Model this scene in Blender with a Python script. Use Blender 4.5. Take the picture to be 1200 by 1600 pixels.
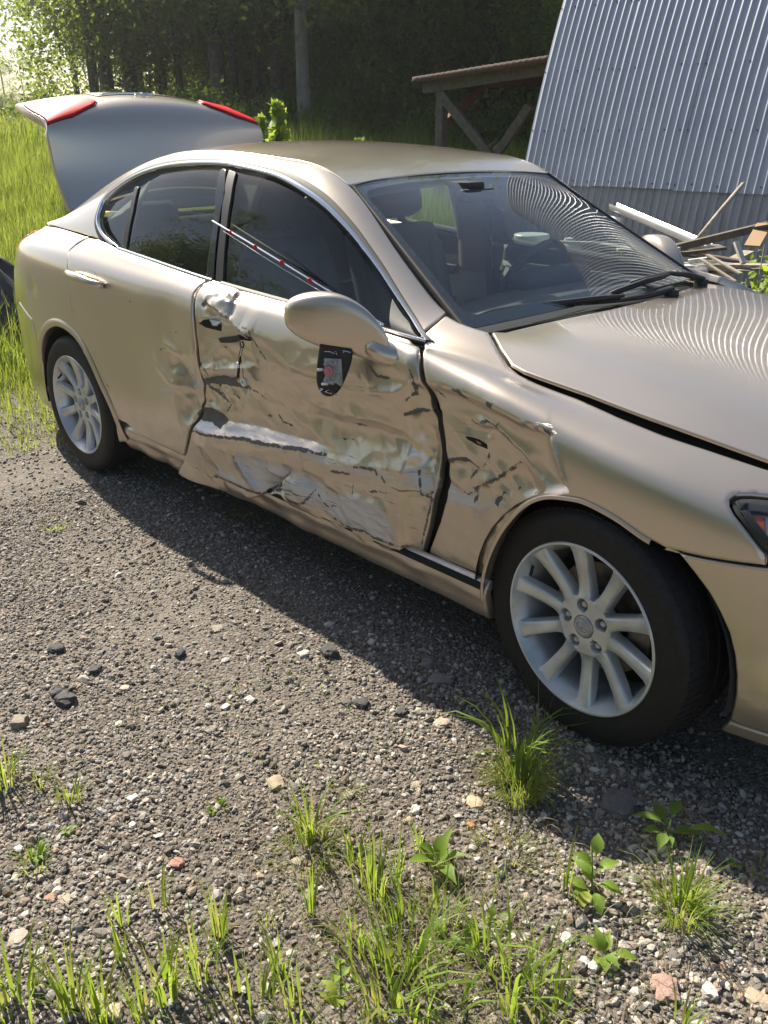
import bpy, bmesh, math, random
import numpy as np
from mathutils import Vector, Matrix, noise as mnoise
from mathutils.geometry import delaunay_2d_cdt

scene = bpy.context.scene
for _o in list(bpy.data.objects): bpy.data.objects.remove(_o)
COL = scene.collection
rnd = random.Random(7)
rng = np.random.default_rng(7)
R = math.radians

# ------------------------------------------------------------------ camera
FPX, CAMLOC = 1336.0, np.array([.973, -2.487, 1.451])
YAW, PITCH, ROLL = -.8058, .4177, -.0069
_f = np.array([math.sin(YAW)*math.cos(PITCH), math.cos(YAW)*math.cos(PITCH), -math.sin(PITCH)])
_r = np.array([math.cos(YAW), -math.sin(YAW), 0.]); _u = np.cross(_r, _f)
CR = math.cos(ROLL)*_r + math.sin(ROLL)*_u; CU = -math.sin(ROLL)*_r + math.cos(ROLL)*_u; CF = _f
cam = bpy.data.cameras.new('camera'); camo = bpy.data.objects.new('camera', cam); COL.objects.link(camo)
cam.sensor_fit = 'VERTICAL'; cam.sensor_height = 36.0; cam.lens = 36.0*FPX/1600.0
cam.clip_start = .05; cam.clip_end = 1500
M4 = Matrix(((CR[0], CU[0], -CF[0], CAMLOC[0]), (CR[1], CU[1], -CF[1], CAMLOC[1]), (CR[2], CU[2], -CF[2], CAMLOC[2]), (0, 0, 0, 1)))
camo.matrix_world = M4
scene.camera = camo

# ------------------------------------------------------------------ world, sun, exposure
SUN_EL = R(42); SUN_H = np.array([-.988, .152])            # towards the sun, over the ground
w = bpy.data.worlds.new("World"); scene.world = w; w.use_nodes = True
nt = w.node_tree; nt.nodes.clear()
sky = nt.nodes.new('ShaderNodeTexSky'); sky.sky_type = 'NISHITA'; sky.sun_disc = False
sky.sun_elevation = SUN_EL; sky.sun_rotation = math.atan2(SUN_H[0], SUN_H[1])
sky.air_density = 1.0; sky.dust_density = 1.6; sky.ozone_density = 1.0
bg = nt.nodes.new('ShaderNodeBackground'); bg.inputs['Strength'].default_value = .066
wo = nt.nodes.new('ShaderNodeOutputWorld')
nt.links.new(sky.outputs[0], bg.inputs[0]); nt.links.new(bg.outputs[0], wo.inputs[0])
sun = bpy.data.lights.new('sun', 'SUN'); suno = bpy.data.objects.new('sun', sun); COL.objects.link(suno)
sun.energy = 5.0; sun.angle = R(.53); sun.color = (1, .93, .80)
sd = Vector((SUN_H[0]*math.cos(SUN_EL), SUN_H[1]*math.cos(SUN_EL), math.sin(SUN_EL)))
suno.rotation_euler = sd.to_track_quat('Z', 'Y').to_euler(); suno.location = (-6, 3, 8)
vs = scene.view_settings
scene.display_settings.display_device = 'sRGB'
vs.view_transform = 'Standard'; vs.look = 'None'; vs.exposure = 1.05; vs.gamma = 1.0; vs.use_curve_mapping = False
scene.cycles.max_bounces = 8; scene.cycles.transparent_max_bounces = 16
scene.cycles.glossy_bounces = 4; scene.cycles.transmission_bounces = 6; scene.cycles.diffuse_bounces = 3
scene.cycles.caustics_reflective = False; scene.cycles.caustics_refractive = False
scene.cycles.sample_clamp_indirect = 6.0
scene.cycles.use_denoising = True

# ------------------------------------------------------------------ pixel of the photograph <-> point of the place
def proj(P):
    d = np.atleast_2d(np.asarray(P, float)) - CAMLOC
    z = d @ CF
    return np.stack([600+FPX*(d@CR)/z, 800-FPX*(d@CU)/z], 1)
def at(px, py, x=None, y=None, z=None):
    d = CF + (px-600)/FPX*CR + (800-py)/FPX*CU
    t = (x-CAMLOC[0])/d[0] if x is not None else (y-CAMLOC[1])/d[1] if y is not None else (z-CAMLOC[2])/d[2]
    return CAMLOC + t*d

# ------------------------------------------------------------------ materials
def mat(name, color=(.5, .5, .5), rough=.5, metal=0., spec=.5, coat=0., coat_rough=.03, trans=0., emis=None, noise=None, bump=None):
    """noise=(scale, amount, other colour); bump=(scale, distance)"""
    m = bpy.data.materials.new(name); m.use_nodes = True
    t = m.node_tree; b = t.nodes['Principled BSDF']
    b.inputs['Base Color'].default_value = (*color, 1); b.inputs['Roughness'].default_value = rough
    b.inputs['Metallic'].default_value = metal; b.inputs['Specular IOR Level'].default_value = spec
    b.inputs['Coat Weight'].default_value = coat; b.inputs['Coat Roughness'].default_value = coat_rough
    b.inputs['Transmission Weight'].default_value = trans
    tc = t.nodes.new('ShaderNodeTexCoord')
    if noise:
        n = t.nodes.new('ShaderNodeTexNoise'); n.inputs['Scale'].default_value = noise[0]; n.inputs['Detail'].default_value = 6
        t.links.new(tc.outputs['Object'], n.inputs['Vector'])
        r = t.nodes.new('ShaderNodeMapRange'); r.inputs[1].default_value = .35; r.inputs[2].default_value = .65
        r.inputs[4].default_value = noise[1]
        t.links.new(n.outputs['Fac'], r.inputs[0])
        mx = t.nodes.new('ShaderNodeMix'); mx.data_type = 'RGBA'
        mx.inputs[6].default_value = (*color, 1); mx.inputs[7].default_value = (*noise[2], 1)
        t.links.new(r.outputs[0], mx.inputs[0]); t.links.new(mx.outputs[2], b.inputs['Base Color'])
    if bump:
        n = t.nodes.new('ShaderNodeTexNoise'); n.inputs['Scale'].default_value = bump[0]; n.inputs['Detail'].default_value = 5
        t.links.new(tc.outputs['Object'], n.inputs['Vector'])
        bp = t.nodes.new('ShaderNodeBump'); bp.inputs['Distance'].default_value = bump[1]
        t.links.new(n.outputs['Fac'], bp.inputs['Height']); t.links.new(bp.outputs[0], b.inputs['Normal'])
    return m
def node(t, kind, **kw):
    n = t.nodes.new(kind)
    for k, v in kw.items():
        if k.startswith('i'):
            key = k[1:]
            n.inputs[int(key) if key.isdigit() else key].default_value = v
        else: setattr(n, k, v)
    return n
def mth(t, op, a, b=None, clamp=False):
    n = t.nodes.new('ShaderNodeMath'); n.operation = op; n.use_clamp = clamp
    for i, v in enumerate((a, b)):
        if v is None: continue
        if isinstance(v, (int, float)): n.inputs[i].default_value = v
        else: t.links.new(v, n.inputs[i])
    return n.outputs[0]
def mixc(t, f, a, b):
    n = t.nodes.new('ShaderNodeMix'); n.data_type = 'RGBA'
    for i, v in ((0, f), (6, a), (7, b)):
        if isinstance(v, (int, float)): n.inputs[i].default_value = v
        elif isinstance(v, tuple): n.inputs[i].default_value = (*v, 1)
        else: t.links.new(v, n.inputs[i])
    return n.outputs[2]

def glass_mat(name, tint, gloss_rough=.0, ior=1.5, refl=1.0, dust=0.):
    """thin sheet of tinted glass: what passes is tinted, the rest mirrors by Fresnel"""
    m = bpy.data.materials.new(name); m.use_nodes = True; t = m.node_tree; t.nodes.clear()
    o = t.nodes.new('ShaderNodeOutputMaterial'); tr = t.nodes.new('ShaderNodeBsdfTransparent'); tr.inputs[0].default_value = (*tint, 1)
    g = t.nodes.new('ShaderNodeBsdfGlossy'); g.inputs['Roughness'].default_value = gloss_rough; g.inputs[0].default_value = (1, 1, 1, 1)
    f = t.nodes.new('ShaderNodeFresnel'); ge = t.nodes.new('ShaderNodeNewGeometry')
    t.links.new(mth(t, 'ADD', ior, mth(t, 'MULTIPLY', ge.outputs['Backfacing'], 1/ior-ior)), f.inputs[0])
    fac = mth(t, 'MULTIPLY', f.outputs[0], refl, True)
    mx = t.nodes.new('ShaderNodeMixShader')
    t.links.new(fac, mx.inputs[0]); t.links.new(tr.outputs[0], mx.inputs[1]); t.links.new(g.outputs[0], mx.inputs[2])
    if dust:  # dust film, tinted blue to paint in the sky's veil on the glass
        df = t.nodes.new('ShaderNodeBsdfDiffuse'); df.inputs[0].default_value = (.60, .66, .74, 1); tc = t.nodes.new('ShaderNodeTexCoord')
        n = node(t, 'ShaderNodeTexNoise', iScale=5., iDetail=6.); t.links.new(tc.outputs['Object'], n.inputs['Vector'])
        m2 = t.nodes.new('ShaderNodeMixShader'); t.links.new(mth(t, 'MULTIPLY', n.outputs['Fac'], dust*2), m2.inputs[0])
        t.links.new(mx.outputs[0], m2.inputs[1]); t.links.new(df.outputs[0], m2.inputs[2]); mx = m2
    t.links.new(mx.outputs[0], o.inputs[0]); return m

def paint_mat():
    m = bpy.data.materials.new('champagne_metallic_paint'); m.use_nodes = True; t = m.node_tree; b = t.nodes['Principled BSDF']
    tc = t.nodes.new('ShaderNodeTexCoord')
    at_t = node(t, 'ShaderNodeAttribute', attribute_name='tear'); at_s = node(t, 'ShaderNodeAttribute', attribute_name='scuff')
    at_d = node(t, 'ShaderNodeAttribute', attribute_name='rub')
    n1 = node(t, 'ShaderNodeTexNoise', iScale=55., iDetail=6., iRoughness=.65); t.links.new(tc.outputs['Object'], n1.inputs['Vector'])
    # streaky noise, drawn out along the car
    mp = node(t, 'ShaderNodeMapping'); mp.inputs['Scale'].default_value = (5, 5, 130); mp.inputs['Rotation'].default_value = (0, R(11), 0)
    t.links.new(tc.outputs['Object'], mp.inputs[0])
    n2 = node(t, 'ShaderNodeTexNoise', iScale=1., iDetail=7., iRoughness=.7); t.links.new(mp.outputs[0], n2.inputs['Vector'])
    mp3 = node(t, 'ShaderNodeMapping'); mp3.inputs['Scale'].default_value = (9, 9, 26); mp3.inputs['Rotation'].default_value = (0, R(-12), 0)
    t.links.new(tc.outputs['Object'], mp3.inputs[0])
    n3 = node(t, 'ShaderNodeTexNoise', iScale=1., iDetail=9., iRoughness=.72); t.links.new(mp3.outputs[0], n3.inputs['Vector'])
    # tear: .03 + distance inside the torn outline
    jag = mth(t, 'MULTIPLY', mth(t, 'SUBTRACT', n1.outputs['Fac'], .5), .018)
    tear = mth(t, 'GREATER_THAN', mth(t, 'ADD', at_t.outputs['Fac'], jag), .03)
    # small dark scratches inside rubbed zones
    rub = at_d.outputs['Fac']
    scr = mth(t, 'GREATER_THAN', mth(t, 'ADD', n2.outputs['Fac'], mth(t, 'MULTIPLY', rub, .18)), .755)
    scr2 = mth(t, 'MULTIPLY', scr, mth(t, 'GREATER_THAN', rub, .02))
    dark = mth(t, 'MAXIMUM', tear, scr2, True)
    # scuff: silvery, rubbed bare
    sj = mth(t, 'MULTIPLY', mth(t, 'ADD', mth(t, 'ADD', at_s.outputs['Fac'], mth(t, 'MULTIPLY', mth(t, 'SUBTRACT', n3.outputs['Fac'], .5), .8)), mth(t, 'MULTIPLY', mth(t, 'SUBTRACT', n2.outputs['Fac'], .5), 1.1)), mth(t, 'GREATER_THAN', at_s.outputs['Fac'], .04))
    sc = node(t, 'ShaderNodeMapRange', i1=.38, i2=.70); t.links.new(sj, sc.inputs[0])
    scu = sc.outputs[0]
    base = (.59, .505, .41)
    flake = node(t, 'ShaderNodeTexNoise', iScale=900., iDetail=1.); t.links.new(tc.outputs['Object'], flake.inputs['Vector'])
    c0 = mixc(t, mth(t, 'MULTIPLY', flake.outputs['Fac'], .35), base, (.69, .60, .50))
    dirt = node(t, 'ShaderNodeTexNoise', iScale=6., iDetail=5.); t.links.new(tc.outputs['Object'], dirt.inputs['Vector'])
    bright = mth(t, 'MULTIPLY', mth(t, 'LESS_THAN', mth(t, 'SUBTRACT', n2.outputs['Fac'], mth(t, 'MULTIPLY', rub, .16)), .27), mth(t, 'GREATER_THAN', rub, .02))
    sx = node(t, 'ShaderNodeSeparateXYZ'); t.links.new(tc.outputs['Object'], sx.inputs[0])
    hz = node(t, 'ShaderNodeMapRange', i1=.62, i2=.16); t.links.new(sx.outputs[2], hz.inputs[0])
    dn = node(t, 'ShaderNodeTexNoise', iScale=11., iDetail=8., iRoughness=.68); t.links.new(tc.outputs['Object'], dn.inputs['Vector'])
    dr = node(t, 'ShaderNodeMapRange', i1=.36, i2=.70); t.links.new(dn.outputs['Fac'], dr.inputs[0])
    dust = mth(t, 'ADD', mth(t, 'MULTIPLY', mth(t, 'MULTIPLY', hz.outputs[0], dr.outputs[0]), .42), mth(t, 'MULTIPLY', dr.outputs[0], .02), True)
    c0 = mixc(t, dust, c0, (.20, .165, .125))
    c1 = mixc(t, mth(t, 'MAXIMUM', scu, mth(t, 'MULTIPLY', bright, .9)), c0, (.60, .60, .62))
    c2 = mixc(t, dark, c1, (.13, .12, .112))
    t.links.new(c2, b.inputs['Base Color'])
    notdark = mth(t, 'SUBTRACT', 1., dark, True)
    met = mth(t, 'MULTIPLY', notdark, mth(t, 'SUBTRACT', mth(t, 'SUBTRACT', .82, mth(t, 'MULTIPLY', dust, .75)), mth(t, 'MULTIPLY', scu, .30)), True)
    t.links.new(met, b.inputs['Metallic'])
    ro = mth(t, 'ADD', mth(t, 'MULTIPLY', dirt.outputs['Fac'], .06), .26)
    ro = mth(t, 'ADD', ro, mth(t, 'MULTIPLY', scu, .14)); ro = mth(t, 'ADD', ro, mth(t, 'MULTIPLY', dust, .5)); ro = mth(t, 'ADD', ro, mth(t, 'MULTIPLY', dark, .35))
    t.links.new(ro, b.inputs['Roughness'])
    cw = mth(t, 'MULTIPLY', notdark, mth(t, 'SUBTRACT', mth(t, 'SUBTRACT', 1., mth(t, 'MULTIPLY', scu, .75)), mth(t, 'MULTIPLY', dust, 1.2), True), True)
    t.links.new(cw, b.inputs['Coat Weight']); b.inputs['Coat Roughness'].default_value = .025
    bp = node(t, 'ShaderNodeBump', iDistance=.004, iStrength=.5)
    t.links.new(mth(t, 'MULTIPLY', n3.outputs['Fac'], mth(t, 'ADD', scu, mth(t, 'MULTIPLY', rub, .5))), bp.inputs['Height'])
    t.links.new(bp.outputs[0], b.inputs['Normal'])
    return m

MT = {}
MT['paint'] = paint_mat()
MT['glass'] = glass_mat('side_glass', (.36, .42, .40)); MT['wglass'] = glass_mat('windshield_glass', (.86, .91, .87), refl=1.1, dust=.015)
MT['rubber'] = mat('black_rubber', (.018, .018, .019), .62, noise=(40, .6, (.035, .033, .031)))
MT['trim'] = mat('black_gloss_trim', (.012, .012, .013), .18, coat=.6)
MT['plastic'] = mat('black_plastic', (.02, .02, .021), .55, bump=(300, .0004))
MT['dark'] = mat('dark_cavity', (.008, .008, .008), .9)
MT['chrome'] = mat('bright_chrome', (.72, .74, .77), .10, 1.0)
MT['alloy'] = mat('silver_alloy', (.66, .69, .71), .34, .5, coat=.35, coat_rough=.12, noise=(14, .7, (.44, .44, .43)))
MT['steel'] = mat('brake_steel', (.25, .24, .23), .45, .8, noise=(30, .8, (.16, .10, .07)))
MT['leather'] = mat('grey_leather', (.26, .25, .24), .55, bump=(250, .0006))
MT['dash'] = mat('dark_dash', (.045, .047, .052), .6, bump=(400, .0003))
MT['beige'] = mat('beige_trim', (.36, .29, .21), .6)
MT['cardgrey'] = mat('pale_door_card', (.50, .49, .46), .6)
MT['red'] = mat('red_lens', (.85, .010, .02), .5, spec=.2, noise=(25, .5, (.55, .01, .012)))
MT['redplastic'] = mat('red_clip', (.6, .02, .02), .4)
MT['amber'] = mat('amber_lens', (.55, .10, .03), .2, coat=1.0)
MT['white'] = mat('white_plastic', (.78, .78, .75), .35)
MT['wire'] = mat('cable_black', (.02, .02, .02), .5)

# ------------------------------------------------------------------ object helpers
def mesh_np(name, V, F, m=None, smooth=True, attrs=None):
    """V (n,3), F: list or (k,3|4) array of faces"""
    me = bpy.data.meshes.new(name)
    V = np.asarray(V, np.float32)
    if isinstance(F, np.ndarray):
        k, s = F.shape
        me.vertices.add(len(V)); me.vertices.foreach_set('co', V.ravel())
        me.loops.add(k*s); me.loops.foreach_set('vertex_index', F.astype(np.int32).ravel())
        me.polygons.add(k); me.polygons.foreach_set('loop_start', np.arange(0, k*s, s, dtype=np.int32))
        me.update(calc_edges=True)
    else:
        me.from_pydata([tuple(map(float, v)) for v in V], [], F)
    me.validate()
    me.polygons.foreach_set('use_smooth', np.full(len(me.polygons), smooth))
    if attrs:
        for k_, a in attrs.items():
            at_ = me.attributes.new(k_, 'FLOAT', 'POINT'); at_.data.foreach_set('value', np.asarray(a, np.float32))
    if m is not None: me.materials.append(m)
    return me
def link(name, me, parent=None, loc=None, rot=None):
    o = bpy.data.objects.new(name, me); COL.objects.link(o)
    if parent is not None: o.parent = parent
    if loc is not None: o.location = loc
    if rot is not None: o.rotation_euler = rot
    return o
def tag(o, label=None, cat=None, group=None, kind=None):
    if label: o['label'] = label
    if cat: o['category'] = cat
    if group: o['group'] = group
    if kind: o['kind'] = kind
    return o
def thing(name, label, cat, loc=(0, 0, 0), rot=(0, 0, 0), group=None):
    o = bpy.data.objects.new(name, None); COL.objects.link(o); o.location = loc; o.rotation_euler = rot
    o.empty_display_size = .1
    return tag(o, label, cat, group)

class MB:
    """collects shapes, builds ONE mesh object"""
    def __init__(s): s.v = []; s.f = []
    def add(s, V, F):
        b = len(s.v); s.v.extend([tuple(map(float, p)) for p in V]); s.f.extend([tuple(b+i for i in f) for f in F]); return s
    def box(s, c, size, rot=None, bev=0.):
        x, y, z = [a/2 for a in size]
        if bev <= 0:
            V = [(sx*x, sy*y, sz*z) for sz in (-1, 1) for sx, sy in ((-1, -1), (1, -1), (1, 1), (-1, 1))]
            F = [(3, 2, 1, 0), (4, 5, 6, 7), (0, 1, 5, 4), (1, 2, 6, 5), (2, 3, 7, 6), (3, 0, 4, 7)]
        else:
            bm = bmesh.new(); bmesh.ops.create_cube(bm, size=1.)
            bmesh.ops.scale(bm, vec=size, verts=bm.verts)
            bmesh.ops.bevel(bm, geom=list(bm.edges), offset=min(bev, min(size)*.49), segments=2, affect='EDGES', profile=.6)
            bm.verts.index_update()
            V = [tuple(v.co) for v in bm.verts]; F = [tuple(v.index for v in f.verts) for f in bm.faces]; bm.free()
        Mx = Matrix.Translation(c) @ (rot.to_4x4() if rot is not None else Matrix.Identity(4))
        return s.add([Mx @ Vector(p) for p in V], F)
    def tube(s, pts, rad, n=8, cap=True, flat=None):
        P = [Vector(p) for p in pts]; rs = rad if hasattr(rad, '__len__') else [rad]*len(P)
        V = []; F = []; up = None
        for i, p in enumerate(P):
            t = (P[min(i+1, len(P)-1)] - P[max(i-1, 0)]).normalized()
            if up is None: up = Vector((0, 0, 1)) if abs(t.z) < .9 else Vector((1, 0, 0))
            a = t.cross(up).normalized(); b = a.cross(t).normalized(); up = b
            for k in range(n):
                an = 2*math.pi*k/n; fl = flat or 1.
                V.append(p + a*math.cos(an)*rs[i] + b*math.sin(an)*rs[i]*fl)
        for i in range(len(P)-1):
            for k in range(n):
                F.append((i*n+k, i*n+(k+1) % n, (i+1)*n+(k+1) % n, (i+1)*n+k))
        if cap: F.append(tuple(reversed(range(n)))); F.append(tuple((len(P)-1)*n+k for k in range(n)))
        return s.add(V, F)
    def lathe(s, prof, n=48, axis='y', closed=False):
        """prof: (radius, along) pairs"""
        V = []; F = []; m = len(prof)
        for k in range(n):
            a = 2*math.pi*k/n; c, sn = math.cos(a), math.sin(a)
            for r_, h in prof: V.append((r_*c, h, r_*sn) if axis == 'y' else (r_*c, r_*sn, h))
        for k in range(n):
            for j in range(m-1 if not closed else m):
                a0 = k*m+j; a1 = k*m+(j+1) % m; b0 = ((k+1) % n)*m+j; b1 = ((k+1) % n)*m+(j+1) % m
                F.append((a0, b0, b1, a1))
        return s.add(V, F)
    def grid(s, P, closed=False):
        P = np.asarray(P); a, b, _ = P.shape; F = []
        for i in range(a-1):
            for j in range(b-1 if not closed else b):
                F.append((i*b+j, i*b+(j+1) % b, (i+1)*b+(j+1) % b, (i+1)*b+j))
        return s.add(P.reshape(-1, 3), F)
    def build(s, name, m, parent=None, smooth=False, sub=0, loc=None, rot=None, solid=0., angle=None):
        me = bpy.data.meshes.new(name); me.from_pydata(s.v, [], s.f); me.update()
        if m: me.materials.append(m)
        bm = bmesh.new(); bm.from_mesh(me); bmesh.ops.remove_doubles(bm, verts=bm.verts, dist=1e-5)
        bmesh.ops.recalc_face_normals(bm, faces=bm.faces); bm.to_mesh(me); bm.free()
        me.polygons.foreach_set('use_smooth', np.full(len(me.polygons), smooth))
        if smooth and angle: me.set_sharp_from_angle(angle=R(angle))
        o = link(name, me, parent, loc, rot)
        if solid: md = o.modifiers.new('thickness', 'SOLIDIFY'); md.thickness = solid; md.offset = 0
        if sub: md = o.modifiers.new('smooth', 'SUBSURF'); md.levels = sub; md.render_levels = sub
        return o

def natspline(t, P, tq):
    """natural cubic spline through P (n, ...) at t, evaluated at tq"""
    t = np.asarray(t, float); P = np.asarray(P, float); n = len(t); h = np.diff(t); sh = P.shape[1:]
    A = np.zeros((n, n)); B = np.zeros((n,)+sh); A[0, 0] = A[-1, -1] = 1
    for i in range(1, n-1):
        A[i, i-1] = h[i-1]; A[i, i] = 2*(h[i-1]+h[i]); A[i, i+1] = h[i]
        B[i] = 6*((P[i+1]-P[i])/h[i] - (P[i]-P[i-1])/h[i-1])
    M = np.linalg.solve(A, B.reshape(n, -1)).reshape((n,)+sh)
    tq = np.asarray(tq, float); k = np.clip(np.searchsorted(t, tq)-1, 0, n-2)
    ex = (slice(None),)+(None,)*len(sh); a = ((t[k+1]-tq)/h[k])[ex]; b = ((tq-t[k])/h[k])[ex]; hh = (h[k]**2/6)[ex]
    return a*P[k] + b*P[k+1] + ((a**3-a)*M[k] + (b**3-b)*M[k+1])*hh

class Net:
    """smooth surface through a net of control points; s and t run in metres"""
    def __init__(S, C, ds=.012, dt=.008, pu=None, pv=None):
        C = np.asarray(C, float); nu, nv, _ = C.shape
        du = np.linalg.norm(np.diff(C, axis=0), axis=2).mean(1); dv = np.linalg.norm(np.diff(C, axis=1), axis=2).mean(0)
        S.us = np.concatenate([[0], np.cumsum(du)]); S.vs = np.concatenate([[0], np.cumsum(dv)])
        S.L, S.T = S.us[-1], S.vs[-1]
        S.nu = max(int(S.L/ds), 8); S.nv = max(int(S.T/dt), 8)
        uq = np.linspace(0, S.L, S.nu); vq = np.linspace(0, S.T, S.nv)
        G = natspline(S.us, C, uq); G = natspline(S.vs, np.swapaxes(G, 0, 1), vq); S.G = np.swapaxes(G, 0, 1)
        gu = np.gradient(S.G, axis=0); gv = np.gradient(S.G, axis=1); N = np.cross(gu, gv)
        S.N = N/(np.linalg.norm(N, axis=2, keepdims=True)+1e-12)
        S.px = proj(S.G.reshape(-1, 3)).reshape(S.nu, S.nv, 2)
    def _s(S, A, st):
        st = np.atleast_2d(st); a = np.clip(st[:, 0]/S.L*(S.nu-1), 0, S.nu-1.001); b = np.clip(st[:, 1]/S.T*(S.nv-1), 0, S.nv-1.001)
        i = a.astype(int); j = b.astype(int); fa = (a-i)[:, None]; fb = (b-j)[:, None]
        return (A[i, j]*(1-fa)*(1-fb)+A[i+1, j]*fa*(1-fb)+A[i, j+1]*(1-fa)*fb+A[i+1, j+1]*fa*fb)
    def P(S, st): return S._s(S.G, st)
    def Nn(S, st): n = S._s(S.N, st); return n/np.linalg.norm(n, axis=1, keepdims=True)
    def _find(S, A, q, mask=None):
        d = ((A-np.array(q))**2).sum(2)
        if mask is not None: d = np.where(mask, d, 1e9)
        i, j = np.unravel_index(d.argmin(), d.shape); st = np.array([i/(S.nu-1)*S.L, j/(S.nv-1)*S.T])
        e = np.array([S.L/(S.nu-1), S.T/(S.nv-1)])
        for _ in range(6):
            f0 = S._s(A, st)[0]; J = np.stack([(S._s(A, st+[e[0], 0])[0]-f0)/e[0], (S._s(A, st+[0, e[1]])[0]-f0)/e[1]], 1)
            try: dl = np.linalg.solve(J, np.array(q)-f0)
            except Exception: break
            dl = np.clip(dl, -.05, .05); st = np.clip(st+dl, [0, 0], [S.L, S.T])
        return st
    def pk(S, px, py):                                    # photograph pixel -> (s, t)
        if not hasattr(S, 'face'):
            S.face = ((S.G-CAMLOC)*S.N).sum(2)*S.sgn < .0 if hasattr(S, 'sgn') else None
        return S._find(S.px, (px, py), S.face)
    def xz(S, x, z): return S._find(S.G[:, :, [0, 2]], (x, z))
    def xy(S, x, y): return S._find(S.G[:, :, [0, 1]], (x, y))

def resample(poly, step, closed=True):
    P = np.asarray(poly, float); Q = np.vstack([P, P[:1]]) if closed else P
    out = []
    for a, b in zip(Q[:-1], Q[1:]):
        n = max(1, int(np.linalg.norm(b-a)/step+.5))
        for k in range(n): out.append(a+(b-a)*k/n)
    if not closed: out.append(Q[-1])
    return np.array(out)
def smooth_poly(P, closed=False, n=6, corners=()):
    """Catmull-Rom through P, keeping the listed corner indices sharp"""
    P = np.asarray(P, float); m = len(P); out = []
    rngk = range(m if closed else m-1)
    for i in rngk:
        p1, p2 = P[i], P[(i+1) % m]
        p0 = P[(i-1) % m] if (closed or i > 0) else p1; p3 = P[(i+2) % m] if (closed or i+2 < m) else p2
        if i in corners: p0 = p1
        if (i+1) % m in corners: p3 = p2
        for k in range(n):
            t = k/n
            out.append(.5*((2*p1)+(-p0+p2)*t+(2*p0-5*p1+4*p2-p3)*t*t+(-p0+3*p1-3*p2+p3)*t**3))
    if not closed: out.append(P[-1])
    return np.array(out)
def seg_dist(Q, poly, closed=True):
    """distance of points Q to polyline, sign (+ left), and parameter 0..1 along it"""
    Q = np.asarray(Q, float); P = np.asarray(poly, float)
    A = P if closed else P[:-1]; B = np.roll(P, -1, 0) if closed else P[1:]
    L = np.linalg.norm(B-A, axis=1)+1e-12; cum = np.concatenate([[0], np.cumsum(L)])
    best = np.full(len(Q), 1e9); sg = np.ones(len(Q)); par = np.zeros(len(Q))
    for a, b, l, c0 in zip(A, B, L, cum):
        t = np.clip(((Q-a)@(b-a))/l**2, 0, 1); d = np.linalg.norm(Q-(a+t[:, None]*(b-a)), axis=1)
        m = d < best; best[m] = d[m]; cr = (b-a)[0]*(Q-a)[:, 1]-(b-a)[1]*(Q-a)[:, 0]
        sg[m] = np.sign(cr[m]); par[m] = (c0+t[m]*l)/cum[-1]
    return best, sg, par
def inside(Q, poly):
    Q = np.asarray(Q, float); P = np.asarray(poly, float); r = np.zeros(len(Q), bool); x, y = Q[:, 0], Q[:, 1]
    for a, b in zip(P, np.roll(P, -1, 0)):
        c = ((a[1] > y) != (b[1] > y)); xi = (b[0]-a[0])*(y-a[1])/(b[1]-a[1]+1e-15)+a[0]; r ^= c & (x < xi)
    return r

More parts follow.
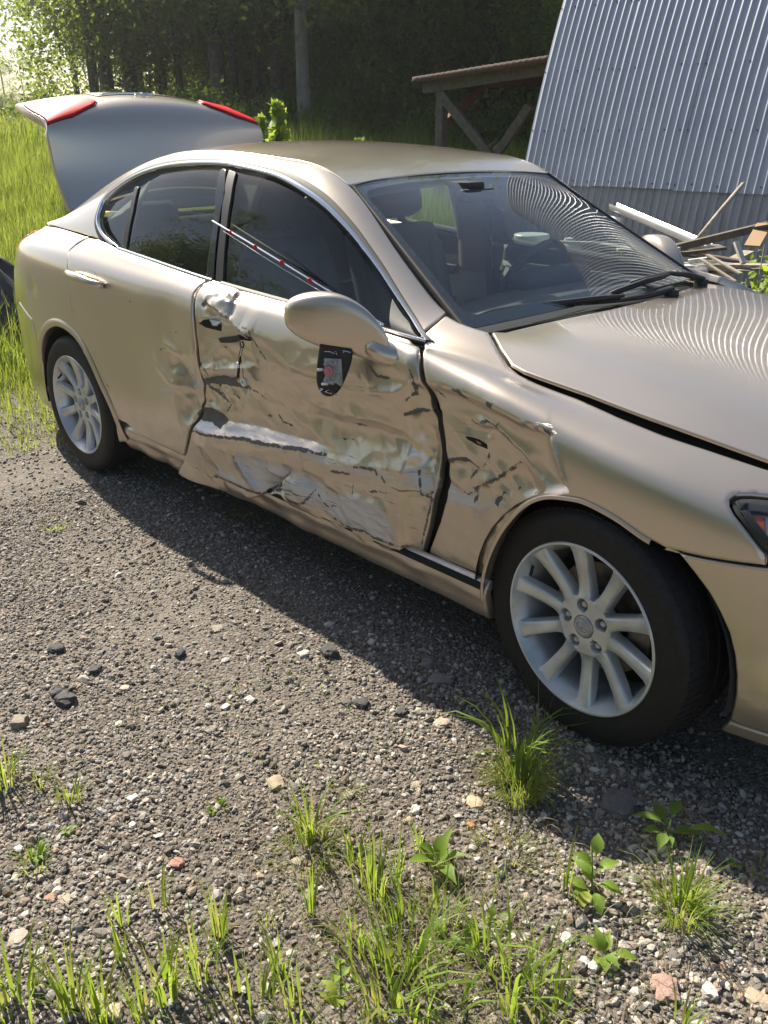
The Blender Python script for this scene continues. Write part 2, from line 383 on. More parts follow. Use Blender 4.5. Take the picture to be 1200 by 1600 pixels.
def panel(name, net, outline, m, parent, h=.012, roll=.006, flange=.02, holes=(), disp=None, mirror=False, attrs=None, offset=0., out=1., edge=.01):
    """a sheet cut out of a net: rounded border, returned flange; disp(net, st) pushes it outwards (metres)"""
    O = resample(outline, edge); Hs = [resample(q, edge) for q in holes]
    pts = [O]+Hs; cons = []; b0 = 0
    for q in pts: n = len(q); cons += [(b0+i, b0+(i+1) % n) for i in range(n)]; b0 += n
    bd = np.vstack(pts); nb = len(bd)
    lo, hi = O.min(0), O.max(0)
    gx, gy = np.meshgrid(np.arange(lo[0], hi[0]+h, h), np.arange(lo[1], hi[1]+h, h), indexing='ij'); g = np.stack([gx.ravel(), gy.ravel()], 1)
    rings = []
    if roll > 0:
        for q, sgn in [(O, 1)]+[(x, -1) for x in Hs]:
            e = np.roll(q, -1, 0)-np.roll(q, 1, 0); nn = np.stack([-e[:, 1], e[:, 0]], 1); nn /= np.linalg.norm(nn, axis=1, keepdims=True)+1e-12
            for d in (roll*.3, roll, ):
                for s_ in (-1, 1): 
                    c = q+nn*s_*d; rings.append((c, d))
    def ok(c, d):
        inn = inside(c, O)
        for q in Hs: inn &= ~inside(c, q)
        c = c[inn]
        if len(c) == 0: return c
        dd = np.min([seg_dist(c, q)[0] for q in pts], axis=0); return c[dd > d]
    keep = [ok(g, roll+h*.45)] + [ok(c, d*.93) for c, d in rings]
    inner = np.vstack([k for k in keep if len(k)]) if any(len(k) for k in keep) else np.zeros((0, 2))
    allp = np.vstack([bd, inner])
    res = delaunay_2d_cdt([Vector(p) for p in allp], cons, [], 1 if not Hs else 2, 1e-6)
    V2 = np.array([tuple(v) for v in res[0]]); F = [tuple(f) for f in res[2]]
    cen = np.array([V2[list(f)].mean(0) for f in F]); fi = inside(cen, O)
    for q in Hs: fi &= ~inside(cen, q)
    F = [f for f, k in zip(F, fi) if k]
    d = np.min([seg_dist(V2, q)[0] for q in pts], axis=0)
    P = net.P(V2); N = net.Nn(V2)*out
    dn = np.zeros(len(V2))+offset
    if disp is not None: dn += disp(V2)
    if roll > 0: dd = np.clip(d, 0, roll); dn -= roll-np.sqrt(np.maximum(roll**2-(roll-dd)**2, 0))
    X = P+N*dn[:, None]
    # flange
    isb = d < 1e-5
    V = list(X)
    if flange > 0:
        from collections import Counter
        ec = Counter()
        dire = {}
        for f in F:
            for a, b in zip(f, f[1:]+f[:1]): k = (min(a, b), max(a, b)); ec[k] += 1; dire[k] = (a, b)
        be = [dire[k] for k, c in ec.items() if c == 1]
        mp = {}
        for a, b in be:
            for q in (a, b):
                if q not in mp: mp[q] = len(V); V.append(X[q]-N[q]*flange)
        F += [(b, a, mp[a], mp[b]) for a, b in be]
        src = np.concatenate([np.arange(len(X)), np.array(list(mp.keys()), int)]) if mp else np.arange(len(X))
    else: src = np.arange(len(X))
    V = np.array(V)
    if mirror: V = V*np.array([1, -1, 1])
    # outward winding
    f0 = F[len(F)//2]; a, b, c = (V[i] for i in f0[:3]); fn = np.cross(b-a, c-a)
    no = N[f0[0]]*(np.array([1, -1, 1]) if mirror else 1)
    if fn @ no < 0: F = [tuple(reversed(f)) for f in F]
    A = None
    if attrs is not None: at0 = attrs(V2); A = {k: v[src] for k, v in at0.items()}
    me = mesh_np(name, V, F, m, True, A)
    me.set_sharp_from_angle(angle=R(50))
    if disp is None:                                        # exact normals of the net: clean reflections
        vn = np.zeros(len(me.vertices)*3, np.float32); me.vertex_normals.foreach_get('vector', vn); vn = vn.reshape(-1, 3)
        if len(vn) == len(V):
            NN = N*(np.array([1, -1, 1]) if mirror else 1); far = np.zeros(len(V), bool); far[:len(d)] = d >= roll*.98
            if offset != 0 and roll == 0: far[:len(d)] = True
            vn[far] = NN[np.nonzero(far)[0]]; me.normals_split_custom_set_from_vertices(vn.tolist())
    o = link(name, me, parent)
    return o
# ================================================================== THE CAR: surfaces
def orient(net, outdir):
    i, j = net.nu//2, net.nv//2
    if net.N[i, j] @ np.array(outdir) < 0: net.N = -net.N
    net.face = ((net.G-CAMLOC)*net.N).sum(2) < 0
    if not net.face.any(): net.face = None
    return net

# lower side: x, half width, shoulder z, top edge z, top edge half width
ST = [(-3.76, .30, .92, 1.00, .24), (-3.74, .46, .93, 1.01, .40), (-3.68, .61, .945, 1.02, .53), (-3.58, .725, .96, 1.035, .61), (-3.43, .805, .975, 1.05, .66), (-3.22, .855, .985, 1.062, .70),
      (-2.98, .88, .985, 1.070, .735), (-2.73, .892, .98, 1.066, .765), (-2.4, .896, .965, 1.045, .785), (-2.0, .896, .945, 1.015, .797),
      (-1.6, .894, .93, .985, .803), (-1.2, .893, .922, .965, .803), (-.85, .892, .915, .945, .80), (-.62, .890, .900, .928, .785), (-.48, .890, .875, .915, .757),
      (-.3, .892, .845, .882, .742), (-.1, .894, .80, .858, .735), (.13, .887, .755, .828, .722), (.34, .866, .715, .80, .70), (.5, .828, .685, .775, .67),
      (.62, .77, .66, .75, .62), (.72, .68, .635, .72, .53), (.79, .54, .615, .69, .40), (.83, .35, .60, .665, .22)]
def side_section(x, w0, zb, zt, wt):
    sh = lambda z: (.17*np.clip((z-.70)/.35, 0, 1)+.04*np.clip((.45-z)/.3, -1, 1)*0) if x < -3.1 else 0.
    f = np.clip((-3.1-x)/.5, 0, 1)
    za = zb-.085; Z = [.175, .27, .27+(za-.27)*.23, .27+(za-.27)*.50, .27+(za-.27)*.77, za, zb-.03, zb+.006, zb+.38*(zt-zb)+.01, zt-.012, zt, zt+.030, zt+.05]
    Wd = [w0-.050, w0-.020, w0-.005, w0, w0-.002, w0-.006, w0-.014, w0-.030, w0-.030-.40*(w0-.03-wt), wt+.018, wt, wt-.065, wt-.14]
    out = []
    for z, ww in zip(Z, Wd):
        xs = x + f*(.24*max(0, (z-.72)/.33)**1.3 - .03*max(0, (.6-z)/.3))
        out.append((xs, -max(ww, .05), z))
    return out
SIDE = orient(Net([side_section(*s) for s in ST], ds=.011, dt=.007), (0, -1, 0))

# hood: from the fender edge to the middle of the car
def hood_section(x, zt, wt, zc):
    out = []
    for q in (1., .985, .93, .84, .70, .52, .32, .12, -.12, -.32, -.52, -.70, -.84, -.93, -.985, -1.):
        zz = zt+(zc-zt)*(1-abs(q)**3.4); zz += .004*math.exp(-((abs(q)-.80)/.10)**2)
        xx = x - .05*(1-q*q)*max(0, min(1, (-x-.2)/.35))*0 
        out.append((xx, -wt*q, zz))
    return out
HOODST = [(-.64, .914, .752, .952), (-.53, .910, .750, .951), (-.44, .904, .748, .950), (-.3, .889, .745, .944), (-.1, .862, .739, .930), (.13, .832, .725, .902), (.34, .80, .702, .868), (.5, .775, .672, .835), (.62, .75, .622, .806), (.72, .72, .532, .772), (.79, .69, .402, .738)]
HOOD = orient(Net([hood_section(x, zt, wt, zc) for x, zt, wt, zc in HOODST], ds=.012, dt=.010), (0, 0, 1))

# upper side: belt line to windshield edge / roof ditch / rear window edge
UP = [(-.60, .783, .928, .662, .962), (-.68, .790, .935, .653, .985), (-.80, .797, .942, .628, 1.046), (-.932, .800, .950, .597, 1.127), (-1.084, .802, .960, .558, 1.227), (-1.20, .803, .965, .537, 1.295),
      (-1.334, .803, .970, .535, 1.345), (-1.55, .803, .982, .54, 1.373), (-1.8, .80, .998, .545, 1.390), (-2.05, .796, 1.018, .55, 1.392), (-2.3, .788, 1.04, .555, 1.370),
      (-2.5, .780, 1.052, .562, 1.325), (-2.7, .766, 1.063, .572, 1.262), (-2.85, .752, 1.068, .582, 1.203), (-3.0, .735, 1.072, .595, 1.138), (-3.12, .72, 1.074, .61, 1.095)]
def up_section(x, wb, zb, we, ze):
    h = ze-zb; P0 = np.array([wb, zb]); P3 = np.array([we, ze]); P1 = P0+np.array([-.16, .52])*h; P2 = P3+np.array([.26*h+.004, -.035*h])
    return [(x, -(a:=((1-t)**3*P0+3*(1-t)**2*t*P1+3*(1-t)*t*t*P2+t**3*P3))[0], a[1]) for t in np.linspace(0, 1, 9)]
UPPER = orient(Net([up_section(*s) for s in UP], ds=.010, dt=.006), (0, -1, 0))

# roof
RF = [(-1.205, .537, 1.295, 1.318), (-1.334, .535, 1.345, 1.357), (-1.55, .54, 1.373, 1.398), (-1.8, .545, 1.390, 1.418), (-2.05, .55, 1.392, 1.423), (-2.3, .555, 1.370, 1.408), (-2.42, .56, 1.345, 1.39)]
def roof_section(x, we, ze, zc):
    return [(x-(.045*(1-(q*q)))*max(0, 1-(abs(x+1.205))/.35), -we*q, ze+(zc-ze)*(1-abs(q)**2.2)) for q in (1, .9, .7, .4, 0, -.4, -.7, -.9, -1)]
ROOF = orient(Net([roof_section(*s) for s in RF], ds=.02, dt=.02), (0, 0, 1))

# windshield (top row to base row), a full-width net
WS = []
for k in range(9):
    f = k/8.; we = .531+(.672-.531)*f**1.05; ze = 1.297-.352*f**.97; xe = -1.205+.615*f
    xc, zc = -1.262+.665*f, 1.316-.366*f**1.02+.018*math.sin(math.pi*f)
    WS.append([(xe+(xc-xe)*(1-abs(q)**2.9), -we*q, ze+(zc-ze)*(1-abs(q)**2.9)) for q in (1, .85, .6, .3, 0, -.3, -.6, -.85, -1)])
# windshield bulges forward in the middle
for row, f in zip(WS, np.linspace(0, 1, 9)):
    for i, q in enumerate((1, .85, .6, .3, 0, -.3, -.6, -.85, -1)):
        x, y, z = row[i]; b = (1-abs(q)**2.9)*(.055*f+.03*math.sin(math.pi*f)*.6); row[i] = (x+b, y, z+b*.10)
WIND = orient(Net(WS, ds=.02, dt=.02), (1, 0, 1))
RW = []
for k in range(5):
    f = k/4.; we = .56+.05*f; ze = 1.34-.25*f; x = -2.42-.70*f
    RW.append([(x-.05*(1-q*q)*f, -we*q, ze+.035*(1-q*q)) for q in (1, .6, 0, -.6, -1)])
REARW = orient(Net(RW, ds=.03, dt=.03), (-1, 0, 1))

# rocker
RK = [[(x, -w_, z) for w_, z in ((.845, .335), (.872, .312), (.876, .290), (.866, .262), (.860, .235), (.842, .205), (.805, .190), (.74, .195))] for x in (-2.42, -2.2, -1.8, -1.4, -1.0, -.6, -.4, -.30)]
ROCK = orient(Net(RK, ds=.02, dt=.006), (0, -1, 0))

PX = lambda net, L: np.array([net.pk(*p) for p in L])
XZ = lambda net, L: np.array([net.xz(*p) for p in L])
# ================================================================== damage: dents and marks, read off the photograph onto the metal
def cv(L, ox, oy, sc): return [(ox+a/sc, oy+b/sc) for a, b in L]
c4 = lambda *L: cv(L, 280, 420, 2.857)
c5 = lambda *L: cv(L, 290, 440, 8.571)
c6 = lambda *L: cv(L, 640, 540, 4.286)
c3 = lambda *L: cv(L, 0, 200, 2.4)
FOLDS = [  # (line, push outwards in metres, reach above, reach below)
    (c4((60, 700), (120, 722), (200, 735), (300, 745), (400, 768), (520, 800), (650, 832)), .020, .012, .10),
    (c4((60, 690), (190, 690), (330, 715), (520, 770), (640, 800)), -.016, .06, .012),
    (c4((90, 500), (190, 485), (250, 505), (305, 545)), -.014, .012, .03),
    (c4((70, 640), (120, 618), (180, 650), (195, 690)), .012, .02, .012),
    (c4((280, 250), (350, 300), (430, 380), (520, 440), (620, 480), (740, 500)), .012, .05, .05),
    (c4((340, 290), (420, 380), (500, 460), (620, 500), (900, 540)), -.012, .03, .05),
    (c4((820, 560), (950, 560), (1030, 520), (1040, 460)), .010, .04, .02),
    (c4((550, 650), (700, 690), (850, 720), (980, 770), (1040, 850)), -.014, .02, .07),
    (c4((560, 600), (720, 660), (900, 690), (1020, 760)), .010, .05, .012),
    (c4((260, 820), (310, 905), (380, 1000)), .016, .012, .03),
    (c4((380, 1000), (440, 965), (510, 895)), -.020, .018, .012),
    (c4((400, 880), (470, 930), (500, 1010), (560, 1045)), .018, .02, .02),
    (c4((560, 930), (600, 985), (580, 1040)), -.014, .02, .02),
    (c4((640, 950), (760, 1010), (900, 1050), (960, 1150)), .012, .03, .05),
    (c4((150, 925), (250, 950), (380, 1000)), -.010, .012, .02),
    (c4((60, 780), (200, 800), (400, 840), (560, 880)), .008, .04, .04),
    (c4((640, 845), (780, 880), (900, 900), (1040, 920)), .010, .03, .03),
    (c5((290, 290), (430, 390), (580, 500), (760, 660), (920, 780)), .014, .03, .006),
    (c5((700, 130), (650, 200), (600, 430), (590, 480)), -.014, .018, .010),
    (c5((240, 240), (420, 180), (620, 190)), .010, .03, .03),
    (c5((300, 520), (470, 500), (620, 520)), -.010, .01, .02),
    (c5((160, 1250), (330, 1130), (530, 1080)), .008, .02, .02),
    (c5((300, 1200), (560, 1170), (760, 1240), (760, 1400)), .008, .02, .02),
    (c3((560, 870), (640, 960), (745, 1010)), .012, .03, .02), (c3((640, 850), (690, 930), (735, 1080)), -.014, .02, .03), (c3((600, 800), (680, 860), (735, 840)), .010, .02, .02),
    (c3((650, 860), (700, 960), (745, 1000)), -.006, .02, .02),
    (c6((370, 510), (450, 540), (545, 550), (650, 660), (735, 740), (830, 900), (930, 1005)), .014, .045, .012),
    (c6((330, 560), (480, 600), (500, 620)), -.008, .02, .02),
    (c6((190, 790), (340, 770), (400, 820), (420, 860)), .012, .02, .012),
    (c6((330, 990), (520, 920), (690, 800)), .012, .03, .012),
    (c6((690, 800), (760, 930), (800, 1020)), -.010, .03, .03),
    (c6((190, 960), (300, 1000), (420, 1030)), -.010, .02, .02),
    (c6((945, 600), (1000, 800), (1050, 940)), .006, .012, .05),
]
DISH = [  # (outline, depth, run-in)
    (c6((60, 250), (180, 262), (300, 300), (500, 385), (750, 515), (940, 575), (985, 740), (1050, 940), (1080, 990), (900, 1010), (800, 1120), (700, 1320), (640, 1700), (0, 1700), (0, 250)), -.034, .022),
    (c4((70, 430), (200, 330), (420, 420), (620, 520), (900, 560), (1075, 560), (1140, 800), (1100, 1000), (900, 960), (640, 870), (300, 760), (60, 700)), -.022, .07),
    (c5((150, 500), (300, 480), (620, 520), (900, 800), (900, 1150), (400, 1200), (150, 1150)), -.014, .02),
    (c4((985, 650), (1140, 640), (1150, 900), (1040, 900)), -.010, .012),
]
BUMPS = [  # (pixel, reach along, reach up, push)
    ((288, 610), .05, .09, -.018), ((272, 585), .03, .05, .008), ((290, 665), .05, .03, .010),
    ((300, 745), .16, .05, .030), ((385, 765), .12, .04, .022), ((430, 760), .05, .03, -.02), ((470, 765), .05, .035, .018), ((520, 780), .06, .03, -.008),
    ((350, 470), .035, .025, .012), ((335, 492), .03, .018, -.014), ((560, 800), .14, .05, .010), ((215, 570), .24, .14, -.016), ((262, 520), .10, .10, -.010),
    ((300, 610), .05, .10, -.012), ((620, 600), .08, .04, -.014), ((640, 560), .03, .04, .006), ((720, 680), .09, .06, .010), ((700, 770), .07, .05, .008), ((780, 740), .06, .06, -.010),
    ((740, 640), .05, .03, -.006), ((50, 448), .035, .03, -.006), ((655, 700), .03, .12, -.012),
]
TEARS = [  # (outline or line, half width; 0 = filled outline)
    (c5((205, 310), (250, 250), (300, 260), (290, 300), (235, 350)), 0), (c5((530, 450), (600, 470), (590, 510)), .001),
    (c5((180, 1320), (280, 1290), (400, 1270), (480, 1270), (520, 1300), (700, 1275), (590, 1330), (600, 1370), (740, 1400), (840, 1480), (560, 1420), (400, 1390), (370, 1440), (360, 1390), (260, 1370), (220, 1400), (180, 1390)), 0),
    (c5((180, 1390), (300, 1440), (440, 1530)), .003), (c5((160, 1060), (190, 1120), (160, 1200), (180, 1330)), .003), (c5((200, 1140), (240, 1170), (270, 1250)), .002),
    (c5((770, 590), (880, 650), (930, 780), (1000, 930), (1100, 1080)), .0016), (c5((460, 875), (500, 890)), .002),
    (c5((290, 290), (430, 390), (580, 500)), .0014), (c5((600, 550), (760, 660)), .0012),
    (c4((110, 530), (150, 560), (205, 610), (190, 640)), .003), (c4((75, 620), (110, 625), (165, 650), (190, 690), (180, 715), (140, 695), (70, 675), (60, 650)), 0),
    (c4((60, 720), (120, 735), (200, 745), (300, 755), (400, 780), (450, 785), (560, 810), (650, 835)), .0042), (c4((260, 820), (300, 900)), .0018),
    (c4((155, 925), (250, 950), (380, 1000), (440, 970), (500, 900)), .0036), (c4((390, 1000), (460, 990), (500, 1030), (560, 1045), (600, 990)), .0034),
    (c4((990, 655), (1040, 640), (1085, 645)), .005), (c4((1030, 920), (1045, 1020), (1090, 1040), (1050, 1250)), .0032), (c4((1030, 450), (1045, 490), (1035, 560), (1000, 590)), .003),
    (c4((350, 655), (385, 665)), .002), (c4((415, 660), (440, 700)), .0028), (c4((430, 690), (480, 710)), .002), (c4((750, 700), (820, 715)), .0022), (c4((670, 900), (760, 915)), .003),
    (c4((780, 885), (870, 900), (880, 925)), .003), (c4((900, 930), (920, 955)), .003), (c4((830, 990), (930, 1000)), .0018), (c4((310, 545), (365, 590)), .0016), (c4((215, 565), (250, 590)), .002),
    (c4((860, 460), (850, 430), (880, 480), (930, 490)), .003), (c4((690, 1115), (760, 1160), (830, 1170), (870, 1200), (1000, 1250)), .0028), (c4((620, 1010), (660, 1060), (700, 1060)), .002),
    (c4((60, 880), (90, 890)), .001), (c4((700, 765), (760, 775)), .0014), (c4((780, 1000), (775, 950)), .0016), (c4((510, 1075), (560, 1090)), .001),
    (c6((280, 290), (320, 290), (365, 340), (355, 355), (310, 320)), 0), (c6((500, 380), (565, 385), (560, 410), (530, 425), (505, 395)), 0), (c6((860, 540), (960, 560), (965, 600), (940, 610), (900, 570)), 0),
    (c6((370, 510), (400, 535), (440, 530), (480, 510), (545, 545), (570, 520)), .003), (c6((545, 550), (590, 600), (650, 660)), .003), (c6((180, 790), (250, 780), (340, 775), (400, 820), (420, 850)), .005),
    (c6((390, 860), (350, 910)), .003), (c6((480, 700), (485, 760), (440, 830)), .0018), (c6((360, 980), (520, 920), (620, 850), (690, 800)), .003), (c6((570, 1010), (520, 1080), (540, 1100)), .004),
    (c6((400, 1020), (370, 1080)), .003), (c6((300, 1000), (330, 1020), (400, 990)), .0022), (c6((60, 1020), (110, 1000)), .003), (c6((150, 300), (230, 380)), .0012), (c6((640, 1000), (700, 960)), .0016),
    (c3((590, 835), (612, 826)), .002), (c3((480, 645), (492, 655)), .0014), (c3((400, 962), (405, 970)), .004), (c3((620, 775), (660, 765)), .001),
    (cv(((232, 600), (240, 680), (262, 740)), 0, 330, 5.52), .0012), (c4((700, 1240), (703, 1242)), .002),
]
SCUFFS = [  # (outline, strength)
    (c4((180, 870), (300, 920), (380, 1000), (300, 975), (170, 930)), .75), (c4((560, 800), (700, 850), (900, 900), (1000, 930), (900, 960), (700, 910), (560, 850)), .6), (c6((420, 1040), (560, 1010), (600, 1110), (400, 1200), (330, 1110)), .6),
    (c4((60, 690), (100, 680), (160, 690), (175, 715), (130, 730), (65, 715)), 1.), (c4((190, 692), (250, 697), (330, 716), (400, 730), (450, 752), (520, 770), (560, 795), (620, 800), (645, 832), (560, 812), (500, 806), (450, 782), (380, 772), (330, 760), (260, 756), (200, 742)), .70),
    (c4((270, 820), (500, 880), (510, 900), (440, 970), (380, 1000), (310, 910)), .95), (c4((520, 900), (640, 950), (660, 985), (800, 1010), (900, 1050), (950, 1130), (960, 1240), (760, 1160), (620, 1060), (560, 1040), (470, 970)), .92),
    (c4((1000, 910), (1110, 960), (1130, 1000), (1060, 1020), (1010, 980)), .9), (c5((160, 920), (260, 980), (380, 1080), (180, 1120)), .6), (c5((280, 1210), (560, 1175), (720, 1210), (770, 1330), (760, 1410), (700, 1290), (520, 1300), (400, 1270), (290, 1285)), .75),
    (c5((230, 190), (620, 190), (650, 200), (590, 470), (430, 390), (290, 290)), .55), (c5((620, 820), (760, 800), (780, 860)), .8), (c5((310, 500), (430, 545), (400, 590), (320, 600)), .9),
    (c5((150, 640), (330, 700), (440, 760), (420, 900), (200, 850)), .5), (c4((0, 400), (60, 450), (90, 520), (80, 570), (30, 500)), .55),
    (c3((655, 865), (700, 880), (745, 950), (740, 1010), (690, 950)), .62), (c3((590, 980), (640, 960), (650, 1010), (620, 1000)), .8), (c3((580, 780), (620, 770), (640, 800)), .4),
    (c6((200, 960), (330, 1030), (420, 1040), (380, 1110), (170, 1060), (175, 980)), 1.), (c6((190, 770), (340, 750), (430, 800), (440, 840), (390, 810), (300, 780)), .6), (c6((0, 860), (100, 900), (150, 980), (0, 1000)), .85),
    (c6((280, 280), (340, 285), (370, 320)), .7), (c6((500, 372), (570, 378), (570, 388)), .8), (c6((860, 530), (960, 552), (970, 575)), .8), (c3((235, 600), (245, 605), (262, 640)), .5),
    (cv(((236, 688), (262, 700), (282, 745), (270, 748), (240, 720)), 0, 330, 5.52), .9), (cv(((236, 605), (246, 608), (244, 625)), 0, 330, 5.52), .9),
    (c4((440, 445), (480, 450), (460, 460)), .8),
]
RUBS = [(c4((100, 660), (500, 740), (660, 860), (400, 830), (80, 780)), .8), (c4((250, 800), (700, 940), (980, 1080), (960, 1250), (600, 1090), (300, 980)), .85), (c6((0, 860), (420, 1000), (420, 1110), (0, 1110)), .8), (c4((640, 780), (1040, 800), (1120, 900), (1050, 1250), (900, 1100), (640, 950)), .75), (c4((60, 500), (600, 640), (640, 800), (60, 760)), .45), (c6((100, 280), (480, 480), (700, 800), (640, 1110), (0, 1200), (60, 700)), .55), (c4((300, 900), (960, 1150), (960, 1250), (640, 1100)), .6), (c6((500, 920), (900, 1010), (700, 1110), (500, 1100)), .5)]
def _st(L): return PX(SIDE, L)
FOLDS = [(_st(L), a*1.3, b*(.4 if b < c else 1), c*(.4 if c < b else 1)) for L, a, b, c in FOLDS]; DISH = [(_st(L), a, b) for L, a, b in DISH]
BUMPS = [(SIDE.pk(*p), a, b, c) for p, a, b, c in BUMPS]; TEARS = [(_st(L), w_) for L, w_ in TEARS]
SCUFFS = [(_st(L), k) for L, k in SCUFFS]; RUBS = [(_st(L), k) for L, k in RUBS]

_zone = _st(c4((40, 420), (1130, 520)) + c6((960, 560), (1090, 980)) + [(690, 900)] + [(285, 742)])
X_GAP = SIDE.pk(305, 560)[0]-.01
_rd = [(258, 560), (282, 545), (301, 535), (305, 600), (304, 650), (296, 690), (280, 660), (268, 610)]
CRUMPLE = [(_rd, .014, 14), (c4((250, 810), (520, 870), (680, 940), (960, 1100), (960, 1240), (760, 1170), (560, 1060), (380, 1010), (300, 900)), .016, 17), (c4((60, 480), (300, 500), (320, 600), (200, 700), (50, 690)), .012, 22), (c6((150, 740), (460, 740), (660, 1000), (600, 1110), (160, 1110)), .012, 18), (c5((150, 240), (720, 150), (700, 650), (430, 700), (150, 560)), .008, 20), (c4((960, 640), (1140, 640), (1150, 960), (1050, 1250), (980, 900)), .010, 20), (c4((100, 560), (1000, 560), (1000, 900), (640, 900), (100, 780)), .008, 9)]
CRUMPLE = [(_st(L), a, b) for L, a, b in CRUMPLE]
def damage(V):
    V = np.asarray(V); dn = np.zeros(len(V)); lo = _zone.min(0)-.02; hi = _zone.max(0)+.02
    for L, a, wa, wb in FOLDS:
        d, sg, par = seg_dist(V, L, False); tp = np.clip(par/.12, 0, 1)*np.clip((1-par)/.12, 0, 1)
        dn += a*.75*np.where(sg > 0, np.exp(-d/wa), np.exp(-d/wb))*(tp*.85+.15*(d > .001))
    for L, a, w_ in DISH:
        d, _, _ = seg_dist(V, L, True); dn += np.where(inside(V, L), a*(1-np.exp(-d/w_)), 0)
    for c, ax, az, a in BUMPS:
        q = ((V[:, 0]-c[0])/ax)**2+((V[:, 1]-c[1])/az)**2; dn += a*np.exp(-q)
    # crumpled sheet: facets between ridges
    k = np.clip((V[:, 0]-lo[0])/.10, 0, 1)*np.clip((hi[0]-V[:, 0])/.10, 0, 1)*np.clip((hi[1]-.06-V[:, 1])/.12, 0, 1)
    idx = np.nonzero(k > .01)[0]
    for i in idx:
        x, y = V[i]; p = Vector((x*8.5, y*11, 3.1)); n1 = mnoise.noise(p); n2 = mnoise.noise(Vector((x*21, y*30, 9.7)))
        kk = k[i]*(1. if x > X_GAP else .12); dn[i] += kk*(-.0085*abs(n1)+.002-.0022*abs(n2))
    for L, a, fr in CRUMPLE:
        d, _, _ = seg_dist(V, L, True); m_ = np.where(inside(V, L), np.clip(d/.03, 0, 1), 0)
        for i in np.nonzero(m_ > .01)[0]:
            q = mnoise.voronoi(Vector((V[i][0]*fr, V[i][1]*fr*1.5+V[i][0]*3, .5)))[0]; dn[i] -= m_[i]*a*(.9-q[0])*.8
    return dn
def marks(V):
    V = np.asarray(V); n = len(V); tear = np.zeros(n); sc = np.zeros(n); rb = np.zeros(n)
    for L, hw in TEARS:
        if hw == 0:
            d, _, _ = seg_dist(V, L, True); sd = np.where(inside(V, L), d, -d)+.0008
        else:
            d, _, par = seg_dist(V, L, False); sd = hw*1.15*(.5+.5*np.sin(np.pi*np.clip(par, .08, .92)))+.0006-d
        tear = np.maximum(tear, np.clip(.03+sd, 0, 1))
    for L, k in SCUFFS:
        d, _, _ = seg_dist(V, L, True); sd = np.where(inside(V, L), d, -d); sc = np.maximum(sc, np.clip(.5+sd/.055, 0, 1)*k)
    for L, k in RUBS:
        d, _, _ = seg_dist(V, L, True); sd = np.where(inside(V, L), d, -d); rb = np.maximum(rb, np.clip(.3+sd/.06, 0, 1)*k)
    return {'tear': tear, 'scuff': sc, 'rub': rb}

def inset(poly, d):
    P = np.asarray(poly, float)
    A = .5*np.sum(P[:, 0]*np.roll(P[:, 1], -1)-np.roll(P[:, 0], -1)*P[:, 1]); sg = 1 if A > 0 else -1
    e1 = P-np.roll(P, 1, 0); e2 = np.roll(P, -1, 0)-P
    e1 /= np.linalg.norm(e1, axis=1, keepdims=True)+1e-12; e2 /= np.linalg.norm(e2, axis=1, keepdims=True)+1e-12
    n = np.stack([-(e1+e2)[:, 1], (e1+e2)[:, 0]], 1); n /= np.linalg.norm(n, axis=1, keepdims=True)+1e-12
    return P+sg*n*d

# ================================================================== THE CAR: objects
CAR = thing('car', 'champagne gold four door saloon with crushed side and raised boot lid', 'car', (-1.4, 0, 0))
CAR0 = Vector((-1.4, 0, 0))
class _P:                                                   # children of the car are modelled in the place's own coordinates
    pass
def carpart(o, parent=None):
    o.parent = parent if parent is not None else CAR
    if parent is None: o.location = Vector(o.location)-CAR0
    return o
def sidepart(name, outline, disp=None, h=.012, mirror=False, net=SIDE, m=None, inset_by=.002, **kw):
    o = panel(name, net, inset(outline, inset_by), m or MT['paint'], None, h=h, mirror=mirror, disp=disp, **kw)
    return carpart(o)

# --- outlines on the lower side
arcF = [(.0+.372*math.cos(a), .305+.362*math.sin(a)) for a in np.linspace(R(62), R(180), 16)]
arch_front_rear = [(.153, .621), (.129, .628), (.072, .649), (.015, .662), (-.032, .667), (-.085, .660), (-.127, .649), (-.164, .629), (-.20, .597), (-.235, .55), (-.262, .505), (-.285, .455), (-.305, .40), (-.32, .34), (-.328, .275)]
seam_top = [(764, 518), (780, 548), (794, 570), (812, 584), (836, 596), (902, 621), (967, 650), (1037, 678), (1107, 701), (1197, 731)]
fender_top = [(662, 543), (661, 523), (680, 505), (697, 491), (718, 503), (740, 511), (764, 518)]
fender = list(PX(SIDE, [(656, 872), (674, 822), (682, 791), (689, 756), (685, 717), (679, 665), (670, 630), (662, 590), (659, 560)]))
fender += list(PX(SIDE, fender_top)) + list(PX(SIDE, seam_top[1:]))
hl = PX(SIDE, [(1196, 776), (1175, 774), (1158, 774), (1148, 775), (1142, 780), (1142, 790), (1148, 803), (1160, 820), (1180, 846), (1197, 868)])
fender += list(XZ(SIDE, [(.42, .785), (.52, .765), (.60, .755)])) + list(XZ(SIDE, [(.60, .725), (.50, .742), (.42, .752)])) + list(hl)
fender += list(PX(SIDE, [(1196, 885), (1150, 880), (1100, 872), (1040, 858)])) + list(XZ(SIDE, arch_front_rear)) + list(PX(SIDE, [(742, 908), (700, 893), (664, 879)]))
sidepart('front_fender', fender, damage, h=.0065, attrs=marks, inset_by=.0015)
sidepart('front_fender', fender, None, h=.03, mirror=True, inset_by=.0015)

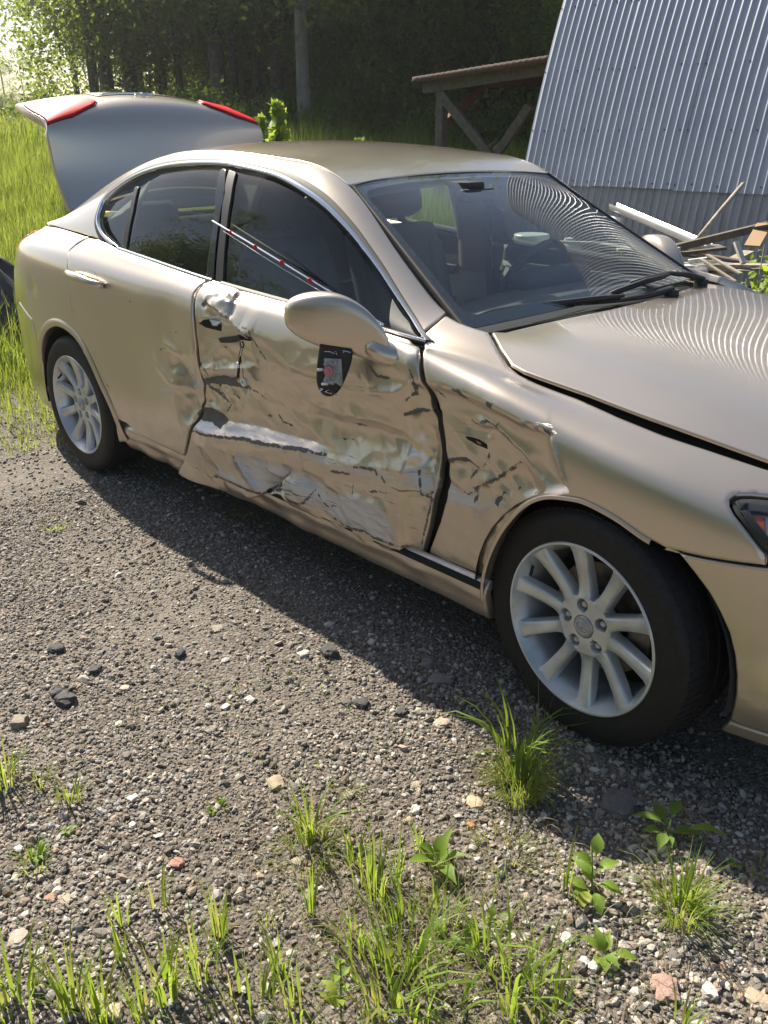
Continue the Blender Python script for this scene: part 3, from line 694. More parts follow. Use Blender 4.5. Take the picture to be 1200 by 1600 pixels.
gapR = [(328, 436), (314, 446), (305, 458), (302, 475), (303, 500), (306, 540), (308, 570), (311, 600), (312, 628), (307, 648), (300, 668), (294, 690), (289, 712)]
fdoor = list(PX(SIDE, [(x+2, y) for x, y in gapR])) + list(PX(SIDE, [(285, 735), (318, 752), (352, 768), (392, 778), (415, 772), (432, 776), (470, 797), (520, 824), (575, 851), (625, 868), (649, 873)]))
fdoor += list(PX(SIDE, [(659, 822), (663, 791), (673, 756), (672, 745), (669, 717), (661, 665), (657, 630), (656, 600), (655, 560), (656, 543)])) + list(PX(SIDE, [(640, 528), (600, 513), (525, 494), (450, 471), (400, 456), (345, 440)]))
fdoor_n = len(gapR)
FD = sidepart('front_door', fdoor, damage, h=.0052, attrs=marks, inset_by=.0008, roll=.005)
sidepart('front_door', [SIDE.xz(*p) for p in [(-1.62, .98), (-1.70, .8), (-1.70, .5), (-1.74, .28), (-.58, .30), (-.54, .6), (-.56, .8), (-.62, .92), (-.85, .944), (-1.2, .964)]], None, h=.03, mirror=True)

rdoor = list(PX(SIDE, [(x-2, y) for x, y in gapR])) + list(PX(SIDE, [(288, 713), (250, 696), (215, 679), (198, 663), (178, 653), (173, 630), (167, 603), (148, 556), (119, 505), (111, 478), (108, 450), (106, 408), (106, 393)])) + list(PX(SIDE, [(118, 383), (138, 371), (160, 374), (185, 388), (250, 410)]))
sidepart('rear_door', rdoor, damage, h=.008, attrs=marks, inset_by=.0012)
sidepart('rear_door', [SIDE.xz(*p) for p in [(-1.63, .98), (-1.71, .8), (-1.71, .5), (-1.75, .28), (-2.30, .30), (-2.38, .46), (-2.56, .67), (-2.62, .8), (-2.58, .93), (-2.5, 1.045), (-2.0, 1.01)]], None, h=.03, mirror=True)
arch_rear = [(-2.318, .240), (-2.335, .275), (-2.360, .354), (-2.390, .413), (-2.425, .462), (-2.465, .522), (-2.513, .583), (-2.568, .630), (-2.637, .661), (-2.723, .675), (-2.81, .669), (-2.905, .640), (-2.985, .592), (-3.045, .525), (-3.072, .459)]
quarter = list(PX(SIDE, [(140, 370), (120, 381), (109, 391), (108, 408), (110, 450), (113, 480), (121, 503), (148, 550), (169, 602), (175, 630), (180, 653), (186, 692)])) + list(XZ(SIDE, arch_rear)) + list(PX(SIDE, [(54, 512), (50, 499), (38, 484), (29, 470)]))
qb = [(-3.56, .60), (-3.68, .62), (-3.735, .63)]
quarter += list(XZ(SIDE, qb))
s_tail = SIDE.xz(-3.70, .9)[0]
quarter += [np.array([SIDE.xz(-3.735, .63)[0], SIDE.vs[6]]), np.array([SIDE.us[3]-.0, SIDE.vs[6]])]          # lamp corner
quarter += [np.array([SIDE.us[3], SIDE.vs[10]])] + [np.array([SIDE.us[k], SIDE.vs[10]]) for k in (4, 5, 6, 7)] + [np.array([SIDE.pk(160, 374)[0], SIDE.vs[10]])]
sidepart('quarter_panel', quarter, damage, h=.012, attrs=marks, inset_by=.001)
sidepart('quarter_panel', quarter, None, h=.03, mirror=True)
# the lip round the rear arch
def arch_lip(name, pts, w_, hp, mirror=False):
    st = smooth_poly(XZ(SIDE, pts), False, 4); e = np.gradient(st, axis=0); n = np.stack([e[:, 1], -e[:, 0]], 1); n /= np.linalg.norm(n, axis=1, keepdims=True)
    P0 = SIDE.P(st); N0 = SIDE.Nn(st); T = (SIDE.P(st+n*.004)-P0); T /= np.linalg.norm(T, axis=1, keepdims=True)
    rows = [P0+T*a*sgn_+N0*b for a, b, sgn_ in ((w_, .0004, 1), (w_*.75, hp*.7, 1), (w_*.35, hp, 1), (.001, hp*.8, 1), (-.003, -.004, 1), (-.002, -.03, 1), (.0, -.06, 1))]
    G = np.stack(rows, 1)
    if mirror: G = G*np.array([1, -1, 1])
    b = MB(); b.grid(G); return carpart(b.build(name, MT['paint'], smooth=True))
_ctr = XZ(SIDE, [(-2.7, .4)])[0]
arch_lip('wheel_arch_lip', arch_rear, .034, .0062)
arch_lip('wheel_arch_lip', [(-.328, .275)][:0] + list(reversed(arch_front_rear)), .010, .0022)
# bumpers
rb = list(PX(SIDE, [(29, 470), (38, 484), (50, 499), (54, 512)])) + list(XZ(SIDE, [(-3.075, .44), (-3.085, .36), (-3.06, .26), (-3.02, .19)])) + [np.array([SIDE.us[6]-.05, .004]), np.array([.01, .004])] + [np.array([.01, SIDE.xz(-3.735, .63)[1]])] + list(XZ(SIDE, reversed(qb)))
sidepart('rear_bumper', rb, None, h=.02); sidepart('rear_bumper', rb, None, h=.04, mirror=True)
bump_arch = [(.196, .622), (.225, .605), (.258, .576), (.293, .543), (.323, .504), (.349, .462), (.367, .412), (.377, .362), (.380, .314), (.377, .267), (.372, .225)]
fb = list(PX(SIDE, [(1036, 860), (1100, 873), (1150, 881), (1197, 887)])) + list(XZ(SIDE, [(.47, .655), (.60, .60), (.72, .57), (.80, .56)])) + [np.array([SIDE.L-.005, SIDE.xz(.80, .56)[1]]), np.array([SIDE.L-.005, .045])] + [np.array([SIDE.xz(.40, .23)[0], .045])] + list(XZ(SIDE, list(reversed(bump_arch))))
sidepart('front_bumper', fb, None, h=.012); sidepart('front_bumper', fb, None, h=.04, mirror=True)
fs = [np.array([SIDE.xz(.372, .22)[0], .043]), np.array([SIDE.L-.005, .043]), np.array([SIDE.L-.005, .001]), np.array([SIDE.xz(.35, .2)[0], .001])]
sidepart('bumper_spoiler', fs, None, h=.012); sidepart('bumper_spoiler', fs, None, h=.04, mirror=True)
# front grille between the bumper halves and under the bonnet
b = MB(); b.box((.80, 0, .47), (.04, .55, .42), bev=.01); carpart(b.build('grille', MT['plastic']))
# hood
hood_o = [HOOD.pk(*p) for p in [(768, 518), (783, 546), (799, 569), (818, 581), (841, 590), (920, 616), (1014, 652), (1107, 689), (1196, 720)]]
_side = [tuple(HOOD.P(p)[0][:2]) for p in hood_o] + [(.42, -.688), (.55, -.645), (.66, -.57), (.72, -.45)]
hood_o += [HOOD.xy(x, y) for x, y in _side[len(hood_o):]]
hood_o += [HOOD.xy(.765, -.2), HOOD.xy(.765, .2)] + [HOOD.xy(x, -y) for x, y in reversed(_side)]
hood_o += [HOOD.xy(x, y) for x, y in [(-.517, .58), (-.497, .45), (-.472, .3), (-.457, .15), (-.452, 0), (-.457, -.15), (-.472, -.3), (-.497, -.45), (-.517, -.58)]]
HO = carpart(panel('hood', HOOD, hood_o, MT['paint'], None, h=.016, roll=.005, flange=.004))
for s_ in (1, -1):                                          # black strip added to paint the shut line gap dark
    L = [HOOD.P(q)[0] for q in hood_o[:13]]; b = MB(); b.grid([[(p[0], s_*(p[1]+a_), p[2]-z_) for a_, z_ in ((-.030, .030), (-.006, .034), (.03, .030), (.06, .02))] for p in L]); carpart(b.build('hood_gap_dark', MT['dark']))
# ---------------------------------------------------------------- side frame, glass, mouldings
glass_curve = [(663, 541), (641, 497), (601, 437), (561, 382), (521, 337), (471, 298), (421, 273), (365, 260), (350, 257), (300, 256), (250, 262), (200, 281), (167, 306), (157, 325), (153, 345), (162, 365), (184, 386)]
gc = [UPPER.pk(*p) for p in glass_curve]; gc[0] = np.array([gc[0][0], .001]); gc[-1] = np.array([gc[-1][0], .001])
gcs = smooth_poly(gc, False, 5)
frame = [UPPER.pk(697, 489), UPPER.pk(680, 503), np.array([UPPER.pk(661, 521)[0], .004])]
frame = [np.array([frame[0][0]+.0, UPPER.T*.985])] + frame[1:] + list(gcs[1:]) + [np.array([s_, .004]) for s_ in np.linspace(gc[-1][0]+.05, UPPER.L, 8)] + [np.array([s_, UPPER.T-.001]) for s_ in np.linspace(UPPER.L, frame[0][0]+.05, 30)]
for mir in (False, True): carpart(panel('side_frame', UPPER, inset(frame, .0008), MT['paint'], None, h=.012 if not mir else .03, mirror=mir, roll=.004))
def strip_on(net, st, w_, hgt, name, m, parent=None, mirror=False, off=.0, lean=0.):
    """a moulding laid along a line on a net: width w_, proud by hgt"""
    st = np.asarray(st); e = np.gradient(st, axis=0); n = np.stack([-e[:, 1], e[:, 0]], 1); n /= np.linalg.norm(n, axis=1, keepdims=True)
    rows = []
    for a, hh in ((-.5, -.012), (-.5, .3), (-.36, .85), (0, 1.), (.36, .85), (.5, .3), (.5, -.012)):
        q = st+n*(a*w_+off); rows.append(net.P(q)+net.Nn(q)*(hgt*hh if hh > 0 else hh))
    G = np.stack(rows, 1)
    if mirror: G = G*np.array([1, -1, 1])
    b = MB(); b.grid(G); o = b.build(name, m, smooth=True, angle=60)
    return carpart(o, parent)
cr = smooth_poly(gc, False, 6)
strip_on(UPPER, cr, .013, .004, 'window_moulding', MT['chrome'], off=.006)
strip_on(UPPER, cr, .016, .001, 'window_gasket', MT['rubber'], off=.020)
belt_st = [(184, 388), (240, 408), (290, 425), (331, 438)]
bl = np.array([SIDE.pk(*p) for p in belt_st]); bl[:, 1] = SIDE.vs[10]-.004
strip_on(SIDE, smooth_poly(bl, False, 5), .012, .006, 'belt_moulding', MT['chrome'])
bl2 = np.array([SIDE.pk(*p) for p in [(345, 441), (400, 457), (450, 472), (525, 495), (600, 514), (659, 542)]]); bl2[:, 1] = SIDE.vs[10]-.002
strip_on(SIDE, smooth_poly(bl2, False, 5), .016, .002, 'belt_seal', MT['rubber'])
strip_on(SIDE, smooth_poly(bl2[-3:], False, 5), .009, .007, 'belt_moulding', MT['chrome'])
bl3 = np.array([[s_, SIDE.vs[10]+.006] for s_ in np.linspace(SIDE.xz(-2.30, .97)[0], SIDE.xz(-.66, .93)[0], 30)]); strip_on(SIDE, bl3, .03, .014, 'belt_seal', MT['rubber'], mirror=True)
def glasspane(name, px, off=-.010, m='glass', net=UPPER, mirror=False, pts=None):
    o = [net.pk(*p) for p in px] if pts is None else pts
    ob = panel(name, net, o, MT[m], None, h=.03, roll=0, flange=0, offset=off, mirror=mirror, edge=.02)
    return carpart(ob)
def up(L): return [UPPER.pk(*p) for p in L]
z0 = lambda p: np.array([p[0], .001])
g_rear = up([(213, 292), (250, 270), (300, 263), (347, 264)]) + up([(336, 340)]) + [z0(UPPER.pk(325, 431)), z0(UPPER.pk(255, 412))] + [z0(UPPER.pk(192, 388))] + up([(204, 330)])
glasspane('rear_window', None, pts=g_rear)
g_q = up([(210, 294), (178, 315), (163, 335), (170, 360)]) + [z0(UPPER.pk(188, 386))] + up([(200, 330)])
glasspane('quarter_window', None, pts=g_q)
g_front = up([(366, 266), (420, 279), (470, 304), (517, 341), (556, 386), (596, 440), (612, 462)]) + [z0(UPPER.pk(609, 512)), z0(UPPER.pk(525, 492)), z0(UPPER.pk(450, 470)), z0(UPPER.pk(345, 438))] + up([(353, 350)])
glasspane('front_window', None, pts=g_front)
def trimpanel(name, o, off, m='trim', fl=.012):
    return carpart(panel(name, UPPER, o, MT[m], None, h=.02, roll=.002, flange=fl, offset=off))
trimpanel('pillar_cover', up([(344, 263), (353, 263), (351, 300), (341, 350)]) + [z0(UPPER.pk(333, 433)), z0(UPPER.pk(322, 430))] + up([(334, 345)]), -.001)
trimpanel('pillar_cover', up([(357, 264), (368, 268), (360, 310), (354, 350)]) + [z0(UPPER.pk(348, 438)), z0(UPPER.pk(336, 435))] + up([(344, 350)]), -.002, 'plastic')
trimpanel('window_divider', up([(209, 291), (215, 290), (207, 328)]) + [z0(UPPER.pk(196, 389)), z0(UPPER.pk(189, 387))] + up([(201, 328)]), -.004, 'plastic')
trimpanel('mirror_sail', up([(613, 464), (640, 502)]) + [z0(UPPER.pk(656, 530)), z0(UPPER.pk(612, 512))], -.004, 'plastic')
# the far side's glass
ff = [np.array([UPPER.us[1]+.02, .002]), np.array([gc[9][0]*.0+UPPER.L*.985, .002])]
lo_ = smooth_poly([np.array([p[0], max(p[1]-.012, .0)]) for p in gc], False, 3)
midk = [p for p in lo_]
carpart(panel('far_window', UPPER, inset(midk, .002), MT['glass'], None, h=.05, roll=0, flange=0, offset=-.010, mirror=True, edge=.03))
strip_on(UPPER, cr, .013, .004, 'window_moulding', MT['chrome'], off=.006, mirror=True)
trimpanel_m = lambda o, off: carpart(panel('pillar_cover', UPPER, o, MT['plastic'], None, h=.03, roll=.002, flange=.02, offset=off, mirror=True))
trimpanel_m(up([(344, 260), (368, 264), (354, 350)]) + [z0(UPPER.pk(348, 438)), z0(UPPER.pk(322, 430))] + up([(334, 345)]), -.004)
trimpanel_m(up([(209, 290), (215, 289), (207, 328)]) + [z0(UPPER.pk(196, 389)), z0(UPPER.pk(189, 387))] + up([(201, 328)]), -.004)
# roof
ro = [np.array([s_, .001]) for s_ in np.linspace(.002, ROOF.L-.002, 20)] + [np.array([ROOF.L-.002, t_]) for t_ in np.linspace(.05, ROOF.T-.05, 10)] + [np.array([s_, ROOF.T-.001]) for s_ in np.linspace(ROOF.L-.002, .002, 20)] + [np.array([.002, t_]) for t_ in np.linspace(ROOF.T-.05, .05, 14)]
carpart(panel('roof', ROOF, inset(ro, .004), MT['paint'], None, h=.03, roll=.005))
# windshield with its black border
def wp(net, f0, f1, g0, g1, rad=.06):
    s0, s1, t0, t1 = net.L*f0, net.L*f1, net.T*g0, net.T*g1; o = []
    for cx, cy, a0 in ((s1-rad, t1-rad, 0), (s0+rad, t1-rad, 90), (s0+rad, t0+rad, 180), (s1-rad, t0+rad, 270)):
        for k in range(7): a = R(a0+k*15); o.append(np.array([cx+rad*math.cos(a), cy+rad*math.sin(a)]))
    return o
WG = carpart(panel('windshield', WIND, wp(WIND, .006, .995, .004, .996, .03), MT['wglass'], None, h=.04, roll=0, flange=0, edge=.02))
carpart(panel('windshield_border', WIND, wp(WIND, .006, .995, .004, .996, .03), MT['trim'], None, h=.04, roll=0, flange=0, offset=-.005, holes=[wp(WIND, .052, .93, .035, .965, .05)], edge=.02))
for t_ in (.006, .994):
    L = np.array([[s_, WIND.T*t_] for s_ in np.linspace(.0, WIND.L*.99, 14)]); strip_on(WIND, L, .014, .005, 'windshield_gasket', MT['rubber'])
L = np.array([[.004, t_] for t_ in np.linspace(.01, WIND.T-.01, 20)]); strip_on(WIND, L, .008, .002, 'windshield_gasket', MT['rubber'])
carpart(panel('rear_windshield', REARW, wp(REARW, .01, .99, .01, .99, .05), MT['glass'], None, h=.08, roll=0, flange=0, edge=.03))
# mirror's block on the glass
b = MB(); b.box((-1.18, 0, 1.275), (.10, .09, .03), bev=.01); b.box((-1.13, .0, 1.245), (.035, .19, .045), Matrix.Rotation(R(-10), 3, 'Y'), bev=.02); carpart(b.build('inner_mirror', MT['plastic'], smooth=True, angle=40))
# cowl
cw = []
for x, dz in ((-.72, -.06), (-.64, -.030), (-.59, -.022), (-.54, -.030), (-.50, -.055), (-.42, -.10)):
    cw.append([(x+.07*(1-abs(q)**2)*1. - .02, -.70*q, .952+dz-.012*abs(q)) for q in np.linspace(1, -1, 15)])
b = MB(); b.grid(cw); COWL = carpart(b.build('cowl_cover', MT['plastic'], smooth=True))
for k in range(22):
    b = MB(); y = -.5+k*.048; b.box((-.545, y, .905), (.055, .010, .006)); carpart(b.build('cowl_slat', MT['plastic']), COWL)
def wiper(pts, arm, lift=.0):
    b = MB(); b.tube(pts, [.005]+[.010]*(len(pts)-2)+[.005], 6); o = carpart(b.build('wiper', MT['plastic'], smooth=True))
    b = MB(); b.tube([(p[0]-.012, p[1], p[2]-.010) for p in pts], .004, 4); carpart(b.build('wiper_rubber', MT['rubber']), o)
    b = MB(); b.tube(arm, [.020, .017, .012, .010, .008], 8, flat=.6); carpart(b.build('wiper_arm', MT['plastic'], smooth=True), o)
    b = MB(); b.tube([arm[0], (arm[0][0], arm[0][1], arm[0][2]-.03)], .024, 10); carpart(b.build('wiper_pivot', MT['plastic']), o)
P = lambda px, py, y: tuple(at(px, py, y=y))
wiper([P(728, 500, -.61), P(770, 487, -.50), P(815, 480, -.38), P(870, 474, -.26), P(940, 466, -.10), P(975, 462, .0)], [P(1050, 452, .20), P(1010, 462, .12), P(960, 470, -.0), P(890, 476, -.16), P(818, 480, -.34)])
wiper([P(930, 468, -.02), P(965, 455, .05), P(1010, 439, .15), P(1046, 429, .26)], [P(1096, 436, .52), P(1075, 429, .45), P(1045, 427, .36), P(1010, 434, .26), P(985, 441, .18)])
# underside of the dash seen through the glass etc.: interior
b = MB()
dsh = [[(x, y, z-.02*abs(y)) for y in np.linspace(-.70, .70, 9)] for x, z in ((-.66, .90), (-.80, .93), (-.95, .925), (-1.02, .90), (-1.05, .82), (-1.02, .62), (-.98, .45))]
b.grid(dsh); DASH = carpart(b.build('dashboard', MT['dash'], smooth=True))
b = MB(); b.box((-1.05, .37, .93), (.12, .40, .07), bev=.03); carpart(b.build('instrument_hood', MT['dash'], smooth=True), DASH)
b = MB(); b.box((-1.02, 0, .84), (.06, .30, .14), bev=.015); carpart(b.build('centre_console', MT['plastic'], smooth=True), DASH)
SW = carpart(link('steering_wheel', None)); 
b = MB(); N_ = 40
ringc = Vector((-1.16, .39, .885)); ax = Matrix.Rotation(R(-64), 3, 'Y')
ring = [ringc + ax @ Vector((.185*math.cos(a), .185*math.sin(a), 0)) for a in np.linspace(0, 2*math.pi, N_+1)]
b.tube(ring, .0165, 8, cap=False); carpart(b.build('wheel_rim', MT['plastic'], smooth=True), SW)
b = MB(); b.box(ringc+ax @ Vector((0, 0, -.01)), (.15, .17, .05), ax, bev=.02); b.box(ringc+ax @ Vector((0, .12, 0)), (.035, .13, .015), ax, bev=.005); b.box(ringc+ax @ Vector((0, -.12, 0)), (.035, .13, .015), ax, bev=.005)
b.tube([ringc+ax @ Vector((0, 0, -.02)), ringc+ax @ Vector((0, 0, -.28))], .03, 8); carpart(b.build('wheel_hub', MT['dash'], smooth=True, angle=40), SW)
SW.parent = CAR; SW.location = -CAR0
for c_ in list(SW.children): pass
def seat(x, y, w_=.50, rear=False):
    S = MB(); S.box((x+.02, y, .42), (.52, w_, .20), bev=.06); o = carpart(S.build('seat', MT['leather'], smooth=True))
    B = MB(); rot = Matrix.Rotation(R(-17 if not rear else -24), 3, 'Y')
    B.box(Vector((x-.29, y, .755)), (.15, w_, .66), rot, bev=.065)
    for s_ in (-1, 1): B.box(Vector((x-.235, y+s_*w_*.38, .74)), (.10, .10, .54), rot, bev=.04)
    carpart(B.build('backrest', MT['leather'], smooth=True), o)
    if not rear:
        H = MB(); H.box(Vector((x-.375, y, 1.215)), (.125, .30, .235), rot, bev=.06); h_ = carpart(H.build('headrest', MT['leather'], smooth=True), o)
        Q = MB()
        for s_ in (-1, 1): Q.tube([(x-.35, y+s_*.06, 1.03), (x-.375, y+s_*.06, 1.16)], .006, 6)
        carpart(Q.build('headrest_posts', MT['steel']), o)
    return o
seat(-1.50, -.36); seat(-1.56, .36)
b = MB(); b.box((-2.40, 0, .40), (.50, 1.22, .22), bev=.06); RS = carpart(b.build('rear_bench', MT['leather'], smooth=True))
rot = Matrix.Rotation(R(-24), 3, 'Y'); b = MB(); b.box((-2.70, 0, .78), (.16, 1.24, .66), rot, bev=.06); carpart(b.build('backrest', MT['leather'], smooth=True), RS)
for y in (-.36, .36):
    b = MB(); b.box((-2.80, y, 1.10), (.12, .27, .13), rot, bev=.05); carpart(b.build('headrest', MT['leather'], smooth=True), RS)
b = MB(); b.box((-2.93, 0, 1.035), (.36, 1.2, .03), bev=.01); carpart(b.build('parcel_shelf', MT['dash']))
b = MB(); b.box((-1.80, 0, .18), (3.3, 1.50, .05)); b.box((-1.30, 0, .45), (1.0, .20, .35), bev=.04); carpart(b.build('cabin_floor', MT['dash']))
b = MB(); hl_ = [[(x, -w_*q, z-.03*abs(q)**2) for q in np.linspace(1, -1, 9)] for x, w_, z in ((-1.235, .50, 1.275), (-1.5, .51, 1.345), (-1.9, .52, 1.37), (-2.3, .52, 1.355), (-2.42, .53, 1.33))]
b.grid(hl_); carpart(b.build('headliner', MT['cardgrey'], smooth=True))
for s_ in (-1, 1):
    for x0, x1 in ((-1.60, -.64), (-2.45, -1.66)):
        G = [[(x, s_*w_, z) for w_, z in ((.72, .25), (.76, .45), (.735, .62), (.70, .70), (.74, .78), (.765, .88), (.76, .905))] for x in np.linspace(x0, x1, 8)]
        b = MB(); b.grid(G); dc = carpart(b.build('door_card', MT['cardgrey'] if x0 < -2 or True else MT['dash'], smooth=True, solid=.004))
        b = MB(); b.box(((x0+x1)/2, s_*.715, .70), (.45, .06, .05), bev=.02); b.box((x1-.25, s_*.74, .84), (.10, .02, .045), bev=.008); carpart(b.build('armrest', MT['plastic'], smooth=True), dc)
    b = MB(); b.grid([[(x, s_*w_, z) for w_, z in ((.78, .30), (.765, .75), (.745, .98), (.69, 1.15), (.62, 1.30), (.57, 1.35))] for x in ((-1.74, -1.70, -1.64, -1.58, -1.55) if s_ < 0 else (-1.86, -1.82, -1.76, -1.70, -1.66))])
    carpart(b.build('pillar_lining', MT['beige'], smooth=True, solid=.012))
    b = MB(); b.grid([[(x+dx, s_*w_, z) for dx, w_, z in ((0, .70, .95), (0, .66, 1.02), (0, .60, 1.02+(zt-1.02)*.6), (0, .53, zt))] for x, zt in ((-2.46, 1.27), (-2.6, 1.20), (-2.75, 1.14), (-2.9, 1.08))])
    carpart(b.build('pillar_lining', MT['cardgrey'], smooth=True, solid=.012))
    b = MB(); b.tube([(-1.66, s_*.70, 1.14), (-1.64, s_*.70, .95), (-1.60, s_*.68, .70), (-1.55, s_*.64, .45)], .022, 6, flat=.15); carpart(b.build('seat_belt', MT['plastic']))
    b = MB(); b.grid([[(x+.02, s_*(w_-.02), z-.018) for x, w_, z in (L_,)]*1+[(x-.05, s_*(w_-.015), z-.02) for x, w_, z in (L_,)] for L_ in ((-.62, .70, .955), (-.80, .66, 1.04), (-.932, .625, 1.12), (-1.084, .585, 1.215), (-1.20, .55, 1.28))])
    carpart(b.build('pillar_lining', MT['cardgrey'], smooth=True, solid=.01))
# inner body: dark shells so that no light leaks through gaps, wheel wells
b = MB()
for s_ in (-1, 1):
    b.grid([[(x, s_*w_, z) for w_, z in ((.76, .20), (.775, .5), (.76, .86))] for x in (-2.34, -1.2, -.36)])
b.box((-.60, 0, .55), (.03, 1.56, .66)); b.box((.05, 0, .66), (1.2, 1.3, .03)); b.box((-3.1, 0, .42), (.7, 1.5, .03))
carpart(b.build('inner_shell', MT['dark']))
for x, ra in ((0.0, .365), (-2.73, .36)):
    for s_ in (-1, 1):
        rows = []
        for a in np.linspace(R(-8), R(188), 26):
            rows.append([(x+.01+(ra+e)*math.cos(a), s_*y, .31+(ra+e)*math.sin(a)) for e, y in ((.0, .868), (.006, .84), (.012, .55), (-.10, .54), (-.25, .54))])
        b = MB(); b.grid(rows); carpart(b.build('wheel_liner', MT['plastic'] if s_ < 0 else MT['dark'], smooth=True))
# rocker panels
rk = [np.array([s_, .004]) for s_ in np.linspace(.06, ROCK.L-.01, 30)] + [np.array([ROCK.L-.01, ROCK.T*.5])] + [np.array([s_, ROCK.T-.003]) for s_ in np.linspace(ROCK.L-.03, .10, 30)]
rkd = lambda V: np.array([.006*mnoise.noise(Vector((v[0]*9, v[1]*14, 5.)))-.008*math.exp(-((v[0]-1.05)/.10)**2) for v in V])
rka = lambda V: (lambda n: {'tear': np.where(np.abs(V[:, 1]-.045-.012*np.sin(V[:, 0]*9)) < .004, .0345, 0)*(V[:, 0] > .75)*(V[:, 0] < 1.15), 'scuff': .34*np.exp(-((V[:, 1]-.035)/.03)**2)*(V[:, 0] > .5), 'rub': np.full(n, .25)})(len(V))
carpart(panel('rocker_panel', ROCK, rk, MT['paint'], None, h=.012, disp=rkd, attrs=rka)); carpart(panel('rocker_panel', ROCK, rk, MT['paint'], None, h=.04, mirror=True))
L = np.array([[s_, .034] for s_ in np.linspace(.74, ROCK.L-.02, 30)]); strip_on(ROCK, L, .020, .005, 'door_seal', MT['dark'])
# black pillar face seen in the sprung gap between front door and fender
b = MB(); b.grid([[(x, -w_, z) for w_, z in ((.80, .28), (.805, .5), (.805, .70), (.80, .84), (.77, .89))] for x in (-.66, -.58, -.52, -.47)]); carpart(b.build('hinge_pillar', MT['plastic'], smooth=True, solid=.01))
b = MB(); b.grid([[(x, -w_, z) for w_, z in ((.80, .25), (.815, .5), (.815, .70), (.80, .86), (.77, .95))] for x in (-1.86, -1.75, -1.62, -1.52)]); carpart(b.build('lock_pillar', MT['plastic'], smooth=True, solid=.01))
MIRROR_ROWS = [((-.700, -.860, .900), .020, .026), ((-.718, -.867, .915), .040, .050), ((-.762, -.885, .943), .050, .073), ((-.82, -.918, .970), .054, .083), ((-.872, -.952, .976), .054, .080), ((-.915, -.982, .980), .048, .066), ((-.948, -1.003, .982), .034, .046), ((-.960, -1.012, .984), .018, .024)]
# ---------------------------------------------------------------- wheels
def tyre_mesh():
    b = MB(); prof = [(.222, -.098), (.2285, -.112), (.236, -.1135), (.262, -.1165), (.285, -.1155), (.298, -.110), (.3075, -.100), (.3125, -.088), (.3150, -.070)]
    n = 96; V = []; F = []
    full = prof + [(.3165, -.052), (.3165, -.048), (.3095, -.046), (.3095, -.040), (.317, -.038), (.3175, -.006), (.3095, -.004), (.3095, .004), (.3175, .006), (.317, .038), (.3095, .040), (.3095, .046), (.3165, .048), (.3165, .052)] + [(r_, -h_) for r_, h_ in reversed(prof)]
    b.lathe(full, n); return b
def tread_mesh():
    b = MB(); n = 84
    for k in range(n):
        a = 2*math.pi*k/n
        for h0, h1, sk in ((-.098, -.053, .012), (.053, .098, -.012)):
            da = 2*math.pi/n*.33; vs_ = []
            for (hh, rr0, rr1, o_) in ((h0 if h0 < 0 else h1, .300, .3120, 0), (h1 if h0 < 0 else h0, .308, .3188, sk)):
                for s_ in (-1, 1):
                    for rr in (rr0, rr1):
                        aa = a+s_*da+o_; vs_.append((rr*math.cos(aa), hh, rr*math.sin(aa)))
            b.add(vs_, [(0, 1, 3, 2), (4, 6, 7, 5), (1, 5, 7, 3), (0, 2, 6, 4), (0, 4, 5, 1), (2, 3, 7, 6)])
    return b
def spoke_mesh(a):
    """one spoke from the hub to the rim lip, facing -y"""
    b = MB(); rows = []
    for r_, hw, y0, dep in ((.0770, .0185, -.0868, .030), (.086, .0160, -.0845, .032), (.102, .0148, -.082, .030), (.13, .0148, -.085, .028), (.17, .0162, -.092, .026), (.200, .0182, -.099, .022), (.2165, .0235, -.104, .014)):
        sec = [(-hw*1.35, y0+dep), (-hw*1.18, y0+.008), (-hw, y0+.001), (-hw*.86, y0-.0006), (hw*.86, y0-.0006), (hw, y0+.001), (hw*1.18, y0+.008), (hw*1.35, y0+dep)]
        rows.append([(r_*math.cos(a)-q*math.sin(a), yy, r_*math.sin(a)+q*math.cos(a)) for q, yy in sec])
    b.grid(rows, closed=True); return b
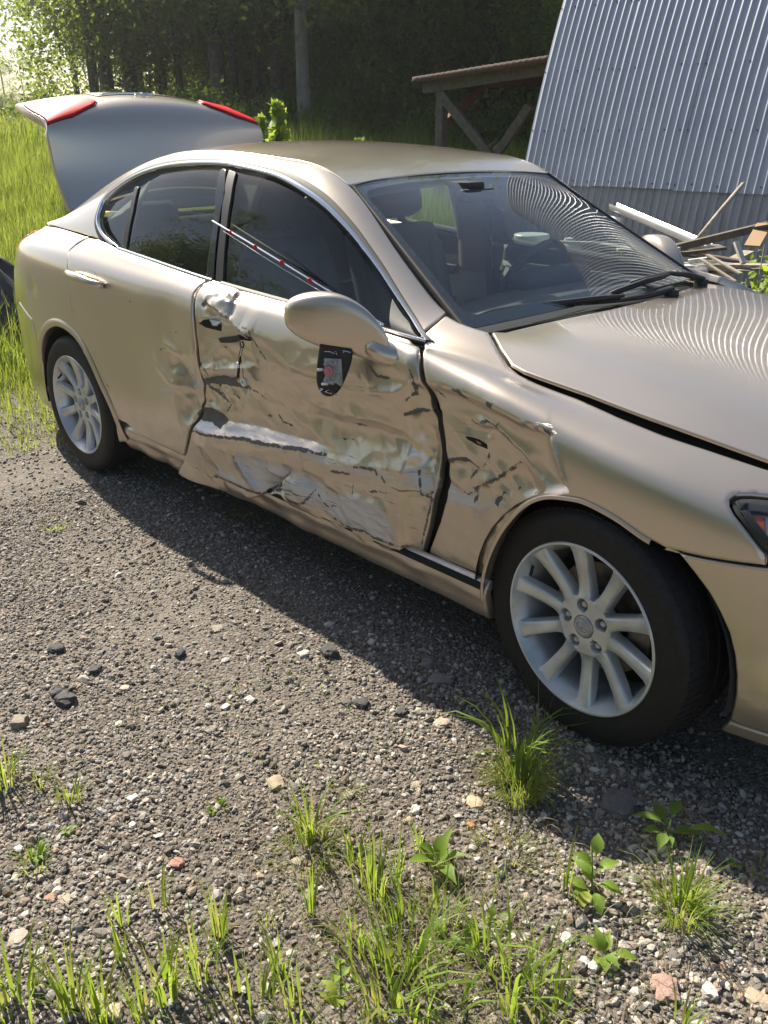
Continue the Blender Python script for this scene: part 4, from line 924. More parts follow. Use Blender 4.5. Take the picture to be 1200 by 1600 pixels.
def make_wheel(x, y, steer, spin, off, mirror=False, label=None):
    w_ = thing('wheel', None, None); w_.parent = CAR; w_.location = Vector((x, y, .317))-CAR0
    w_.rotation_euler = (0, 0, steer + (math.pi if mirror else 0))
    ty = tyre_mesh().build('tyre', MT['tyre'], w_, smooth=True, angle=45)
    tb_ = tread_mesh().build('tread_blocks', MT['tyre'], w_); tb_['kind'] = 'stuff'
    b = MB(); b.lathe([(.2285, -.1125), (.2265, -.1155), (.222, -.1150), (.2185, -.108), (.2150, -.100), (.206, -.080), (.1985, -.060), (.1945, .02), (.200, .07), (.216, .10), (.2285, .11)], 96)
    rim = b.build('rim', MT['alloy'], w_, smooth=True, angle=50)
    for k in range(10): spoke_mesh(R(off+36*k)).build('spoke', MT['alloy'], w_, smooth=True, angle=50)
    # hub: a dished centre with five pockets
    b = MB(); lug = [R(off+2+72*k) for k in range(5)]
    hubr = []
    n = 150
    hub_pts = []
    for j, (r_, yy) in enumerate(((.031, -.0875), (.0395, -.0880), (.0425, -.088), (.0445, -.0881), (.0475, -.0882), (.051, -.0880), (.055, -.0878), (.059, -.0876), (.063, -.0873), (.067, -.087), (.0695, -.0868), (.0725, -.0867), (.0755, -.0866), (.0785, -.0864), (.0815, -.085), (.083, -.078), (.084, -.050))):
        row = []
        for k in range(n):
            a = 2*math.pi*k/n; px_, pz_ = r_*math.cos(a), r_*math.sin(a); y_ = yy
            for la in lug:
                d = math.hypot(px_-.0575*math.cos(la), pz_-.0575*math.sin(la))
                if d < .0140: y_ = yy+.030
                elif d < .0165: y_ = yy+.030*(1-(d-.0140)/.0025)
            if r_ > 9:                                            # scalloped between the spokes
                m_ = abs(((a-R(off)+math.pi/10) % (2*math.pi/10))-math.pi/10)/(math.pi/10)
                y_ += .016*max(0, m_-.45)*((r_-.066)/.02)
            row.append((px_, y_, pz_))
        hub_pts.append(row)
    b.grid(hub_pts, closed=True); hub = b.build('hub', MT['alloy'], w_, smooth=True, angle=45)
    for la in lug:
        c = MB(); c.tube([(.0575*math.cos(la), -.062, .0575*math.sin(la)), (.0575*math.cos(la), -.079, .0575*math.sin(la))], .0088, 6)
        c.tube([(.0575*math.cos(la), -.079, .0575*math.sin(la)), (.0575*math.cos(la), -.082, .0575*math.sin(la))], [.0070, .0045], 10)
        c.build('lug_nut', MT['nut'], w_, smooth=False)
    c = MB(); c.lathe([(0, -.0925), (.018, -.0925), (.0265, -.0915), (.0295, -.088), (.0295, -.080)], 36); cap = c.build('centre_cap', MT['cap'], w_, smooth=True, angle=40)
    # badge: an oval ring with a slanted L inside
    e = MB(); e.tube([(.0205*math.cos(t), -.0932, .0168*math.sin(t)+.0) for t in np.linspace(R(62), R(62+330), 40)], [.0011]*40, 6)
    e.tube([(-.006, -.0932, .014), (-.0025, -.0932, -.0075)][::1], .0014, 6); e.tube([(-.0025, -.0932, -.0075), (.0175, -.0932, -.0055)], .0014, 6)
    em = e.build('badge', MT['alloy'], w_, smooth=True)
    # valve, brake disc, caliper
    va = R(off+18+108); v = MB(); v.tube([(.205*math.cos(va), -.085, .205*math.sin(va)), (.185*math.cos(va), -.112, .185*math.sin(va))], .0045, 6); v.build('valve', MT['rubber'], w_)
    d = MB(); d.lathe([(.05, -.030), (.075, -.030), (.080, -.012), (.148, -.012), (.148, .012), (.08, .012)], 48); dk = d.build('brake_disc', MT['steel'], w_, smooth=True, angle=30)
    cal = MB(); rows = [[((r_)*math.cos(a), yy, r_*math.sin(a)) for r_, yy in ((.105, -.045), (.165, -.045), (.17, .04), (.105, .04))] for a in np.linspace(R(-30), R(30), 7)]
    cal.grid(rows, closed=True); cal.build('brake_caliper', MT['steel'], w_)
    bk = MB(); bk.lathe([(.0, .03), (.205, .05)], 40); bk.build('backing_plate', MT['dark'], w_)
    return w_
MT['tyre'] = mat('tyre_rubber', (.011, .011, .012), .66, spec=.35, noise=(60, .7, (.024, .022, .020)), bump=(220, .0005))
MT['nut'] = mat('lug_nut_metal', (.50, .50, .48), .35, .9)
MT['cap'] = mat('cap_grey', (.33, .35, .36), .35, .6, coat=.3)
make_wheel(0, -.7675, -.105, 0, 26.5); make_wheel(-2.73, -.7675, 0, 0, 22.5)
make_wheel(0, .7675, -.105, 0, 10, True); make_wheel(-2.73, .7675, 0, 0, 5, True)

# ---------------------------------------------------------------- boot lid, raised on its hinges
lidrows = []
def lidrow(x, w_, z, bow=0., dx=0., q=None):
    return [(x+dx*(1-t*t), -w_*t, z+bow*(1-abs(t)**2.2)) for t in np.linspace(1, -1, 17)]
LID = Net([lidrow(-3.115, .600, 1.125, -.02, .04), lidrow(-3.155, .605, 1.21, -.01, .05), lidrow(-3.185, .610, 1.30, .0, .05), lidrow(-3.195, .612, 1.39, .02, .035), lidrow(-3.20, .612, 1.455, .07, .0),
           lidrow(-3.212, .606, 1.487, .100, -.04), lidrow(-3.245, .600, 1.507, .112, -.07), lidrow(-3.33, .600, 1.532, .105, -.09), lidrow(-3.44, .598, 1.562, .085, -.10), lidrow(-3.56, .585, 1.588, .055, -.08), lidrow(-3.60, .578, 1.585, .050, -.07)], ds=.012, dt=.02)
orient(LID, (.6, 0, 1)); LID.face = None
def lf(f, g): return np.array([LID.L*f, LID.T*g])
lo = [lf(0, g) for g in np.linspace(.0, 1, 20)] + [lf(f, 1) for f in np.linspace(.05, .95, 24)] + [lf(1, g) for g in np.linspace(1, 0, 20)] + [lf(f, 0) for f in np.linspace(.95, .05, 24)]
BL = thing('boot_lid', None, None); BL.parent = CAR
LP = lambda o: (setattr(o, 'parent', BL), o)[1]; BL.location = -CAR0
sfr = LID.us[7]/LID.L; lamp_s0, lamp_s1 = LID.us[5]-.005, LID.us[8]+.03
def lampline(g0, g1): 
    T_ = LID.T
    return [np.array([lamp_s0+.015, T_*g0]), np.array([lamp_s0, T_*(g0+(g1-g0)*.45)]), np.array([lamp_s0+.035, T_*(g0+(g1-g0)*.92)]), np.array([lamp_s0+.06, T_*g1]), np.array([lamp_s0+.12, T_*(g0+(g1-g0)*.97)]), np.array([lamp_s1-.06, T_*(g0+(g1-g0)*.55)]), np.array([lamp_s1, T_*(g0+(g1-g0)*.25)]), np.array([lamp_s1+.01, T_*g0])]
LP(panel('lid_skin', LID, inset(lo, .001), MT['paint'], None, h=.02, roll=.006, flange=.03))
for g0, g1 in ((.008, .25), (.992, .75)):
    LP(panel('tail_light', LID, lampline(g0, g1), MT['red'], None, h=.015, roll=.006, flange=.012, offset=.012))
    LP(panel('lamp_rim', LID, inset(lampline(g0, g1), -.007), MT['trim'], None, h=.02, roll=.002, flange=.01, offset=.004))
# number plate recess and its garnish, badge
pr = [np.array([LID.us[6]+.085, LID.T*g]) for g in np.linspace(.30, .70, 9)] + [np.array([LID.us[9]-.02, LID.T*g]) for g in np.linspace(.68, .32, 9)]
LP(panel('plate_recess', LID, pr, MT['plastic'], None, h=.02, roll=.003, flange=.008, offset=.004))
pr2 = [np.array([LID.us[6]+.10, LID.T*g]) for g in np.linspace(.33, .50, 5)] + [np.array([LID.us[6]+.13, LID.T*g]) for g in np.linspace(.50, .33, 5)]
LP(panel('plate_garnish', LID, pr2, MT['chrome'], None, h=.02, roll=.003, flange=.008, offset=.010))
for gg in (.03, .07, .11, .15):
    q = [np.array([LID.us[9]-.010+a, LID.T*(gg+b_)]) for a, b_ in ((0, 0), (.016, 0), (.016, .022), (0, .022))]
    LP(panel('boot_lettering', LID, q, MT['trim'], None, h=.02, roll=0, flange=.002, offset=.003))
bc = np.array([LID.us[6]+.045, LID.T*.50]); b = MB()
def lidpt(ds, dt, off): st = bc+np.array([ds, dt]); return tuple((LID.P(st)+LID.Nn(st)*off)[0])
b.tube([lidpt(.020*math.sin(t), .050*math.cos(t), .008) for t in np.linspace(0, 2*math.pi, 30)], .0042, 6, cap=False); b.tube([lidpt(.016, -.016, .009), lidpt(-.014, .002, .009)], .005, 6); b.tube([lidpt(-.014, .002, .009), lidpt(-.012, .042, .009)], .005, 6)
LP(b.build('boot_badge', MT['chrome'], None, smooth=True))
# inner face of the lid, hinges
G = [[tuple((LID.P(np.array([[LID.L*f, LID.T*g]]))-LID.Nn(np.array([[LID.L*f, LID.T*g]]))*.045)[0]) for g in np.linspace(.02, .98, 12)] for f in np.linspace(.01, .99, 16)]
b = MB(); b.grid(G); LP(b.build('lid_lining', MT['dash'], None, smooth=True))
for s_ in (-1, 1):
    b = MB(); b.tube([(-3.16, s_*.575, 1.20), (-3.14, s_*.58, 1.12), (-3.15, s_*.585, 1.02), (-3.2, s_*.58, .93)], .014, 6, flat=.6); LP(b.build('lid_hinge', MT['trim'], None, smooth=True))
# rear deck edge, boot floor, tail lamp on the quarter
b = MB(); b.box((-3.38, 0, .62), (.66, 1.3, .04)); b.box((-3.66, 0, .80), (.06, 1.2, .36), bev=.02); b.box((-3.08, 0, .86), (.04, 1.35, .42)); carpart(b.build('boot_interior', MT['dash']))
b = MB(); b.grid([[(x, q*w_, z) for q in np.linspace(1, -1, 9)] for x, w_, z in ((-3.07, .63, 1.085), (-3.14, .635, 1.07), (-3.17, .63, 1.05))]); carpart(b.build('deck_panel', MT['paint'], smooth=True, solid=.01))
tl = [np.array([SIDE.us[3]-.02, SIDE.vs[9]]), np.array([SIDE.us[4]+.005, SIDE.vs[9]-.02]), np.array([SIDE.us[4]-.02, SIDE.vs[6]]), np.array([SIDE.us[3]-.02, SIDE.vs[5]]), np.array([SIDE.us[2], SIDE.vs[5]+.02]), np.array([SIDE.us[2], SIDE.vs[9]])]
for mir in (False, True): carpart(panel('tail_light', SIDE, tl, MT['red'], None, h=.02, roll=.006, flange=.02, offset=.006, mirror=mir))

# ---------------------------------------------------------------- headlights
MT['lens'] = glass_mat('headlight_lens', (.86, .88, .88), .02, 1.45, 1.2)
hlo = list(PX(SIDE, [(1195, 779), (1175, 777), (1158, 777), (1149, 778), (1145, 782), (1145, 790), (1151, 803), (1163, 820), (1182, 846), (1195, 862)])) + list(XZ(SIDE, [(.42, .668), (.52, .64), (.64, .615), (.71, .60)])) + list(XZ(SIDE, [(.735, .66), (.70, .70), (.60, .728), (.50, .742), (.42, .752)]))
hlo = np.array(hlo)
for mir in (False, True):
    h0 = thing('headlight', None, None); h0.parent = CAR; h0.location = -CAR0
    for nm, ins, off, m_, ho in (('lamp_seal', -.001, -.006, 'rubber', .010), ('lamp_rim', .009, -.003, 'chromedark', .016),):
        o_ = inset(hlo, ins); hh = [inset(hlo, ho+ins)]
        q = panel(nm, SIDE, o_, MT.get(m_, MT['plastic']), None, h=.02, roll=.0015, flange=.01, offset=off, holes=hh, mirror=mir); q.parent = h0
    q = panel('lens', SIDE, inset(hlo, .006), MT['lens'], None, h=.02, roll=.003, flange=0, offset=.0, mirror=mir); q.parent = h0
    q = panel('lamp_bowl', SIDE, inset(hlo, .004), mat('lamp_bowl_silver', (.72, .74, .76), .35, .15), None, h=.02, roll=0, flange=0, offset=-.020, mirror=mir); q.parent = h0
    am = PX(SIDE, [(1172, 798), (1197, 806), (1199, 850), (1186, 826)]); am = np.vstack([am, ])
    q = panel('turn_signal', SIDE, am, MT['amber'], None, h=.02, roll=.003, flange=.008, offset=-.010, mirror=mir); q.parent = h0

# ---------------------------------------------------------------- door handle of the rear door, torn one of the front door
def side3(px, py, off=0.): st = SIDE.pk(px, py); return Vector((SIDE.P(st)+SIDE.Nn(st)*(off+damage(np.array([st]))[0]))[0])
H = MB(); pts = [side3(113, 428, .006), side3(116, 428, .030), side3(125, 431, .042), side3(140, 436, .044), side3(153, 442, .038), side3(161, 446, .020), side3(163, 447, .004)]
H.tube(pts, [.010, .0125, .0135, .0135, .0130, .0115, .009], 12, flat=1.25); hd = carpart(H.build('door_handle', MT['paint'], smooth=True))
cupc = SIDE.pk(141, 437)
cup = [cupc+np.array([.062*math.cos(a)*(1.0), .040*math.sin(a)]) for a in np.linspace(0, 2*math.pi, 24, endpoint=False)]
cupd = lambda V: -.0015*np.ones(len(V))
o_ = panel('handle_recess', SIDE, cup, MT['paint'], None, h=.010, roll=0, flange=0, offset=.0005, disp=lambda V: damage(V)+.0008-.016*np.clip(1-((V[:, 0]-cupc[0])/.058)**2-((V[:, 1]-cupc[1])/.036)**2, 0, 1)**.6*0); carpart(o_)
def patch(name, px, m, off, thick=.004, parent=None, h=.01):
    o = panel(name, SIDE, PX(SIDE, px), m, None, h=h, roll=.0015, flange=thick, disp=damage, offset=off, edge=.005); return carpart(o, parent)
patch('handle_hole_dark', c5((160, 560), (220, 515), (300, 500), (430, 580), (430, 670), (350, 650), (230, 620)), MT['dark'], .002)  # black patch on the skin, painting the dark inside the torn handle hole
patch('socket_piece', c5((305, 505), (350, 520), (440, 540), (400, 570), (370, 600), (330, 590)), MT['white'], .006)
patch('handle_strap', c5((430, 760), (480, 745), (590, 735), (720, 712), (760, 780), (600, 822), (465, 820)), MT['plastic'], .014, .012)
patch('handle_bracket', c5((745, 650), (830, 700), (905, 765), (900, 790), (760, 785), (740, 740)), MT['dark'], .010, .010)
patch('marker_hole_dark', c6((325, 620), (370, 628), (420, 645), (470, 678), (475, 710), (400, 680), (345, 645)), MT['dark'], .0012)  # flat black patch standing in for the shade within the lamp opening
patch('bulb_fragment', c6((400, 650), (430, 665), (435, 680), (405, 668)), MT['amber'], .003)
# the lock rod dangling on its wire
A = side3(386.5, 537, .030); B = side3(381, 570, .034); C_ = side3(380, 588, .030); D = side3(385.5, 596, .026)
LR = MB(); LR.tube([A+Vector((.010*math.cos(t), 0, .010*math.sin(t))) for t in np.linspace(0, 2*math.pi, 16)], .0025, 5, cap=False); lr = carpart(LR.build('lock_rod', MT['wire'], smooth=True))
q = MB(); q.tube([A+Vector((-.006, 0, -.01)), A.lerp(B, .5)+Vector((-.008, 0, 0)), B+Vector((-.004, 0, 0))], .0016, 5); q.tube([A+Vector((.004, 0, -.01)), A.lerp(B, .6)+Vector((.004, 0, 0)), B.lerp(D, .5)+Vector((.008, 0, 0)), D], .0012, 5); carpart(q.build('wire', MT['wire'], smooth=True), lr)
q = MB(); q.tube([A.lerp(B, .55), B, C_], [.004, .0055, .005], 6); carpart(q.build('wire_sleeve', MT['wire'], smooth=True), lr)
q = MB(); q.tube([B+Vector((0, -.001, .012)), B+Vector((0, -.001, -.006))], .0062, 6); carpart(q.build('paper_tag', MT['white'], smooth=True), lr)
q = MB(); q.tube([D+Vector((0, .006, 0)), D+Vector((0, -.006, 0))], .0145, 16); carpart(q.build('lock_cylinder', MT['white'], smooth=True, angle=40), lr)
q = MB(); q.tube([D+Vector((0, -.004, 0)), D+Vector((0, -.009, 0))], .0045, 10); carpart(q.build('lock_bolt', MT['nut']), lr)

# ---------------------------------------------------------------- the moulding torn loose along the window
e0 = Vector(at(332, 345, y=-.85)); e1 = Vector(at(520, 458, y=-.838)); e2 = Vector(at(600, 508, y=-.815))
mp_ = [e0, e0.lerp(e1, .33)+Vector((0, -.004, .004)), e0.lerp(e1, .66)+Vector((0, -.003, .003)), e1, e2]
b = MB(); b.tube(mp_, [.0045, .0055, .0055, .0055, .005], 6, flat=.6); TM = carpart(b.build('torn_moulding', MT['chrome'], smooth=True, angle=50))
off = Vector((0, .008, .016)); b = MB(); b.tube([p+off for p in mp_[0:1]][:0] + [e0.lerp(e1, .17)+off*1.3, e0.lerp(e1, .5)+off, e0.lerp(e1, .95)+off*.6], [.003, .006, .005], 6, flat=.4); carpart(b.build('moulding_rubber', MT['dark'], smooth=True), TM)
f0 = Vector(at(349, 361, y=-.853)); f1 = Vector(at(506, 458, y=-.842)); b = MB(); b.tube([f0, f0.lerp(f1, .5)+Vector((0, 0, -.003)), f1], .0016, 5); carpart(b.build('moulding_rail', MT['chrome'], smooth=True), TM)
for px_, py_ in ((361, 365), (400, 387), (441, 411), (485, 439)):
    c = Vector(at(px_, py_, y=-.852)); b = MB(); b.box(c, (.016, .008, .008), Matrix.Rotation(R(28), 3, 'Y'), bev=.003); b.box(c+Vector((0, -.003, .003)), (.007, .008, .012), bev=.002); carpart(b.build('clip', MT['redplastic']), TM)

# ---------------------------------------------------------------- door mirror and its dangling plate
def loftring(c, a, b_, ua, ub, n=20, p=3.3):
    out = []
    for k in range(n):
        t = 2*math.pi*k/n; ct, st_ = math.cos(t), math.sin(t)
        out.append(c + ua*(a*abs(ct)**(2/p)*(1 if ct > 0 else -1)) + ub*(b_*abs(st_)**(2/p)*(1 if st_ > 0 else -1)))
    return out
b = MB(); ua = Vector((.93, -.36, 0)).normalized(); ub = Vector((0, 0, 1))
mrows = []
for c, a, h_ in MIRROR_ROWS: mrows.append(loftring(Vector(c), a, h_, ua, ub))
b.grid(mrows, closed=True); b.add([tuple(v) for v in mrows[0]], [tuple(range(20))]); b.add([tuple(v) for v in mrows[-1]], [tuple(reversed(range(20)))])
MR = carpart(b.build('door_mirror', MT['paint'], smooth=True, sub=2))
b = MB(); b.tube([Vector((-.695, -.81, .880)), Vector((-.705, -.845, .882)), Vector((-.725, -.872, .897)), Vector((-.76, -.885, .925))], [.066, .062, .056, .046], 16, flat=.66); carpart(b.build('mirror_foot', MT['paint'], smooth=True, sub=1), MR)
# plate: black oval backing with a grey bracket
pc = Vector(at(521, 582, y=-.955)); pz = Vector((.10, .05, 1)).normalized(); pxv = Vector((.83, .42, 0)); pxv = (pxv-pz*pxv.dot(pz)).normalized(); pn = pxv.cross(pz)
def pp(u, v, o=0.): return pc+pxv*(u*1.10)+pz*(v*1.06)+pn*o
prof = [(-.040, .075), (.045, .072), (.045, .040), (.036, .000), (.024, -.035), (.010, -.058), (-.008, -.067), (-.026, -.062), (-.038, -.046), (-.044, -.020), (-.044, .020)]
pr_ = smooth_poly(prof, True, 4, corners=(0, 1)); n_ = len(pr_)
b = MB(); V = [pp(u, v, .006) for u, v in pr_]+[pp(u, v, -.006) for u, v in pr_]+[pp(u*.90, v*.92, .010) for u, v in pr_]
F = [tuple(range(2*n_, 3*n_)), tuple(reversed(range(n_, 2*n_)))]+[(i, (i+1) % n_, n_+(i+1) % n_, n_+i) for i in range(n_)]+[(2*n_+i, 2*n_+(i+1) % n_, (i+1) % n_, i) for i in range(n_)]
b.add(V, F); DP = carpart(b.build('mirror_backing', MT['rubber'], smooth=False), MR)
rot = Matrix((pxv, pn, pz)).transposed() @ Matrix.Rotation(R(-8), 3, 'Y')
MT['bracket'] = mat('grey_bracket', (.40, .39, .40), .5, noise=(60, .6, (.2, .2, .2)))
b = MB(); b.box(pp(.004, .008, .012), (.052, .006, .070), rot, bev=.002)
for k in range(22): b.box(pp(.004+rnd.uniform(-.022, .022), .008+rnd.uniform(-.033, .033), .017), (rnd.uniform(.004, .016), .004, rnd.uniform(.004, .016)), rot @ Matrix.Rotation(rnd.uniform(0, 3), 3, 'Y'), bev=.001)
carpart(b.build('bracket', MT['bracket']), MR)
MT['pink'] = mat('pink_grommet', (.55, .22, .24), .4)
b = MB(); c0 = pp(-.006, .008, .015); b.tube([c0, c0+pn*.010], .014, 12); b.tube([c0+pn*.010, c0+pn*.016], [.008, .006], 10); carpart(b.build('grommet', MT['pink'], smooth=True, angle=40), MR)
for u, v in ((-.030, .006), (-.014, -.030)):
    b = MB(); b.tube([pp(u-.008, v-.002, .018), pp(u+.008, v+.003, .022)], .0042, 8); carpart(b.build('peg', MT['white'], smooth=True), MR)
q = MB()
for k in range(9):
    u, v = rnd.uniform(-.035, .03), rnd.choice((rnd.uniform(.048, .068), rnd.uniform(-.055, -.036))); q.tube([pp(u, v, .011), pp(u+rnd.uniform(-.012, .012), v+rnd.uniform(-.008, .008), .014), pp(u+rnd.uniform(-.02, .02), v+rnd.uniform(-.01, .01), .011)], .0012, 4)
qo = carpart(q.build('frayed_wires', MT['chrome']), MR); qo['kind'] = 'stuff'
# far mirror
b = MB(); mr2 = [[Vector((v.x-.07, -v.y, v.z+.0)) for v in r_] for r_ in mrows]; b.grid(mr2, closed=True); b.add([tuple(v) for v in mr2[0]], [tuple(reversed(range(20)))]); b.add([tuple(v) for v in mr2[-1]], [tuple(range(20))]); M2 = carpart(b.build('door_mirror', MT['paint'], smooth=True, sub=2))
b = MB(); b.tube([Vector((-.745, .80, .90)), Vector((-.70, .92, .93))], [.04, .035], 10, flat=.6); carpart(b.build('mirror_foot', MT['paint'], smooth=True), M2)
# ================================================================== THE PLACE
def smst(a, b, x): t = np.clip((x-a)/(b-a), 0, 1); return t*t*(3-2*t)
def gh(x, y):
    x = np.asarray(x, float); y = np.asarray(y, float)
    q = np.maximum(-x-4.6, y-5.6); far = 1.22*smst(0, 10.5, q)
    n = .010*np.sin(x*2.3+1.)*np.sin(y*1.9+.4)+.006*np.sin(x*5.1+y*3.7)+.004*np.sin(x*9.7-y*8.1)
    return far + n*smst(0, .5, np.abs(y+.05)-.2)*.8 - .004
def road_edge(x, y):
    """> 0 where the gravel is, < 0 in the grass"""
    w_ = .28*np.sin(x*1.7)+.16*np.sin(x*4.3+1.)+.12*np.sin(y*5.+x*2)
    return np.minimum(x+4.35+.55*(y+.5)+w_*.6, 3.1+.25*w_-y)
def leafmat(name, c1, c2, c3, trans=.5, rough=.5, attr='shade'):
    m = bpy.data.materials.new(name); m.use_nodes = True; t = m.node_tree; t.nodes.clear()
    a = node(t, 'ShaderNodeAttribute', attribute_name=attr); r = node(t, 'ShaderNodeValToRGB')
    r.color_ramp.elements[0].color = (*c1, 1); r.color_ramp.elements[1].color = (*c3, 1); e = r.color_ramp.elements.new(.5); e.color = (*c2, 1)
    t.links.new(a.outputs['Fac'], r.inputs[0])
    b = t.nodes.new('ShaderNodeBsdfPrincipled'); b.inputs['Roughness'].default_value = rough; b.inputs['Specular IOR Level'].default_value = .35
    t.links.new(r.outputs[0], b.inputs['Base Color'])
    tl = t.nodes.new('ShaderNodeBsdfTranslucent'); mc = mixc(t, .35, r.outputs[0], (.55, .62, .06)); t.links.new(mc, tl.inputs[0])
    mx = t.nodes.new('ShaderNodeMixShader'); mx.inputs[0].default_value = trans
    t.links.new(b.outputs[0], mx.inputs[1]); t.links.new(tl.outputs[0], mx.inputs[2])
    o = t.nodes.new('ShaderNodeOutputMaterial'); t.links.new(mx.outputs[0], o.inputs[0]); return m
MT['grass'] = leafmat('green_grass', (.12, .22, .028), (.21, .34, .045), (.40, .33, .14), .58)
MT['meadow'] = leafmat('meadow_grass', (.11, .18, .025), (.19, .28, .04), (.34, .32, .10), .55)
MT['leaf'] = leafmat('forest_leaf', (.055, .095, .024), (.10, .155, .04), (.19, .24, .06), .62)
MT['leaf2'] = leafmat('bush_leaf', (.05, .10, .015), (.09, .16, .025), (.15, .22, .035), .45)
MT['weed'] = leafmat('weed_leaf', (.16, .27, .05), (.24, .37, .06), (.42, .46, .08), .55)
MT['straw'] = leafmat('dry_straw', (.20, .15, .08), (.33, .26, .15), (.45, .38, .25), .3)
MT['bark'] = mat('grey_bark', (.085, .072, .058), .9, noise=(9, .8, (.14, .125, .105)), bump=(30, .01))
MT['palebark'] = mat('pale_aspen_bark', (.26, .25, .22), .85, noise=(5, .7, (.13, .12, .10)), bump=(24, .008))

# ---------------------------------------------------------------- ground
def ground_mat():
    m = bpy.data.materials.new('gravel_earth'); m.use_nodes = True; t = m.node_tree; b = t.nodes['Principled BSDF']
    tc = t.nodes.new('ShaderNodeTexCoord'); P_ = tc.outputs['Object']
    v = node(t, 'ShaderNodeTexVoronoi', iScale=105.); t.links.new(P_, v.inputs['Vector'])
    hs = node(t, 'ShaderNodeSeparateColor'); t.links.new(v.outputs['Color'], hs.inputs[0])
    n1 = node(t, 'ShaderNodeTexNoise', iScale=2.1, iDetail=6.); t.links.new(P_, n1.inputs['Vector'])
    n2 = node(t, 'ShaderNodeTexNoise', iScale=160., iDetail=3.); t.links.new(P_, n2.inputs['Vector'])
    r = node(t, 'ShaderNodeValToRGB'); cr_ = r.color_ramp; cr_.elements[0].color = (.060, .049, .040, 1); cr_.elements[1].color = (.36, .32, .27, 1)
    e = cr_.elements.new(.45); e.color = (.145, .120, .096, 1); e = cr_.elements.new(.8); e.color = (.22, .19, .155, 1)
    t.links.new(hs.outputs[0], r.inputs[0])
    c = mixc(t, mth(t, 'MULTIPLY', n2.outputs['Fac'], .6), r.outputs[0], (.115, .095, .076))
    c = mixc(t, node_range(t, n1.outputs['Fac'], .38, .66, 0, .6), c, (.20, .17, .14))
    so = node(t, 'ShaderNodeAttribute', attribute_name='soil'); c = mixc(t, so.outputs['Fac'], c, (.062, .046, .033))
    a = node(t, 'ShaderNodeAttribute', attribute_name='green')
    c = mixc(t, a.outputs['Fac'], c, (.075, .072, .030)); t.links.new(c, b.inputs['Base Color']); b.inputs['Roughness'].default_value = .92
    h = mth(t, 'ADD', mth(t, 'MULTIPLY', mth(t, 'SUBTRACT', 1., v.outputs['Distance']), .6), mth(t, 'MULTIPLY', n2.outputs['Fac'], .7))
    bp = node(t, 'ShaderNodeBump', iDistance=.009, iStrength=1.); t.links.new(h, bp.inputs['Height']); t.links.new(bp.outputs[0], b.inputs['Normal'])
    return m
def node_range(t, s, a, b, c, d):
    n = node(t, 'ShaderNodeMapRange', i1=a, i2=b, i3=c, i4=d); t.links.new(s, n.inputs[0]); return n.outputs[0]
def axis(lo, hi, a, b, fine, n1, n2):
    return np.concatenate([a-np.geomspace(fine, a-lo, n1)[::-1], np.arange(a, b, fine), b+np.geomspace(fine, hi-b, n2)])
gx = axis(-420, 420, -5.2, 1.9, .045, 46, 46); gy = axis(-420, 420, -3.2, 1.2, .045, 46, 46)
X, Y = np.meshgrid(gx, gy, indexing='ij'); Z = gh(X, Y)
Vg = np.stack([X.ravel(), Y.ravel(), Z.ravel()], 1); a, b_ = X.shape
ii, jj = np.meshgrid(np.arange(a-1), np.arange(b_-1), indexing='ij'); base = (ii*b_+jj).ravel()
Fg = np.stack([base, base+b_, base+b_+1, base+1], 1)
green = 1-smst(-.35, .30, road_edge(Vg[:, 0], Vg[:, 1]))
soil = np.clip(1.15-np.hypot((Vg[:, 0]-.12)/.75, (Vg[:, 1]+1.72)/.42), 0, 1)*.6*(.6+.4*np.sin(Vg[:, 0]*17)*np.sin(Vg[:, 1]*21)); soil = np.maximum(soil, np.clip(1-np.hypot((Vg[:, 0]+.05)/.28, (Vg[:, 1]+1.12)/.16), 0, 1))
tag(link('ground', mesh_np('ground', Vg, Fg, ground_mat(), True, {'green': green, 'soil': soil})), kind='structure')

# ---------------------------------------------------------------- gravel
def ico():
    p = (1+5**.5)/2; V = np.array([(-1, p, 0), (1, p, 0), (-1, -p, 0), (1, -p, 0), (0, -1, p), (0, 1, p), (0, -1, -p), (0, 1, -p), (p, 0, -1), (p, 0, 1), (-p, 0, -1), (-p, 0, 1)], float)
    F = np.array([(0, 11, 5), (0, 5, 1), (0, 1, 7), (0, 7, 10), (0, 10, 11), (1, 5, 9), (5, 11, 4), (11, 10, 2), (10, 7, 6), (7, 1, 8), (3, 9, 4), (3, 4, 2), (3, 2, 6), (3, 6, 8), (3, 8, 9), (4, 9, 5), (2, 4, 11), (6, 2, 10), (8, 6, 7), (9, 8, 1)])
    return V/np.linalg.norm(V[0]), F
IV, IF = ico()
def randrot(n):
    q = rng.normal(size=(n, 4)); q /= np.linalg.norm(q, axis=1, keepdims=True); w_, x, y, z = q.T
    return np.stack([np.stack([1-2*(y*y+z*z), 2*(x*y-z*w_), 2*(x*z+y*w_)], 1), np.stack([2*(x*y+z*w_), 1-2*(x*x+z*z), 2*(y*z-x*w_)], 1), np.stack([2*(x*z-y*w_), 2*(y*z+x*w_), 1-2*(x*x+y*y)], 1)], 1)
